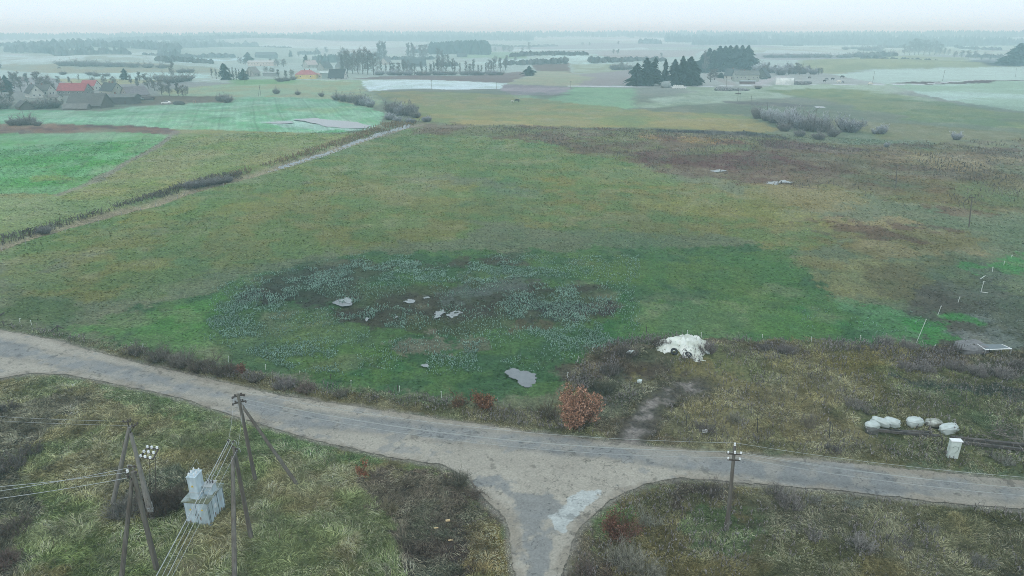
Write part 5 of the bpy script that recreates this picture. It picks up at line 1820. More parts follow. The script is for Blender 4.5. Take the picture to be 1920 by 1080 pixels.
bush('oak_sapling', 'tiny orange leaved sapling in the tangled grass right of the wires', flatv(676, 896), 1.8, 0.5, 25, (0.13, 0.07, 0.05), None, 'tree', stems=10, sub=5, tw=0.018,
     leaves=(260, 0.14, [(0.34, 0.15, 0.09), (0.26, 0.12, 0.07)], 0.1))
bush('oak_sapling', 'small reddish sapling in the hedge above the road bend', flatv(452, 700), 1.7, 0.8, 26, (0.12, 0.07, 0.06), None, 'tree', stems=18, sub=5, tw=0.02,
     leaves=(500, 0.15, [(0.26, 0.12, 0.09), (0.20, 0.10, 0.07)], 0.12))
for k, (px, py, h, r_, n, c, c2, lb) in enumerate((
        (258, 665, 1.8, 1.8, 90, (0.10, 0.085, 0.075), (0.15, 0.135, 0.13), 'grey brown bare shrub at the left end of the roadside thicket'),
        (300, 676, 2.4, 2.2, 130, (0.10, 0.085, 0.075), (0.17, 0.15, 0.145), 'tall grey bare shrub in the roadside thicket, second from the left'),
        (340, 686, 2.6, 2.4, 150, (0.11, 0.09, 0.08), (0.20, 0.18, 0.175), 'tallest pale twigged shrub in the middle of the roadside thicket'),
        (382, 696, 2.4, 2.2, 130, (0.09, 0.07, 0.06), (0.15, 0.125, 0.115), 'brown bare shrub in the roadside thicket, fourth from the left'),
        (420, 703, 2.0, 1.9, 110, (0.085, 0.065, 0.055), (0.13, 0.11, 0.10), 'dark brown shrub at the right end of the roadside thicket'),
        (478, 714, 1.6, 1.5, 80, (0.11, 0.095, 0.09), (0.20, 0.18, 0.18), 'low grey shrub between the thicket and the lilac one'),
        (535, 728, 2.0, 1.8, 120, (0.13, 0.11, 0.11), (0.27, 0.24, 0.26), 'pale lilac bare shrub on the road edge'),
        (575, 734, 1.7, 1.5, 90, (0.13, 0.09, 0.08), (0.24, 0.19, 0.19), 'pinkish bare shrub right of the lilac one'),
        (640, 742, 1.3, 1.3, 60, (0.12, 0.105, 0.09), (0.22, 0.20, 0.18), 'low straw grey shrub on the road edge behind the tall stake'),
        (1025, 783, 2.6, 1.6, 90, (0.10, 0.08, 0.06), (0.13, 0.105, 0.08), 'reddish brown twiggy shrub just left of the large oak'),
        (1135, 735, 2.0, 1.6, 80, (0.08, 0.075, 0.06), (0.12, 0.12, 0.10), 'dark shrub behind and right of the large oak'),
        (1145, 700, 1.8, 2.0, 100, (0.09, 0.075, 0.07), (0.17, 0.15, 0.15), 'grey brown shrub on the left slope of the mound'),
        (1175, 668, 1.7, 2.0, 100, (0.09, 0.075, 0.07), (0.15, 0.13, 0.125), 'brown shrub on the crest left of the white heap'),
        (1238, 650, 1.7, 1.8, 90, (0.09, 0.075, 0.07), (0.14, 0.12, 0.12), 'brown shrub directly behind the white heap'),
        (1325, 662, 2.0, 1.5, 110, (0.10, 0.08, 0.08), (0.22, 0.19, 0.20), 'lilac grey shrub immediately right of the white heap'),
        (1472, 662, 1.8, 1.9, 110, (0.10, 0.085, 0.085), (0.24, 0.21, 0.22), 'round lilac shrub in the hedge right of the heap'),
        (1432, 655, 1.4, 1.3, 70, (0.10, 0.085, 0.085), (0.22, 0.20, 0.21), 'small lilac shrub next to the round one'),
        (1610, 660, 1.0, 1.0, 40, (0.09, 0.08, 0.07), (0.15, 0.13, 0.12), 'small brown shrub behind the leaning stake line'),
        (1660, 645, 1.5, 1.5, 80, (0.11, 0.095, 0.095), (0.27, 0.24, 0.25), 'frost tipped shrub at the green corner'),
        (1703, 655, 1.7, 1.7, 90, (0.11, 0.095, 0.095), (0.26, 0.23, 0.24), 'frost tipped shrub left of the short white stake'),
        (1700, 694, 1.5, 1.6, 80, (0.11, 0.095, 0.095), (0.27, 0.24, 0.25), 'lilac shrub at the left of the band above the dark mud'),
        (1735, 698, 1.7, 1.7, 90, (0.11, 0.095, 0.095), (0.28, 0.25, 0.26), 'lilac shrub second in the band above the dark mud'),
        (1790, 694, 1.8, 1.8, 100, (0.10, 0.085, 0.08), (0.25, 0.22, 0.23), 'lilac shrub third in the band above the dark mud'),
        (1835, 704, 2.0, 2.0, 120, (0.11, 0.095, 0.095), (0.30, 0.27, 0.28), 'large pale lilac shrub fourth in the band above the dark mud'),
        (1880, 708, 1.9, 1.8, 110, (0.11, 0.095, 0.095), (0.30, 0.27, 0.28), 'pale lilac shrub fifth in the band above the dark mud'),
        (1915, 690, 1.7, 1.7, 90, (0.10, 0.085, 0.08), (0.22, 0.20, 0.20), 'grey shrub at the right edge of the band'),
        (1600, 765, 1.7, 1.5, 90, (0.13, 0.115, 0.11), (0.30, 0.27, 0.27), 'pale shrub above the wrapped bales'),
        (1630, 775, 1.2, 1.0, 50, (0.13, 0.115, 0.11), (0.28, 0.26, 0.25), 'small pale shrub just behind the bales'),
        (1518, 800, 1.6, 1.4, 80, (0.14, 0.11, 0.09), (0.24, 0.21, 0.18), 'straw brown shrub left of the dark post'),
        (1325, 812, 1.7, 1.5, 90, (0.10, 0.08, 0.075), (0.19, 0.165, 0.17), 'purplish shrub around the small white plate'),
        (1380, 792, 1.3, 1.5, 80, (0.15, 0.135, 0.12), (0.27, 0.25, 0.22), 'pale straw shrub right of the mud track'),
        (1560, 848, 1.2, 1.1, 60, (0.09, 0.075, 0.075), (0.16, 0.14, 0.15), 'dark shrub below the dark post near the road'),
        (1878, 870, 1.5, 1.2, 70, (0.13, 0.12, 0.11), (0.28, 0.27, 0.26), 'grey shrub right of the white cabinet'),
        (1480, 950, 1.9, 1.7, 120, (0.11, 0.095, 0.095), (0.28, 0.25, 0.26), 'lilac shrub nearest the road below it, right of the single pole'),
        (1455, 932, 1.5, 1.3, 80, (0.10, 0.085, 0.085), (0.22, 0.20, 0.21), 'grey shrub close behind the lilac one right of the single pole'),
        (1615, 1030, 1.6, 1.5, 110, (0.14, 0.125, 0.125), (0.34, 0.31, 0.32), 'palest shrub in the lower right field'),
        (1525, 945, 1.0, 0.8, 50, (0.12, 0.11, 0.11), (0.30, 0.29, 0.29), 'small pale shrub between the lilac one and the road'),
        (1600, 952, 1.1, 0.9, 50, (0.12, 0.12, 0.11), (0.30, 0.31, 0.29), 'small greenish grey shrub near the road, lower right'),
        (1525, 1010, 1.2, 1.1, 60, (0.12, 0.105, 0.105), (0.26, 0.24, 0.25), 'low grey shrub left of the palest one'),
        (1690, 1025, 1.1, 1.2, 60, (0.10, 0.085, 0.085), (0.22, 0.20, 0.21), 'low purplish shrub right of the palest one'),
        (1745, 1000, 1.0, 1.0, 50, (0.12, 0.105, 0.105), (0.24, 0.23, 0.23), 'low grey shrub in the middle of the lower right field'),
        (1840, 1060, 1.2, 1.2, 60, (0.12, 0.105, 0.105), (0.26, 0.25, 0.25), 'grey shrub low at the right edge'),
        (1170, 1060, 2.4, 1.6, 140, (0.15, 0.135, 0.12), (0.30, 0.28, 0.25), 'pale straw coloured thicket of stems at the bottom right of the junction'),
        (1215, 1085, 2.2, 1.5, 120, (0.15, 0.135, 0.12), (0.30, 0.28, 0.25), 'pale stem thicket at the bottom edge'),
        (1215, 985, 2.0, 1.0, 60, (0.15, 0.14, 0.12), (0.32, 0.31, 0.28), 'sparse pale shrub right of the orange leaved one'),
        (1095, 1075, 1.4, 1.0, 80, (0.12, 0.09, 0.085), (0.22, 0.17, 0.165), 'reddish shrub at the edge of the side road'),
        (1330, 925, 1.4, 1.4, 80, (0.08, 0.065, 0.06), (0.12, 0.10, 0.10), 'dark brown shrub left of the single pole'),
        (240, 965, 2.3, 1.9, 170, (0.12, 0.11, 0.11), (0.22, 0.20, 0.20), 'grey bare shrub at the foot of the rear two legged pole'),
        (300, 960, 2.6, 2.2, 220, (0.075, 0.055, 0.05), (0.105, 0.08, 0.07), 'dense dark brown shrub between the poles and the kiosk'),
        (335, 950, 2.2, 1.7, 170, (0.075, 0.055, 0.05), (0.10, 0.08, 0.07), 'dark brown shrub right behind the kiosk'),
        (20, 880, 2.2, 2.2, 150, (0.09, 0.075, 0.07), (0.17, 0.15, 0.155), 'dark purplish shrub at the left edge below the road'),
        (60, 850, 1.7, 1.6, 100, (0.09, 0.075, 0.07), (0.17, 0.155, 0.15), 'small purplish shrub right of the one at the left edge'),
        (15, 770, 1.4, 1.6, 90, (0.10, 0.085, 0.08), (0.18, 0.165, 0.16), 'low grey shrub at the left edge near the road'),
        (30, 1000, 2.0, 1.8, 130, (0.08, 0.06, 0.05), (0.15, 0.125, 0.12), 'dark shrub low at the left edge'),
        (10, 1060, 1.8, 1.6, 110, (0.11, 0.065, 0.06), (0.17, 0.13, 0.13), 'reddish shrub in the lower left corner'),
        (860, 905, 1.6, 1.2, 80, (0.10, 0.09, 0.075), (0.17, 0.16, 0.14), 'grey shrub on the inside bend of the junction'),
        (730, 960, 1.2, 1.3, 90, (0.17, 0.14, 0.10), (0.22, 0.19, 0.14), 'straw brown tussock shrub left of the cut branches'),
)):
    bush('bare_shrub', lb, G(px, py) + Vector((0, 0, 0.05)), h, r_, 500 + k, (c[0] * 1.05, c[1] * 1.12, c[2]), None, stems=int(n * 0.75), sub=5, tw=0.017 if py > 780 else 0.024, tint2=(c2[0] * 1.22, c2[1] * 1.27, c2[2] * 1.14), lean=1.0)

# ------------------------------------------------------------------ middle distance shrubs and trees: prototypes, then copies
class Proto:
    def __init__(s, make, h):
        s.make, s.h, s.root, s.used = make, h, None, False


def bush_root(name, h, rad, seed, tint, tint2, stems=120, tw=0.06):
    t = thing(name, 'x', 'bush', (0, 0, -500))
    pr, S = bush_mesh(h, rad, seed, tint, stems=stems, sub=6, tw=tw, tint2=tint2)
    n2 = sum(len(p[1]) for p in pr)
    # stems and twigs as two parts
    mobj('stems', vmesh('stems', pr[:1], m_twig), t)
    mobj('twigs', vmesh('twigs', pr[1:], m_twig), t)
    return t


BT = (0.19, 0.18, 0.172)
P_ = {}
P_['bare'] = [make_tree('bare_tree', 'x', 20, 31, BT, None, width=0.25, tw=0.13, dens=1.5, trunk_h=0.1), make_tree('bare_tree', 'x', 20, 32, (0.20, 0.188, 0.18), None, width=0.30, tw=0.13, trunk_h=0.08, dens=1.5),
              make_tree('bare_tree', 'x', 20, 33, (0.17, 0.17, 0.16), None, width=0.20, tw=0.13, dens=1.7, up=0.6, trunk_h=0.08), make_tree('bare_tree', 'x', 20, 34, (0.21, 0.195, 0.185), None, width=0.34, tw=0.14, trunk_h=0.08, up=0.25, dens=1.4)]
P_['slim'] = [make_tree('bare_tree', 'x', 20, 36, (0.18, 0.17, 0.165), None, width=0.15, tw=0.10, up=0.9, trunk_h=0.14, dens=1.3), make_tree('bare_tree', 'x', 20, 37, (0.15, 0.14, 0.135), None, width=0.17, tw=0.10, up=0.7, trunk_h=0.22, dens=1.1)]
P_['spruce'] = [conifer('spruce', 'x', 20, 41, (0.028, 0.052, 0.043), 0.30, spiky=1.3), conifer('spruce', 'x', 20, 42, (0.032, 0.056, 0.045), 0.24, spiky=1.3), conifer('spruce', 'x', 20, 43, (0.025, 0.048, 0.04), 0.36, full=1.2, gap=0.03)]
P_['rust'] = [make_tree('bare_tree', 'x', 20, 38, (0.16, 0.10, 0.085), None, width=0.34, tw=0.11, trunk_h=0.12)]
P_['shrub'] = [bush_root('shrub', 5, 3, 51, (0.17, 0.16, 0.15), (0.27, 0.265, 0.26), 90, 0.06), bush_root('shrub', 5, 4, 52, (0.16, 0.152, 0.145), (0.25, 0.245, 0.24), 120, 0.06)]
P_['frost'] = [bush_root('frosted_shrub', 5, 3, 53, (0.22, 0.22, 0.23), (0.44, 0.47, 0.50), 150, 0.07), bush_root('frosted_shrub', 5, 3.4, 54, (0.19, 0.19, 0.195), (0.36, 0.38, 0.41), 150, 0.07)]
PH = {'bare': 20, 'slim': 20, 'spruce': 20, 'rust': 20, 'shrub': 5, 'frost': 5}
USED = set()
prn = random.Random(77)


def plant(kind, bx, by, hpx, label, group, wide=1.0, var=None):
    P = G(bx, by)
    top = z_at(P, by - hpx)
    h = max(1.0, top - P.z)
    i = prn.randrange(len(P_[kind])) if var is None else var
    root = P_[kind][i]
    s = h / PH[kind]
    sc = (s * wide, s * wide, s)
    P = P - Vector((0, 0, 0.15 * s))
    if (kind, i) in USED:
        return dup(root, P, prn.uniform(0, 6.28), sc, label, group)
    USED.add((kind, i))
    root.location, root.scale = P, sc
    root.rotation_euler = (0, 0, prn.uniform(0, 6.28))
    tag(root, label, None, group)
    return root


# frosted row right of centre
gfr = 'frosted shrubs in the row beside the bog'
for k, (x_, y_, h_, w_, kd) in enumerate(((1420, 222, 20, 0.8, 'shrub'), (1436, 226, 17, 1, 'frost'), (1450, 230, 19, 1, 'frost'), (1464, 233, 21, 1, 'frost'), (1478, 238, 27, 1, 'frost'), (1492, 240, 25, 1, 'shrub'),
                                       (1505, 243, 24, 1, 'frost'), (1518, 246, 25, 1, 'shrub'), (1532, 246, 24, 1, 'frost'), (1546, 247, 20, 1.1, 'shrub'), (1470, 246, 14, 1.2, 'shrub'), (1500, 256, 12, 1.4, 'shrub'), (1535, 262, 13, 1.4, 'shrub'), (1560, 256, 16, 1.2, 'shrub'))):
    plant(kd, x_, y_, h_ * 1.3, 'hoary shrub in the long thicket by the bog', gfr, w_)
plant('frost', 1591, 247, 30, 'round silvery shrub standing just right of the long thicket', None, 1.35)
plant('frost', 1640, 251, 10, 'small silvery shrub, left of a pair beyond the thicket', None, 1.2)
plant('frost', 1652, 251, 18, 'larger silvery shrub, right of a pair beyond the thicket', None, 1.1)
plant('frost', 1793, 262, 15, 'faint lone silvery shrub towards the right edge', None, 1.2)
for k, (x_, y_, h_) in enumerate(((1478, 243, 22), (1497, 246, 20), (1524, 250, 32), (1538, 252, 30), (1553, 255, 26))):
    plant('slim', x_, y_, h_, 'thin pale birch rising from the frosted thicket', 'birches in the frosted thicket', 0.8)
# shrubs by the stream
gst = 'shrubs along the stream above the ditch'
for k, (x_, y_, h_, w_, kd) in enumerate(((632, 188, 12, 1.2, 'shrub'), (645, 190, 13, 1.2, 'shrub'), (657, 192, 13, 1.2, 'shrub'), (673, 197, 20, 0.9, 'shrub'), (684, 198, 14, 1.2, 'frost'), (694, 201, 11, 1.3, 'frost'),
                                       (738, 214, 22, 1.1, 'shrub'), (750, 216, 18, 1, 'frost'), (768, 217, 22, 1.1, 'shrub'), (780, 221, 12, 1.4, 'shrub'), (731, 224, 10, 1.5, 'frost'), (800, 228, 9, 1.6, 'frost'), (770, 231, 9, 1.5, 'frost'), (745, 229, 9, 1.5, 'frost'))):
    plant(kd, x_, y_, h_ * 1.25, 'grey shrub on the stream bank above the ditch', gst, w_)
for k, (x_, y_, h_) in enumerate(((518, 176, 12), (558, 178, 9), (603, 181, 9), (427, 192, 14), (418, 190, 16), (410, 189, 12))):
    plant('shrub', x_, y_, h_, ('grey shrub on the green field left of the row of four', 'low shrub second along the field bank', 'low shrub third along the field bank', 'rightmost shrub of the clump at the garden end', 'tall shrub in the middle of the clump at the garden end', 'leftmost shrub of the clump at the garden end')[k], None, 1.2)
for k, (x_, y_, h_, w_) in enumerate(((24, 235, 16, 1.2), (38, 235, 17, 1.3), (55, 234, 20, 1.4), (70, 236, 12, 1.4))):
    plant('shrub', x_, y_, h_, 'hazy shrub on the ploughed strip at far left', 'shrubs on the ploughed strip', w_)
plant('frost', 1662, 276, 10, 'small frosted willow in the bog', None, 1.0)
# scrub in the bog and along the ditch (a few to be told apart)
for k, (x_, y_, h_) in enumerate(((354, 352, 14), (368, 350, 13), (384, 348, 14), (400, 345, 15), (414, 343, 13), (428, 340, 12), (86, 437, 14), (77, 436, 12))):
    plant('shrub', x_, y_, h_, ('dark shrub where ditch scrub meets reeds' if k < 6 else 'grey green shrub over the left ditch end'), 'dark shrubs over the ditch' if k < 6 else 'shrubs at the left end of the ditch', 1.5)

# village on the left: trees
gv = 'leafless trees behind the left farmstead'
for k, (x_, y_, h_, w_) in enumerate(((8, 200, 26, 1.6), (20, 196, 28, 1.5), (40, 172, 40, 1.1), (28, 166, 34, 1.2), (76, 176, 44, 1.1), (88, 178, 38, 1.2), (98, 178, 28, 1.4))):
    plant('bare', x_, y_, h_, 'leafless tree around the leftmost white gabled house', gv, w_)
for k, (x_, y_, h_, w_) in enumerate(((70, 204, 20, 1.5), (88, 203, 22, 1.5), (100, 202, 18, 1.5), (4, 204, 22, 1.6))):
    plant('shrub', x_, y_, h_, 'grey shrub below the left farm sheds', 'shrubs in front of the left farmstead', w_)
for k, (x_, y_, h_, w_) in enumerate(((52, 160, 26, 1.5), (110, 158, 16, 1.5), (130, 156, 14, 1.6), (175, 158, 14, 1.6), (196, 158, 16, 1.5), (214, 160, 18, 1.5), (246, 158, 20, 1.5), (258, 164, 22, 1.4), (118, 196, 12, 1.4), (108, 198, 14, 1.4))):
    plant('bare', x_, y_, h_, 'hazy bare tree among the left farm roofs', 'bare trees among the left farm roofs', w_)
plant('rust', 4, 180, 42, 'reddish brown leaved tree at the left edge', None, 1.2)
plant('spruce', 15, 172, 32, 'dark spruce beside the reddish tree at the left edge', None, 1.0)
for k, (x_, y_, h_, w_) in enumerate(((278, 166, 30, 1.4), (290, 170, 26, 1.4), (304, 178, 30, 1.2), (318, 180, 30, 1.2), (334, 180, 30, 1.2), (343, 182, 24, 1.2), (262, 152, 20, 1.6), (352, 176, 16, 1.0))):
    plant('bare', x_, y_, h_, 'leafless tree right of the mauve roofed house', 'leafless trees right of the left farmstead', w_)
plant('bare', 323, 146, 34, 'taller hazy tree standing behind the orchard', None, 0.9)
for k, (x_, y_, h_) in enumerate(((300, 151, 14), (318, 156, 18), (336, 154, 16), (350, 152, 16), (340, 137, 10), (356, 136, 9))):
    plant('shrub', x_, y_, h_, 'hazy shrub behind the orchard', 'shrubs near the pale track', 1.8)
plant('spruce', 235, 150, 22, 'small dark spruce behind the farm roofs', None, 1.3)
plant('bare', 148, 152, 14, 'small bare tree over the red roof', None, 0.7)
for k, (x_, y_, h_) in enumerate(((120, 118, 9), (140, 118, 10), (160, 119, 11), (182, 119, 9), (205, 120, 9), (225, 120, 8), (250, 121, 8), (278, 122, 9), (305, 123, 8))):
    plant('shrub', x_, y_ + 5, h_ + 2, 'hazy shrub in the hedge below the frosted hill', 'hedge below the frosted hill on the left', 2.4)
for k, (x_, y_, h_) in enumerate(((170, 141, 8), (182, 143, 8), (200, 143, 7), (118, 140, 7))):
    plant('shrub', x_, y_, h_, 'hazy shrub in the strip behind the red roof', 'shrubs behind the red roof', 1.8)

# middle village
plant('spruce', 422, 150, 32, 'dark spruce at the end of the pale track', None, 1.3, 0)
plant('spruce', 457, 150, 22, 'smaller dark spruce right of the one at the track', None, 1.3, 2)
plant('spruce', 575, 126, 24, 'dark spruce beside the pale roofed house', None, 1.2, 1)
plant('spruce', 466, 117, 20, 'spruce with a thin tip behind the white building', None, 1.4, 2)
plant('spruce', 545, 107, 14, 'small lone spruce on the frosted slope', None, 1.1, 1)
for k, (x_, y_, h_) in enumerate(((398, 147, 22), (406, 148, 22), (432, 150, 26), (438, 150, 28), (444, 150, 26), (450, 150, 24), (466, 148, 18), (471, 147, 16))):
    plant('slim', x_, y_, h_, 'slender bare tree around the track spruces', 'slender trees around the track spruces', 1.1)
for k, (x_, y_, h_, w_) in enumerate(((452, 120, 14, 1.6), (460, 122, 12, 1.8), (508, 122, 14, 1.8), (520, 124, 14, 1.8), (532, 126, 16, 1.6), (512, 140, 14, 1.6), (522, 144, 16, 1.6), (536, 146, 16, 1.6), (548, 144, 14, 1.6), (500, 136, 12, 1.6),
                                      (590, 118, 14, 1.5), (600, 124, 12, 1.6), (610, 112, 14, 1.5), (595, 100, 12, 1.6), (612, 100, 13, 1.6), (560, 106, 10, 1.6))):
    plant('bare', x_, y_, h_, 'hazy bare tree among the village houses', 'trees among the village houses', w_)
for k, (x_, y_, h_) in enumerate(((526, 153, 10), (538, 152, 9), (550, 150, 9))):
    plant('shrub', x_, y_, h_, 'low bush left of the yellow house', 'bushes left of the yellow house', 1.6)
gc = 'tall leafless trees in the belt behind the ploughed field'
for k, (x_, y_, h_, w_) in enumerate(((642, 138, 42, 0.9), (652, 138, 46, 0.9), (662, 138, 40, 1.1), (672, 139, 46, 0.9), (680, 139, 52, 0.9), (690, 140, 50, 1.0), (700, 140, 44, 1.0), (646, 118, 30, 1.2), (635, 122, 26, 1.2),
                                      (712, 118, 44, 1.0), (722, 116, 42, 1.0), (716, 112, 38, 1.0), (766, 112, 36, 1.0), (776, 114, 36, 1.0), (790, 114, 32, 1.0), (798, 112, 30, 1.1), (822, 124, 38, 1.0), (832, 126, 34, 1.0), (840, 128, 30, 1.0))):
    plant('bare', x_, y_, h_, 'hazy tall tree in the dense belt beyond the barn', gc, w_)
gs = 'slender trunks in the tree row behind the ploughed field'
for k in range(26):
    x_ = 714 + k * 8.3 + prn.uniform(-3, 3)
    plant('slim' if prn.random() < 0.75 else 'bare', x_, 140 + prn.uniform(-1.5, 0.5), prn.uniform(22, 36) if x_ < 880 else prn.uniform(20, 34), ('slender bare tree in the open row, left half' if k < 13 else 'slender bare tree in the open row, right half'), gs, 1.1)
for k in range(14):
    x_ = 715 + k * 17 + prn.uniform(-4, 4)
    plant('frost' if prn.random() < 0.4 else 'shrub', x_, 141, prn.uniform(7, 12), 'low bush at the foot of the open tree row', 'bushes under the open tree row', 2.0)
for k, (x_, y_, h_) in enumerate(((916, 134, 24), (926, 134, 26), (938, 133, 28), (948, 132, 26), (930, 118, 14), (950, 117, 14), (966, 116, 12))):
    plant('bare', x_, y_, h_, 'bare tree in the knot ending the open row', 'trees at the right end of the open row', 1.2)
plant('spruce', 992, 142, 19, 'rounded dark bush alone at the corner of the ploughed field', None, 1.9, 2)
for k, (x_, y_, h_, w_) in enumerate(((905, 97, 10, 1.4), (913, 97, 10, 1.2), (928, 97, 9, 1.3), (945, 97, 13, 2.0), (955, 97, 13, 2.2), (980, 96, 9, 1.5), (992, 96, 18, 1.0), (872, 92, 9, 1.5), (890, 95, 9, 1.6))):
    plant('bare', x_, y_, h_, 'far hazy tree beyond the green field', 'far trees beyond the green field', w_)
for k, (x_, y_, h_) in enumerate(((1155, 131, 12), (1168, 131, 13), (1180, 130, 10))):
    plant('shrub', x_, y_, h_, 'round hazy bush left of the farm spruces', 'bushes left of the farm spruces', 2.0)
plant('bare', 1165, 131, 24, 'thin hazy tree rising from the round bushes', None, 0.8)
for k, (x_, y_, h_) in enumerate(((1092, 86, 7), (1106, 86, 8), (1150, 101, 9), (1158, 101, 10), (1159, 84, 8), (1240, 106, 8), (1215, 121, 10), (1310, 86, 12), (1316, 87, 12))):
    plant('bare', x_, y_, h_, 'tiny hazy tree on the far central fields', 'tiny far trees in the centre', 1.8)
# farm spruces
gsp = 'spruces in front of the farm'
for k, (x_, y_, h_, w_, v) in enumerate(((1193, 161, 44, 1.2, 2), (1210, 161, 54, 1.1, 0), (1226, 160, 53, 1.1, 1), (1245, 160, 50, 0.75, 1), (1263, 160, 50, 1.1, 0), (1277, 160, 56, 1.0, 2), (1292, 160, 55, 1.1, 0), (1300, 160, 46, 1.0, 2))):
    plant('spruce', x_, y_, h_, ('leftmost broad spruce of the farm row', 'second spruce of the farm row, nearest the left one', 'third spruce of the farm row', 'narrow spruce standing between the two halves of the farm row', 'fifth spruce of the farm row, behind the white bales', 'tall spruce in the right cluster of the farm row', 'broad spruce near the right end of the farm row', 'last spruce at the right end of the farm row')[k], None, w_, v)
for k, (x_, y_, h_, w_) in enumerate(((1316, 136, 36, 1.1), (1327, 135, 46, 1.0), (1336, 135, 42, 1.0), (1346, 135, 50, 0.9), (1356, 135, 50, 0.9), (1365, 134, 50, 0.9), (1376, 134, 50, 1.0), (1387, 134, 50, 0.9), (1399, 134, 50, 1.0), (1404, 134, 42, 1.0))):
    plant('spruce', x_, y_, h_, 'spruce in the dark grove behind the farmhouse', 'grove of spruces behind the farmhouse', w_ * 1.25)
plant('bare', 1322, 138, 46, 'leafless tree at the left end of the dark grove', None, 0.8)
for k, (x_, y_, h_, w_) in enumerate(((1332, 154, 26, 1.5), (1340, 150, 22, 1.5), (1388, 152, 24, 0.9), (1400, 152, 22, 0.9), (1412, 150, 22, 0.9), (1378, 152, 18, 1.1))):
    plant('bare', x_, y_, h_, ('round crowned garden tree in front of the farm, left one', 'round crowned garden tree behind the left one', 'garden tree before the long farmhouse, left', 'garden tree before the long farmhouse, middle', 'garden tree before the long farmhouse, right', 'small garden tree at the farmhouse corner')[k], None, w_)
for k, (x_, y_, h_) in enumerate(((1351, 146, 10), (1360, 147, 10), (1365, 148, 8), (1312, 156, 6))):
    plant('spruce', x_, y_, h_, ('dark clipped evergreen bush left of the white gable', 'dark clipped evergreen bush under the white gable', 'small evergreen bush right of the white gable', 'small dark bush at the farm drive')[k], None, 2.6, 2)
for k in range(18):
    x_ = 1424 + k * 6.8 + prn.uniform(-2, 2)
    plant('bare' if k % 3 else 'frost', x_, 139 + prn.uniform(-2, 1.5), prn.uniform(14, 24) if k < 12 else prn.uniform(12, 18), 'brush in the thicket behind the farm tunnel', 'thicket behind the farm tunnel', 1.3)
for k in range(16):
    x_ = 1440 + k * 7.5 + prn.uniform(-2, 2)
    plant('shrub', x_, 107 + prn.uniform(-0.5, 0.8), prn.uniform(5, 8), 'far bush in the long hedge beyond the farm', 'long low hedge beyond the farm', 2.6)
for k, (x_, y_, h_) in enumerate(((1585, 93, 7), (1600, 92, 6), (1615, 94, 9), (1625, 95, 10), (1643, 95, 12), (1650, 98, 8), (1575, 108, 8), (1590, 108, 8), (1605, 107, 10), (1612, 107, 12), (1625, 107, 8), (1640, 106, 8), (1662, 105, 8), (1672, 104, 10))):
    plant('shrub', x_, y_, h_, 'hazy shrub left of the large right clump', 'hazy shrubs left of the dark clump', 2.2)
for k, (x_, h_) in enumerate(((1695, 22), (1705, 27), (1714, 33), (1722, 30), (1732, 30), (1742, 26), (1752, 28), (1762, 22), (1770, 16), (1778, 12))):
    plant('bare', x_, 103, h_, 'bare tree in the large clump behind the hill', 'rounded clump of trees behind the hill on the right', 1.3)
for k, (x_, y_, h_) in enumerate(((1790, 108, 13), (1802, 109, 16), (1815, 110, 17), (1828, 110, 16), (1840, 113, 12), (1856, 114, 14), (1870, 114, 14), (1885, 116, 12), (1846, 104, 8))):
    plant('bare', x_, y_, h_, 'bare orchard tree on the right slope', 'orchard trees on the right slope', 1.5)
plant('spruce', 1906, 122, 42, 'broad dark spruce at the right edge', None, 1.9, 0)
plant('spruce', 1893, 122, 30, 'lower dark spruce left of the one at the right edge', None, 1.8, 2)
plant('spruce', 1925, 122, 40, 'dark spruce cut by the right edge of the picture', None, 1.6, 2)


# ------------------------------------------------------------------ woods far off, one mass each
def wood(name, spots, h, seed, tint, w=0.42):
    """spots: world (x, y); every tree a ragged cone of leafy fans"""
    rng = np.random.default_rng(seed)
    xy = np.array(spots)
    n = len(xy)
    z = H(xy[:, 0], xy[:, 1])
    hh = h * rng.uniform(0.6, 1.15, n) * (0.75 + 0.5 * fbm(xy[:, 0], xy[:, 1], 90, seed, 2))
    K = 9
    P = np.zeros((n, K, 3, 3))
    a = rng.uniform(0, 2 * np.pi, (n, K))
    rr_ = hh[:, None] * w * 0.5 * rng.uniform(0.5, 1.1, (n, K))
    bt = rng.uniform(0.0, 0.55, (n, K)) * hh[:, None]
    dx, dy = np.cos(a) * rr_, np.sin(a) * rr_
    for k, (f, g) in enumerate(((1.0, 0.0), (0.75, 0.5), (0.12, 1.0))):
        P[:, :, k, 0] = xy[:, 0:1] + dx * f
        P[:, :, k, 1] = xy[:, 1:2] + dy * f
        P[:, :, k, 2] = z[:, None] - 0.5 + bt * (1 - g) * 0.5 + (hh[:, None] * rng.uniform(0.72, 1.0, (n, K))) * g
    P = P.reshape(-1, 3, 3)
    W = np.repeat((hh * w * 0.33)[:, None], K, 1).reshape(-1, 1) * np.array([[0.9, 0.9, 0.25]])
    T = np.repeat(np.array(tint)[None] * rng.uniform(0.6, 1.4, (n, 1)), K, 0) * rng.uniform(0.8, 1.2, (n * K, 1))
    o = mobj(name, vmesh(name, [ribbons(P, W, rng, T)], m_leaf))
    return tag(o, kind='stuff')


def belt(px0, px1, r0, r1, n, rng, hole=0.0, sc=300):
    u = rng.uniform(px0, px1, n)
    a = np.arctan2(u - 960, 1280 * cp + 480 * sp)
    r = rng.uniform(r0, r1, n)
    x, y = r * np.sin(a), r * np.cos(a)
    k = fbm(x, y, sc, 600, 3) > hole
    return np.stack([x[k], y[k]], -1)


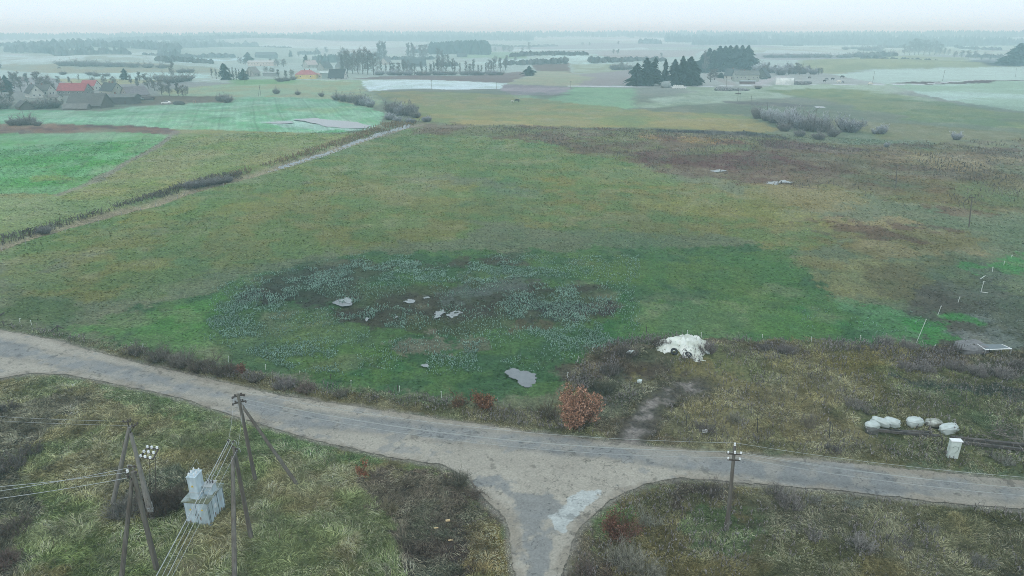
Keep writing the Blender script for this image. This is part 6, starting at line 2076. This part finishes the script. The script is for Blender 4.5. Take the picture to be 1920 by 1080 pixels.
rw = np.random.default_rng(99)
wood('far_forest', np.concatenate([belt(-250, 2200, 3500, 4100, 5200, rw, 0.05), belt(520, 1000, 2900, 3200, 1500, rw, 0.3), belt(1250, 2200, 2600, 3100, 3000, rw, 0.25)]), 23, 1, (0.05, 0.065, 0.058))
wood('far_forest', np.concatenate([belt(-250, 480, 2100, 2600, 1900, rw, 0.45, 220), belt(180, 620, 2700, 3000, 1300, rw, 0.35), belt(-250, 330, 1380, 1950, 1500, rw, 0.5, 130)]), 14, 2, (0.11, 0.12, 0.115), 0.8)
PW = [tuple(G(px, 81))[:2] for px in (805, 918)]
rr1 = 1750.0
wood('pine_wood', belt(806, 916, 1500, 1680, 520, rw), 24, 3, (0.04, 0.062, 0.052), 0.5)
wood('far_thicket', belt(582, 628, 1280, 1350, 90, rw), 14, 4, (0.055, 0.075, 0.065), 0.6)
wood('far_thicket', np.concatenate([belt(1200, 1240, 2300, 2420, 90, rw), belt(1300, 1420, 2300, 2500, 120, rw, 0.4)]), 16, 5, (0.07, 0.08, 0.075), 0.6)
hd = []
for k in range(34):
    a0_ = rw.uniform(-150, 2050)
    r0_ = rw.uniform(1000, 2900)
    L_ = rw.uniform(20, 90)
    t_ = rw.uniform(-0.35, 0.35)
    nn_ = int(L_ * 0.8)
    uu = np.linspace(0, 1, nn_)
    a = np.arctan2(a0_ + uu * L_ * 1.6 - 960, 1280 * cp + 480 * sp)
    r = r0_ * (1 + t_ * 0.12 * uu) + rw.normal(size=nn_) * 8
    hd.append(np.stack([r * np.sin(a), r * np.cos(a)], -1)[rw.uniform(0, 1, nn_) < 0.8])
wood('far_hedges', np.concatenate(hd), 7.5, 6, (0.085, 0.088, 0.085), 1.1)

# ------------------------------------------------------------------ buildings
def wall_mat(name, rgb, n=0.12):
    return mat(name, rgb, noise=n, scale=0.9, rough=0.9, rgb2=tuple(c * 0.85 for c in rgb))


m_glass = mat("window_glass", (0.05, 0.06, 0.07), noise=0.1, scale=2, rough=0.15, spec=0.6)
m_frame = mat("window_frame", (0.55, 0.56, 0.54), noise=0.05, scale=3)
m_doorw = mat("dark_door", (0.08, 0.06, 0.05), noise=0.2, scale=4)
m_brick = mat("chimney_brick", (0.22, 0.12, 0.09), noise=0.3, scale=4)


def house(name, label, cat, px, py, w, l, wh, rh, rz, wall, roof, hip=False, win=3, chim=1, door=True, over_=0.45, gwin=True, roofm=None, wwin=None, half=1.0):
    """gabled or hipped building; w along its ridge, l across, standing where pixel (px, py) meets the ground"""
    P = G(px, py)
    t = thing(name, label, cat, (P.x, P.y, P.z), rz)
    wm = wall if not isinstance(wall, tuple) else wall_mat("wall_%s" % name + str(len(MATS)), wall)
    rm = roof if not isinstance(roof, tuple) else mat("roof_%s" % name + str(len(MATS)), roof, noise=0.25, scale=1.4, rough=0.8, stretch=(1, 1, 3), rgb2=tuple(c * 0.8 for c in roof))
    y0, y1 = 0.0, l
    b = MB()
    h0 = -1.5
    if hip:
        b.box((0, l / 2, (wh + h0) / 2), (w, l, wh - h0))
    else:
        M = Matrix.Rotation(math.pi / 2, 4, 'Z')
        # outline across the ridge, extruded along it
        n0 = len(b.v)
        for xx in (-w / 2, w / 2):
            for yy, zz in ((y0, h0), (y1, h0), (y1, wh), (l / 2, wh + rh), (y0, wh)):
                b.v.append((xx, yy, zz))
        b.f += [(0, 4, 3, 2, 1), (5, 6, 7, 8, 9), (0, 1, 6, 5), (1, 2, 7, 6), (2, 3, 8, 7), (3, 4, 9, 8), (4, 0, 5, 9)]
    b.obj('wall', wm, t)
    r = MB()
    ov = over_
    dz = ov * rh / (l / 2)
    if hip:
        hx = max(0.1, w / 2 - l / 2 * 0.9)
        A = [(-w / 2 - ov, -ov, wh - 0.1), (w / 2 + ov, -ov, wh - 0.1), (w / 2 + ov, l + ov, wh - 0.1), (-w / 2 - ov, l + ov, wh - 0.1)]
        R1, R2 = (-hx, l / 2, wh + rh), (hx, l / 2, wh + rh)
        r.quad(A[0], A[1], R2, R1)
        r.quad(A[2], A[3], R1, R2)
        r.tri(A[1], A[2], R2)
        r.tri(A[3], A[0], R1)
        r.quad(A[3], A[2], A[1], A[0])
    else:
        th = 0.18
        for sgn in (0, 1):
            ye = -ov if sgn == 0 else l + ov
            a = (-w / 2 - ov, ye, wh - dz)
            b_ = (w / 2 + ov, ye, wh - dz)
            c_ = (w / 2 + ov, l / 2, wh + rh)
            d_ = (-w / 2 - ov, l / 2, wh + rh)
            up = [(p[0], p[1], p[2] + th) for p in (a, b_, c_, d_)]
            lo = [(p[0], p[1], p[2] + 0.02) for p in (a, b_, c_, d_)]
            if sgn:
                up, lo = up[::-1], lo[::-1]
            r.quad(*up)
            r.quad(*lo[::-1])
            for i in range(4):
                r.quad(lo[i], lo[(i + 1) % 4], up[(i + 1) % 4], up[i])
    ro = r.obj('roof', rm, t)
    for k in range(chim):
        MB().box(((k - 0.3) * w * 0.25, l / 2, wh + rh + 0.3), (0.7, 0.7, 1.6)).obj('chimney', m_brick, ro)
    for k in range(win):
        xx = (k + 0.5) / win * w - w / 2
        if door and k == win // 2 and win > 1:
            MB().box((xx, -0.03, 1.0), (1.0, 0.08, 2.1)).obj('door', m_doorw, t)
            continue
        fo = MB().box((xx, -0.02, wh * 0.55), (1.25, 0.07, 1.4)).obj('window', m_frame, t)
        MB().box((xx, -0.06, wh * 0.55), (0.95, 0.03, 1.1)).obj('pane', m_glass, fo)
    if gwin and not hip:
        for sgn in (-1, 1):
            for yy, zz in ((l * 0.3, wh * 0.5), (l * 0.7, wh * 0.5), (l * 0.5, wh + rh * 0.35)):
                if zz > wh and rh < 2.4:
                    continue
                fo = MB().box((sgn * (w / 2 + 0.02), yy, zz), (0.07, 1.1, 1.3)).obj('window', m_frame, t)
                MB().box((sgn * (w / 2 + 0.06), yy, zz), (0.03, 0.8, 1.0)).obj('pane', m_glass, fo)
    return t


WHITE = (0.50, 0.52, 0.48)
# left farmstead
house('house', 'white gabled house with a dark roof, leftmost in the farmstead', 'house', 52, 183, 12, 8.5, 3.2, 5.2, -0.75, WHITE, (0.075, 0.08, 0.08), win=4)
house('house', 'low white wing with a grey roof behind the leftmost gable', 'house', 78, 181, 11, 7, 4.2, 3.4, -0.15, WHITE, (0.12, 0.125, 0.12), win=3, chim=1)
house('house', 'house with the bright red tin roof', 'house', 134, 179, 20, 10, 3.4, 4.6, -0.06, (0.22, 0.21, 0.20), (0.33, 0.075, 0.085), win=6, chim=1)
house('house', 'smaller red roofed wing behind the right end of the red roof', 'house', 165, 170, 11, 8, 3.6, 3.6, -0.1, WHITE, (0.36, 0.09, 0.10), win=3, chim=0)
house('house', 'dark roofed house with a pale gable behind the long barn', 'house', 200, 180, 14, 9, 3.8, 4.8, -0.5, (0.34, 0.35, 0.30), (0.07, 0.08, 0.08), win=3, chim=2)
house('barn', 'dilapidated thatched grey barn in front of the red roof', 'barn', 157, 203, 22, 12, 1.8, 6.2, -0.12, (0.12, 0.11, 0.10), (0.115, 0.115, 0.11), win=0, chim=0, gwin=False)
house('shed', 'collapsed grey shed at the field edge below the thatched barn', 'shed', 140, 206, 14, 5, 1.0, 2.2, -0.05, (0.15, 0.14, 0.13), (0.17, 0.17, 0.165), win=0, chim=0, gwin=False)
house('barn', 'long low dark board barn with a small door, right of the thatched one', 'barn', 218, 196, 22, 10, 4.3, 1.6, 0.10, (0.105, 0.11, 0.11), (0.15, 0.16, 0.155), win=2, chim=1, gwin=False, door=True)
house('house', 'house with a sweeping mauve grey roof at the right of the farmstead', 'house', 262, 185, 14, 11, 2.6, 5.0, 0.95, (0.30, 0.28, 0.26), (0.19, 0.175, 0.19), win=3, chim=0)
house('shed', 'small dark shed half hidden by shrubs at the lower left', 'shed', 34, 206, 9, 7, 2.0, 2.8, -0.7, (0.12, 0.11, 0.10), (0.085, 0.085, 0.085), win=0, chim=0, gwin=False)
house('shed', 'tumbledown pale board lean-to beside the lower left shed', 'shed', 58, 204, 9, 6, 1.6, 1.6, 0.6, (0.20, 0.19, 0.18), (0.20, 0.20, 0.19), win=0, chim=0, gwin=False)
house('house', 'small white outbuilding between the white house and the red roof', 'house', 101, 190, 6, 5, 2.6, 1.2, 0.1, WHITE, (0.16, 0.15, 0.14), win=2, chim=0, gwin=False)
# middle village
house('house', 'yellow bungalow with a hipped pink red roof', 'house', 573, 148, 19, 11, 4.0, 3.8, 0.06, (0.60, 0.50, 0.20), (0.40, 0.14, 0.15), hip=True, win=2, chim=2, door=False)
house('house', 'small cream annex right of the yellow bungalow', 'house', 597, 147, 6.5, 6, 3.4, 1.4, 0.06, (0.56, 0.54, 0.42), (0.50, 0.36, 0.34), win=2, chim=0, door=False)
house('greenhouse', 'pale grey green greenhouse between the annex and the dark barn', 'greenhouse', 609, 147, 9, 7, 5.0, 1.2, 0.0, (0.26, 0.33, 0.31), (0.48, 0.56, 0.54), win=0, chim=0, gwin=False)
house('barn', 'barn with a steep dark roof and a white gable end', 'barn', 630, 149, 15, 11, 1.6, 7.4, -0.12, (0.55, 0.56, 0.54), (0.055, 0.065, 0.07), win=3, chim=0)
house('shed', 'tiny white shed at the right foot of the dark barn', 'shed', 645, 147, 3, 3, 2.6, 0.8, 0.0, (0.62, 0.64, 0.62), (0.5, 0.5, 0.5), win=0, chim=0, gwin=False, door=False)
house('house', 'house with a pale pink roof beside the spruce', 'house', 587, 127, 15, 12, 4.0, 5.0, 0.8, (0.36, 0.37, 0.33), (0.42, 0.37, 0.35), win=3, chim=1)
house('house', 'grey gabled house behind the greenhouse', 'house', 616, 132, 14, 12, 3.6, 6.2, 1.0, (0.28, 0.29, 0.26), (0.10, 0.12, 0.12), win=2, chim=0)
house('house', 'grey roofed house behind the dark barn', 'house', 636, 130, 14, 12, 3.6, 5.6, -0.6, (0.24, 0.26, 0.24), (0.13, 0.15, 0.15), win=2, chim=0)
house('house', 'pale gable house between the slender trees and the village', 'house', 482, 143, 11, 9, 3.6, 5.2, 1.3, (0.34, 0.33, 0.30), (0.22, 0.21, 0.20), win=2, chim=0)
house('building', 'long pale rose building on the rise behind the village', 'building', 489, 124, 36, 14, 5.5, 1.6, 0.0, (0.56, 0.50, 0.46), (0.45, 0.45, 0.43), win=9, chim=0, gwin=False)
house('barn', 'long dark barn on the horizon above the pale building', 'barn', 497, 109, 40, 18, 6.0, 5.0, 0.0, (0.10, 0.12, 0.12), (0.075, 0.09, 0.095), win=0, chim=0, gwin=False)
house('shed', 'low grey shed right of the pale gable house', 'shed', 505, 143, 13, 6, 3.0, 0.8, 0.0, (0.30, 0.33, 0.33), (0.3, 0.33, 0.33), win=0, chim=0, gwin=False, door=False)
house('house', 'pale gable house glimpsed behind the open tree row', 'house', 730, 121, 14, 12, 4.0, 6.0, 1.25, (0.42, 0.40, 0.36), (0.14, 0.15, 0.15), win=2, chim=0)
house('barn', 'long dark roofed barn behind the open tree row', 'barn', 775, 125, 33, 14, 3.5, 7.0, 0.0, (0.14, 0.16, 0.16), (0.075, 0.095, 0.095), win=0, chim=0, gwin=False)
house('shed', 'dark box shaped shed on the green field edge', 'shed', 866, 107, 20, 8, 6.5, 0.6, 0.0, (0.085, 0.10, 0.11), (0.10, 0.11, 0.11), win=0, chim=0, gwin=False, door=False)
house('house', 'tiny grey roof seen right of the spruce village', 'house', 628, 112, 14, 12, 4.0, 4.0, 0.3, (0.4, 0.38, 0.36), (0.26, 0.22, 0.20), win=2, chim=0)
house('building', 'small white far building on the slope above the village', 'building', 560, 78, 26, 12, 4.0, 2.0, 0.0, (0.62, 0.62, 0.6), (0.5, 0.5, 0.5), win=0, chim=0, gwin=False, door=False)
house('building', 'long pale far building at the foot of the forest', 'building', 1345, 74, 60, 16, 7.0, 2.0, 0.0, (0.62, 0.62, 0.6), (0.5, 0.5, 0.5), win=0, chim=0, gwin=False, door=False)
# right farm
house('house', 'farmhouse with a white gable facing the garden', 'house', 1372, 149, 14, 9, 3.4, 5.4, -0.55, (0.46, 0.48, 0.44), (0.10, 0.13, 0.135), win=3, chim=1)
house('house', 'long grey farmhouse behind garden trees at the farm', 'house', 1400, 153, 20, 9, 5.6, 3.0, -0.05, (0.34, 0.38, 0.34), (0.16, 0.18, 0.17), win=6, chim=1)
house('shed', 'low brown woodshed in front of the long farmhouse', 'shed', 1402, 157, 12, 3, 1.9, 0.6, -0.05, (0.17, 0.11, 0.11), (0.3, 0.35, 0.36), win=0, chim=0, gwin=False, door=False)
house('barn', 'dark steep roofed barn left of the white tunnel', 'barn', 1442, 147, 9, 13, 1.5, 7.5, 0.9, (0.11, 0.13, 0.12), (0.07, 0.085, 0.09), win=0, chim=0, gwin=False)
# white tunnel
P = G(1470, 158)
t = thing('polytunnel', 'white arched polytunnel with a dark end at the farm', 'polytunnel', P, -0.18)
arc = [(-3.6, -0.6), (-3.6, 1.2), (-3.0, 3.2), (-1.7, 4.5), (0, 5.0), (1.7, 4.5), (3.0, 3.2), (3.6, 1.2), (3.6, -0.6)]
b = MB()
Mx = Matrix.Rotation(math.pi / 2, 3, 'Z')
b.prism(arc, -7, 7, Mx)
b.obj('cover', mat("tunnel_film", (0.62, 0.65, 0.62), rgb2=(0.45, 0.50, 0.48), noise=0.15, scale=0.6, rough=0.5), t)
b = MB()
b.prism([(x * 0.96, z * 0.97) for x, z in arc], -7.08, -7.02, Mx)
b.obj('end_wall', mat("tunnel_dark_end", (0.07, 0.09, 0.11), noise=0.2, scale=2), t)
P = G(1486, 157)
t = thing('shed', 'small pale ended shed tucked beside the white tunnel', 'shed', P, -0.18)
MB().box((0, 1.5, 1.3), (3.0, 4.0, 4.2)).obj('wall', mat("tunnel_dark_end"), t)
MB().box((1.52, 1.5, 1.6), (0.08, 3.0, 3.4)).obj('end_panel', m_white, t)
# stacked white bales in front of the spruces
m_wrap = mat("far_bale_wrap", (0.70, 0.73, 0.70), noise=0.06, scale=2, rough=0.5)
P0 = G(1274, 166)
q = mpp(P0)
k = 0
for row, n_ in ((0, 8), (1, 6)):
    for i_ in range(n_):
        s = MB()
        s.tube([(0, -0.6, 0.62), (0, -0.5, 0.62), (0, 0.5, 0.62), (0, 0.6, 0.62)], [0.55, 0.65, 0.65, 0.55], 14)
        o = s.obj('wrapped_bale', m_wrap)
        xoff = (-5.0 + i_ * 1.36) if row == 0 else (-4.4 + i_ * 1.36)
        o.location = (P0.x + xoff, P0.y, hz(P0.x + xoff, P0.y) + row * 1.16)
        tag(o, ('white bale, bottom row before the farm spruces' if row == 0 else 'white bale, top row before the farm spruces'), 'bale', 'bottom row of white bales' if row == 0 else 'top row of white bales')
        k += 1
blob('manure_pile', 'pale conical pile between the two halves of the farm spruces', 'pile', G(1248, 164) - Vector((0, 0, 0.3)), (8, 6, 5.5), 0, 61, mat("pale_pile", (0.24, 0.28, 0.28), noise=0.3, scale=1), wr=0.15, box=0.9)
for k, (px, py, w_, h_) in enumerate(((1352, 170, 9, 2.2), (1365, 170, 8, 2.0), (1376, 170, 9, 1.6), (1392, 170, 10, 1.4))):
    blob('stone_heap', ('pale stone heap at the left of the rubble line', 'stone heap second from the left in the rubble line', 'stone heap third from the left in the rubble line', 'flat stone heap at the right of the rubble line')[k], 'stones', G(px, py) - Vector((0, 0, 0.4)), (w_, 5, h_ * 1.6), 0.1 * k, 62 + k, mat("rubble", (0.26, 0.27, 0.28), rgb2=(0.12, 0.12, 0.12), noise=0.5, scale=1.2, scale2=0.9), None, wr=0.35, box=0.9)
blob('stone_heap', 'low bluish heap right of the white tunnel', 'stones', G(1503, 158) - Vector((0, 0, 0.4)), (15, 8, 3.4), 0, 71, mat("rubble"), None, wr=0.3, box=0.9)


# ------------------------------------------------------------------ cars, trailer, cattle
def car(name, label, P, rz, body, sc=1.0):
    t = thing(name, label, 'car', P, rz, None, sc)
    pr = [(-2.2, 0.35), (2.15, 0.35), (2.2, 0.75), (1.95, 0.92), (1.05, 1.0), (0.45, 1.42), (-1.15, 1.45), (-1.75, 1.02), (-2.2, 0.95)]
    b = MB().prism(pr, -0.85, 0.85)
    b.obj('body', body, t)
    g = MB()
    g.prism([(0.92, 1.03), (0.42, 1.36), (-1.10, 1.38), (-1.55, 1.04)], -0.865, 0.865)
    g.obj('windows', m_glass, t)
    for sx in (-1.35, 1.35):
        for sy in (-0.86, 0.86):
            w = MB().tube([(sx, sy - 0.1, 0.33), (sx, sy + 0.1, 0.33)], 0.33, 12).obj('wheel', m_tyre, t)
            MB().tube([(sx, sy - 0.11, 0.33), (sx, sy + 0.11, 0.33)], 0.17, 8).obj('rim', m_galv, w)
    for sy in (-0.6, 0.6):
        MB().box((2.18, sy, 0.68), (0.08, 0.3, 0.15)).obj('headlight', m_frame, t)
    return t


m_wcar = mat("white_car_paint", (0.72, 0.74, 0.74), noise=0.03, scale=1, rough=0.3, spec=0.5)
m_dcar = mat("dark_green_car_paint", (0.05, 0.09, 0.08), noise=0.05, scale=1, rough=0.3, spec=0.5)
car('parked_car', 'white car parked on the field edge right of the long barn', G(312, 195), math.pi + 0.05, m_wcar, 1.25)
car('parked_car', 'dark green car with a pale windscreen parked beside the long barn', G(262, 188), -0.45, m_dcar, 1.3)
car('parked_car', 'dark vehicle with a pale roof at the farm yard', G(1432, 149), 0.3, m_dcar, 1.3)
# dark scrap behind the white car
blob('hay_pile', 'low dark pile right of the white car', 'pile', G(336, 196) - Vector((0, 0, 0.2)), (7.0, 3, 2.4), 0, 81, mat("dark_pile", (0.07, 0.075, 0.07), noise=0.4, scale=1.5), None, wr=0.25, box=0.8)
blob('brushwood_heap', 'long dark brush heap below the mauve roofed house', 'pile', G(276, 187) - Vector((0, 0, 0.2)), (9.0, 4, 3.2), 0, 82, mat("brown_pile", (0.11, 0.09, 0.09), noise=0.4, scale=1.5), None, wr=0.3, box=0.8)
P = G(365, 194)
t = thing('wooden_frame', 'small orange brown wooden frame in the far garden', 'frame', P)
for sx in (-0.8, 0.8):
    MB().box((sx, 0, 0.7), (0.18, 0.18, 1.6)).obj('post', mat("orange_wood", (0.40, 0.24, 0.13), noise=0.2), t)
MB().box((0, 0, 1.55), (1.9, 0.2, 0.2)).obj('beam', mat("orange_wood"), t)
# trailer
P = G(1421, 167)
t = thing('farm_trailer', 'dark farm trailer standing in the pasture below the farmyard', 'trailer', P, 0.1)
MB().box((0, 0, 1.5), (4.6, 2.2, 1.0)).obj('box', m_iron, t)
MB().tube([(2.3, 0, 1.0), (4.0, 0, 0.6)], 0.1, 6).obj('drawbar', m_iron, t)
for sx in (-1.0, 1.0):
    for sy in (-1.1, 1.1):
        MB().tube([(sx, sy - 0.15, 0.5), (sx, sy + 0.15, 0.5)], 0.5, 12).obj('wheel', m_tyre, t)


def cow(label, P, rz, rgb, lying=False, sc=1.0, head=-1):
    """one skinned figure: trunk, neck, head, jointed legs, tail"""
    me = bpy.data.meshes.new('cow')
    zb = 0.55 if lying else 1.15
    V = [(0, 0, zb), (0.75, 0, zb + 0.03), (1.0, 0, zb + 0.12), (1.35, 0, zb - (0.1 if head < 0 else -0.35)), (1.62, 0, zb - (0.55 if head < 0 else -0.25)),
         (-0.75, 0, zb + 0.08), (-0.95, 0, zb + 0.05), (-1.08, 0, zb - 0.5)]
    R = [0.40, 0.36, 0.24, 0.15, 0.10, 0.34, 0.10, 0.04]
    E = [(0, 1), (1, 2), (2, 3), (3, 4), (0, 5), (5, 6), (6, 7)]
    for sx, root, kn in ((0.72, 1, 0.06), (-0.75, 5, -0.12)):
        for sy in (-0.24, 0.24):
            n = len(V)
            if lying:
                V += [(sx, sy * 1.3, 0.35), (sx + 0.35, sy * 1.6, 0.15), (sx + 0.05, sy * 1.7, 0.1)]
            else:
                V += [(sx, sy, 0.8), (sx + kn, sy, 0.45), (sx, sy, 0.04)]
            R += [0.16, 0.085, 0.075]
            E += [(root, n), (n, n + 1), (n + 1, n + 2)]
    me.from_pydata(V, E, [])
    o = link(bpy.data.objects.new('cow', me))
    sk = o.modifiers.new('Skin', 'SKIN')
    for i, r_ in enumerate(R):
        me.skin_vertices[0].data[i].radius = (r_, r_)
    me.skin_vertices[0].data[0].use_root = True
    sb = o.modifiers.new('Sub', 'SUBSURF')
    sb.levels = sb.render_levels = 1
    mt_ = mat("hide_%d" % int(rgb[0] * 1000), rgb, noise=0.2, scale=2, rough=0.9)
    me.materials.append(mt_)
    dg = bpy.context.evaluated_depsgraph_get()
    me2 = bpy.data.meshes.new_from_object(o.evaluated_get(dg))
    o.modifiers.clear()
    o.data = me2
    if not me2.materials:
        me2.materials.append(mt_)
    o.location = P
    o.rotation_euler = (0, 0, rz)
    o.scale = (sc,) * 3
    return tag(o, label, 'cow')


if len(bpy.data.meshes) > 0:
    def _try(*a, **k):
        return cow(*a, **k)
DK = (0.04, 0.038, 0.04)
_try('dark cow grazing in the middle of the far meadow, left of centre', G(969, 192), 0.1, DK, sc=1.35)
_try('pale calf beside the dark cow in the far meadow', G(961, 192), 2.8, (0.45, 0.45, 0.42), sc=0.8)
_try('dark cow nearest the lane in the farm paddock', G(1545.5, 154), 0.2, DK, sc=1.2)
_try('dark cow just behind the one nearest the lane', G(1550, 151), 2.9, DK, sc=1.2)
_try('dark cow left of the pale ones in the paddock', G(1560.5, 150.5), 0.3, DK, sc=1.4)
_try('dark cow at the back fence of the paddock', G(1578.5, 146.5), 0.1, DK, sc=1.5)
_try('dark cow far left in the paddock', G(1517, 147.5), 0.1, (0.06, 0.05, 0.045), sc=1.2)
_try('white cow in the middle of the paddock', G(1573, 156), 2.9, (0.62, 0.60, 0.52), sc=1.5)
_try('white cow lying alone beside the lane', G(1631, 158.5), 0.1, (0.62, 0.60, 0.52), lying=True, sc=1.7)
_try('small dark calf right of the white cow', G(1580, 155.5), 0.1, DK, sc=0.8)
_try('tiny dark cow on the field behind the left farmstead', G(111, 130), 0.1, (0.06, 0.05, 0.05), sc=1.6)


# ------------------------------------------------------------------ labels: things that look alike are told apart by their place
def ordinal(n):
    w = ['first', 'second', 'third', 'fourth', 'fifth', 'sixth', 'seventh', 'eighth', 'ninth', 'tenth', 'eleventh', 'twelfth']
    return w[n - 1]


def finish_labels():
    bpy.context.view_layer.update()
    by = {}
    for o in SC.objects:
        if o.parent is None and 'label' in o and 'category' in o:
            by.setdefault(o['label'], []).append(o)
    for lab, os_ in by.items():
        n = len(os_)
        if n < 2 or n > 23:
            continue
        os_.sort(key=lambda o: o.location.x / max(o.location.y, 1))
        for i, o in enumerate(os_):
            if i == 0:
                t = 'leftmost'
            elif i == n - 1:
                t = 'rightmost'
            elif i < (n + 1) // 2:
                t = ordinal(i + 1) + ' from left'
            else:
                t = ordinal(n - i) + ' from right'
            o['label'] = lab + ', ' + t
            if len(o['label'].split()) > 16:
                print('LONG', len(o['label'].split()), o['label'])


finish_labels()
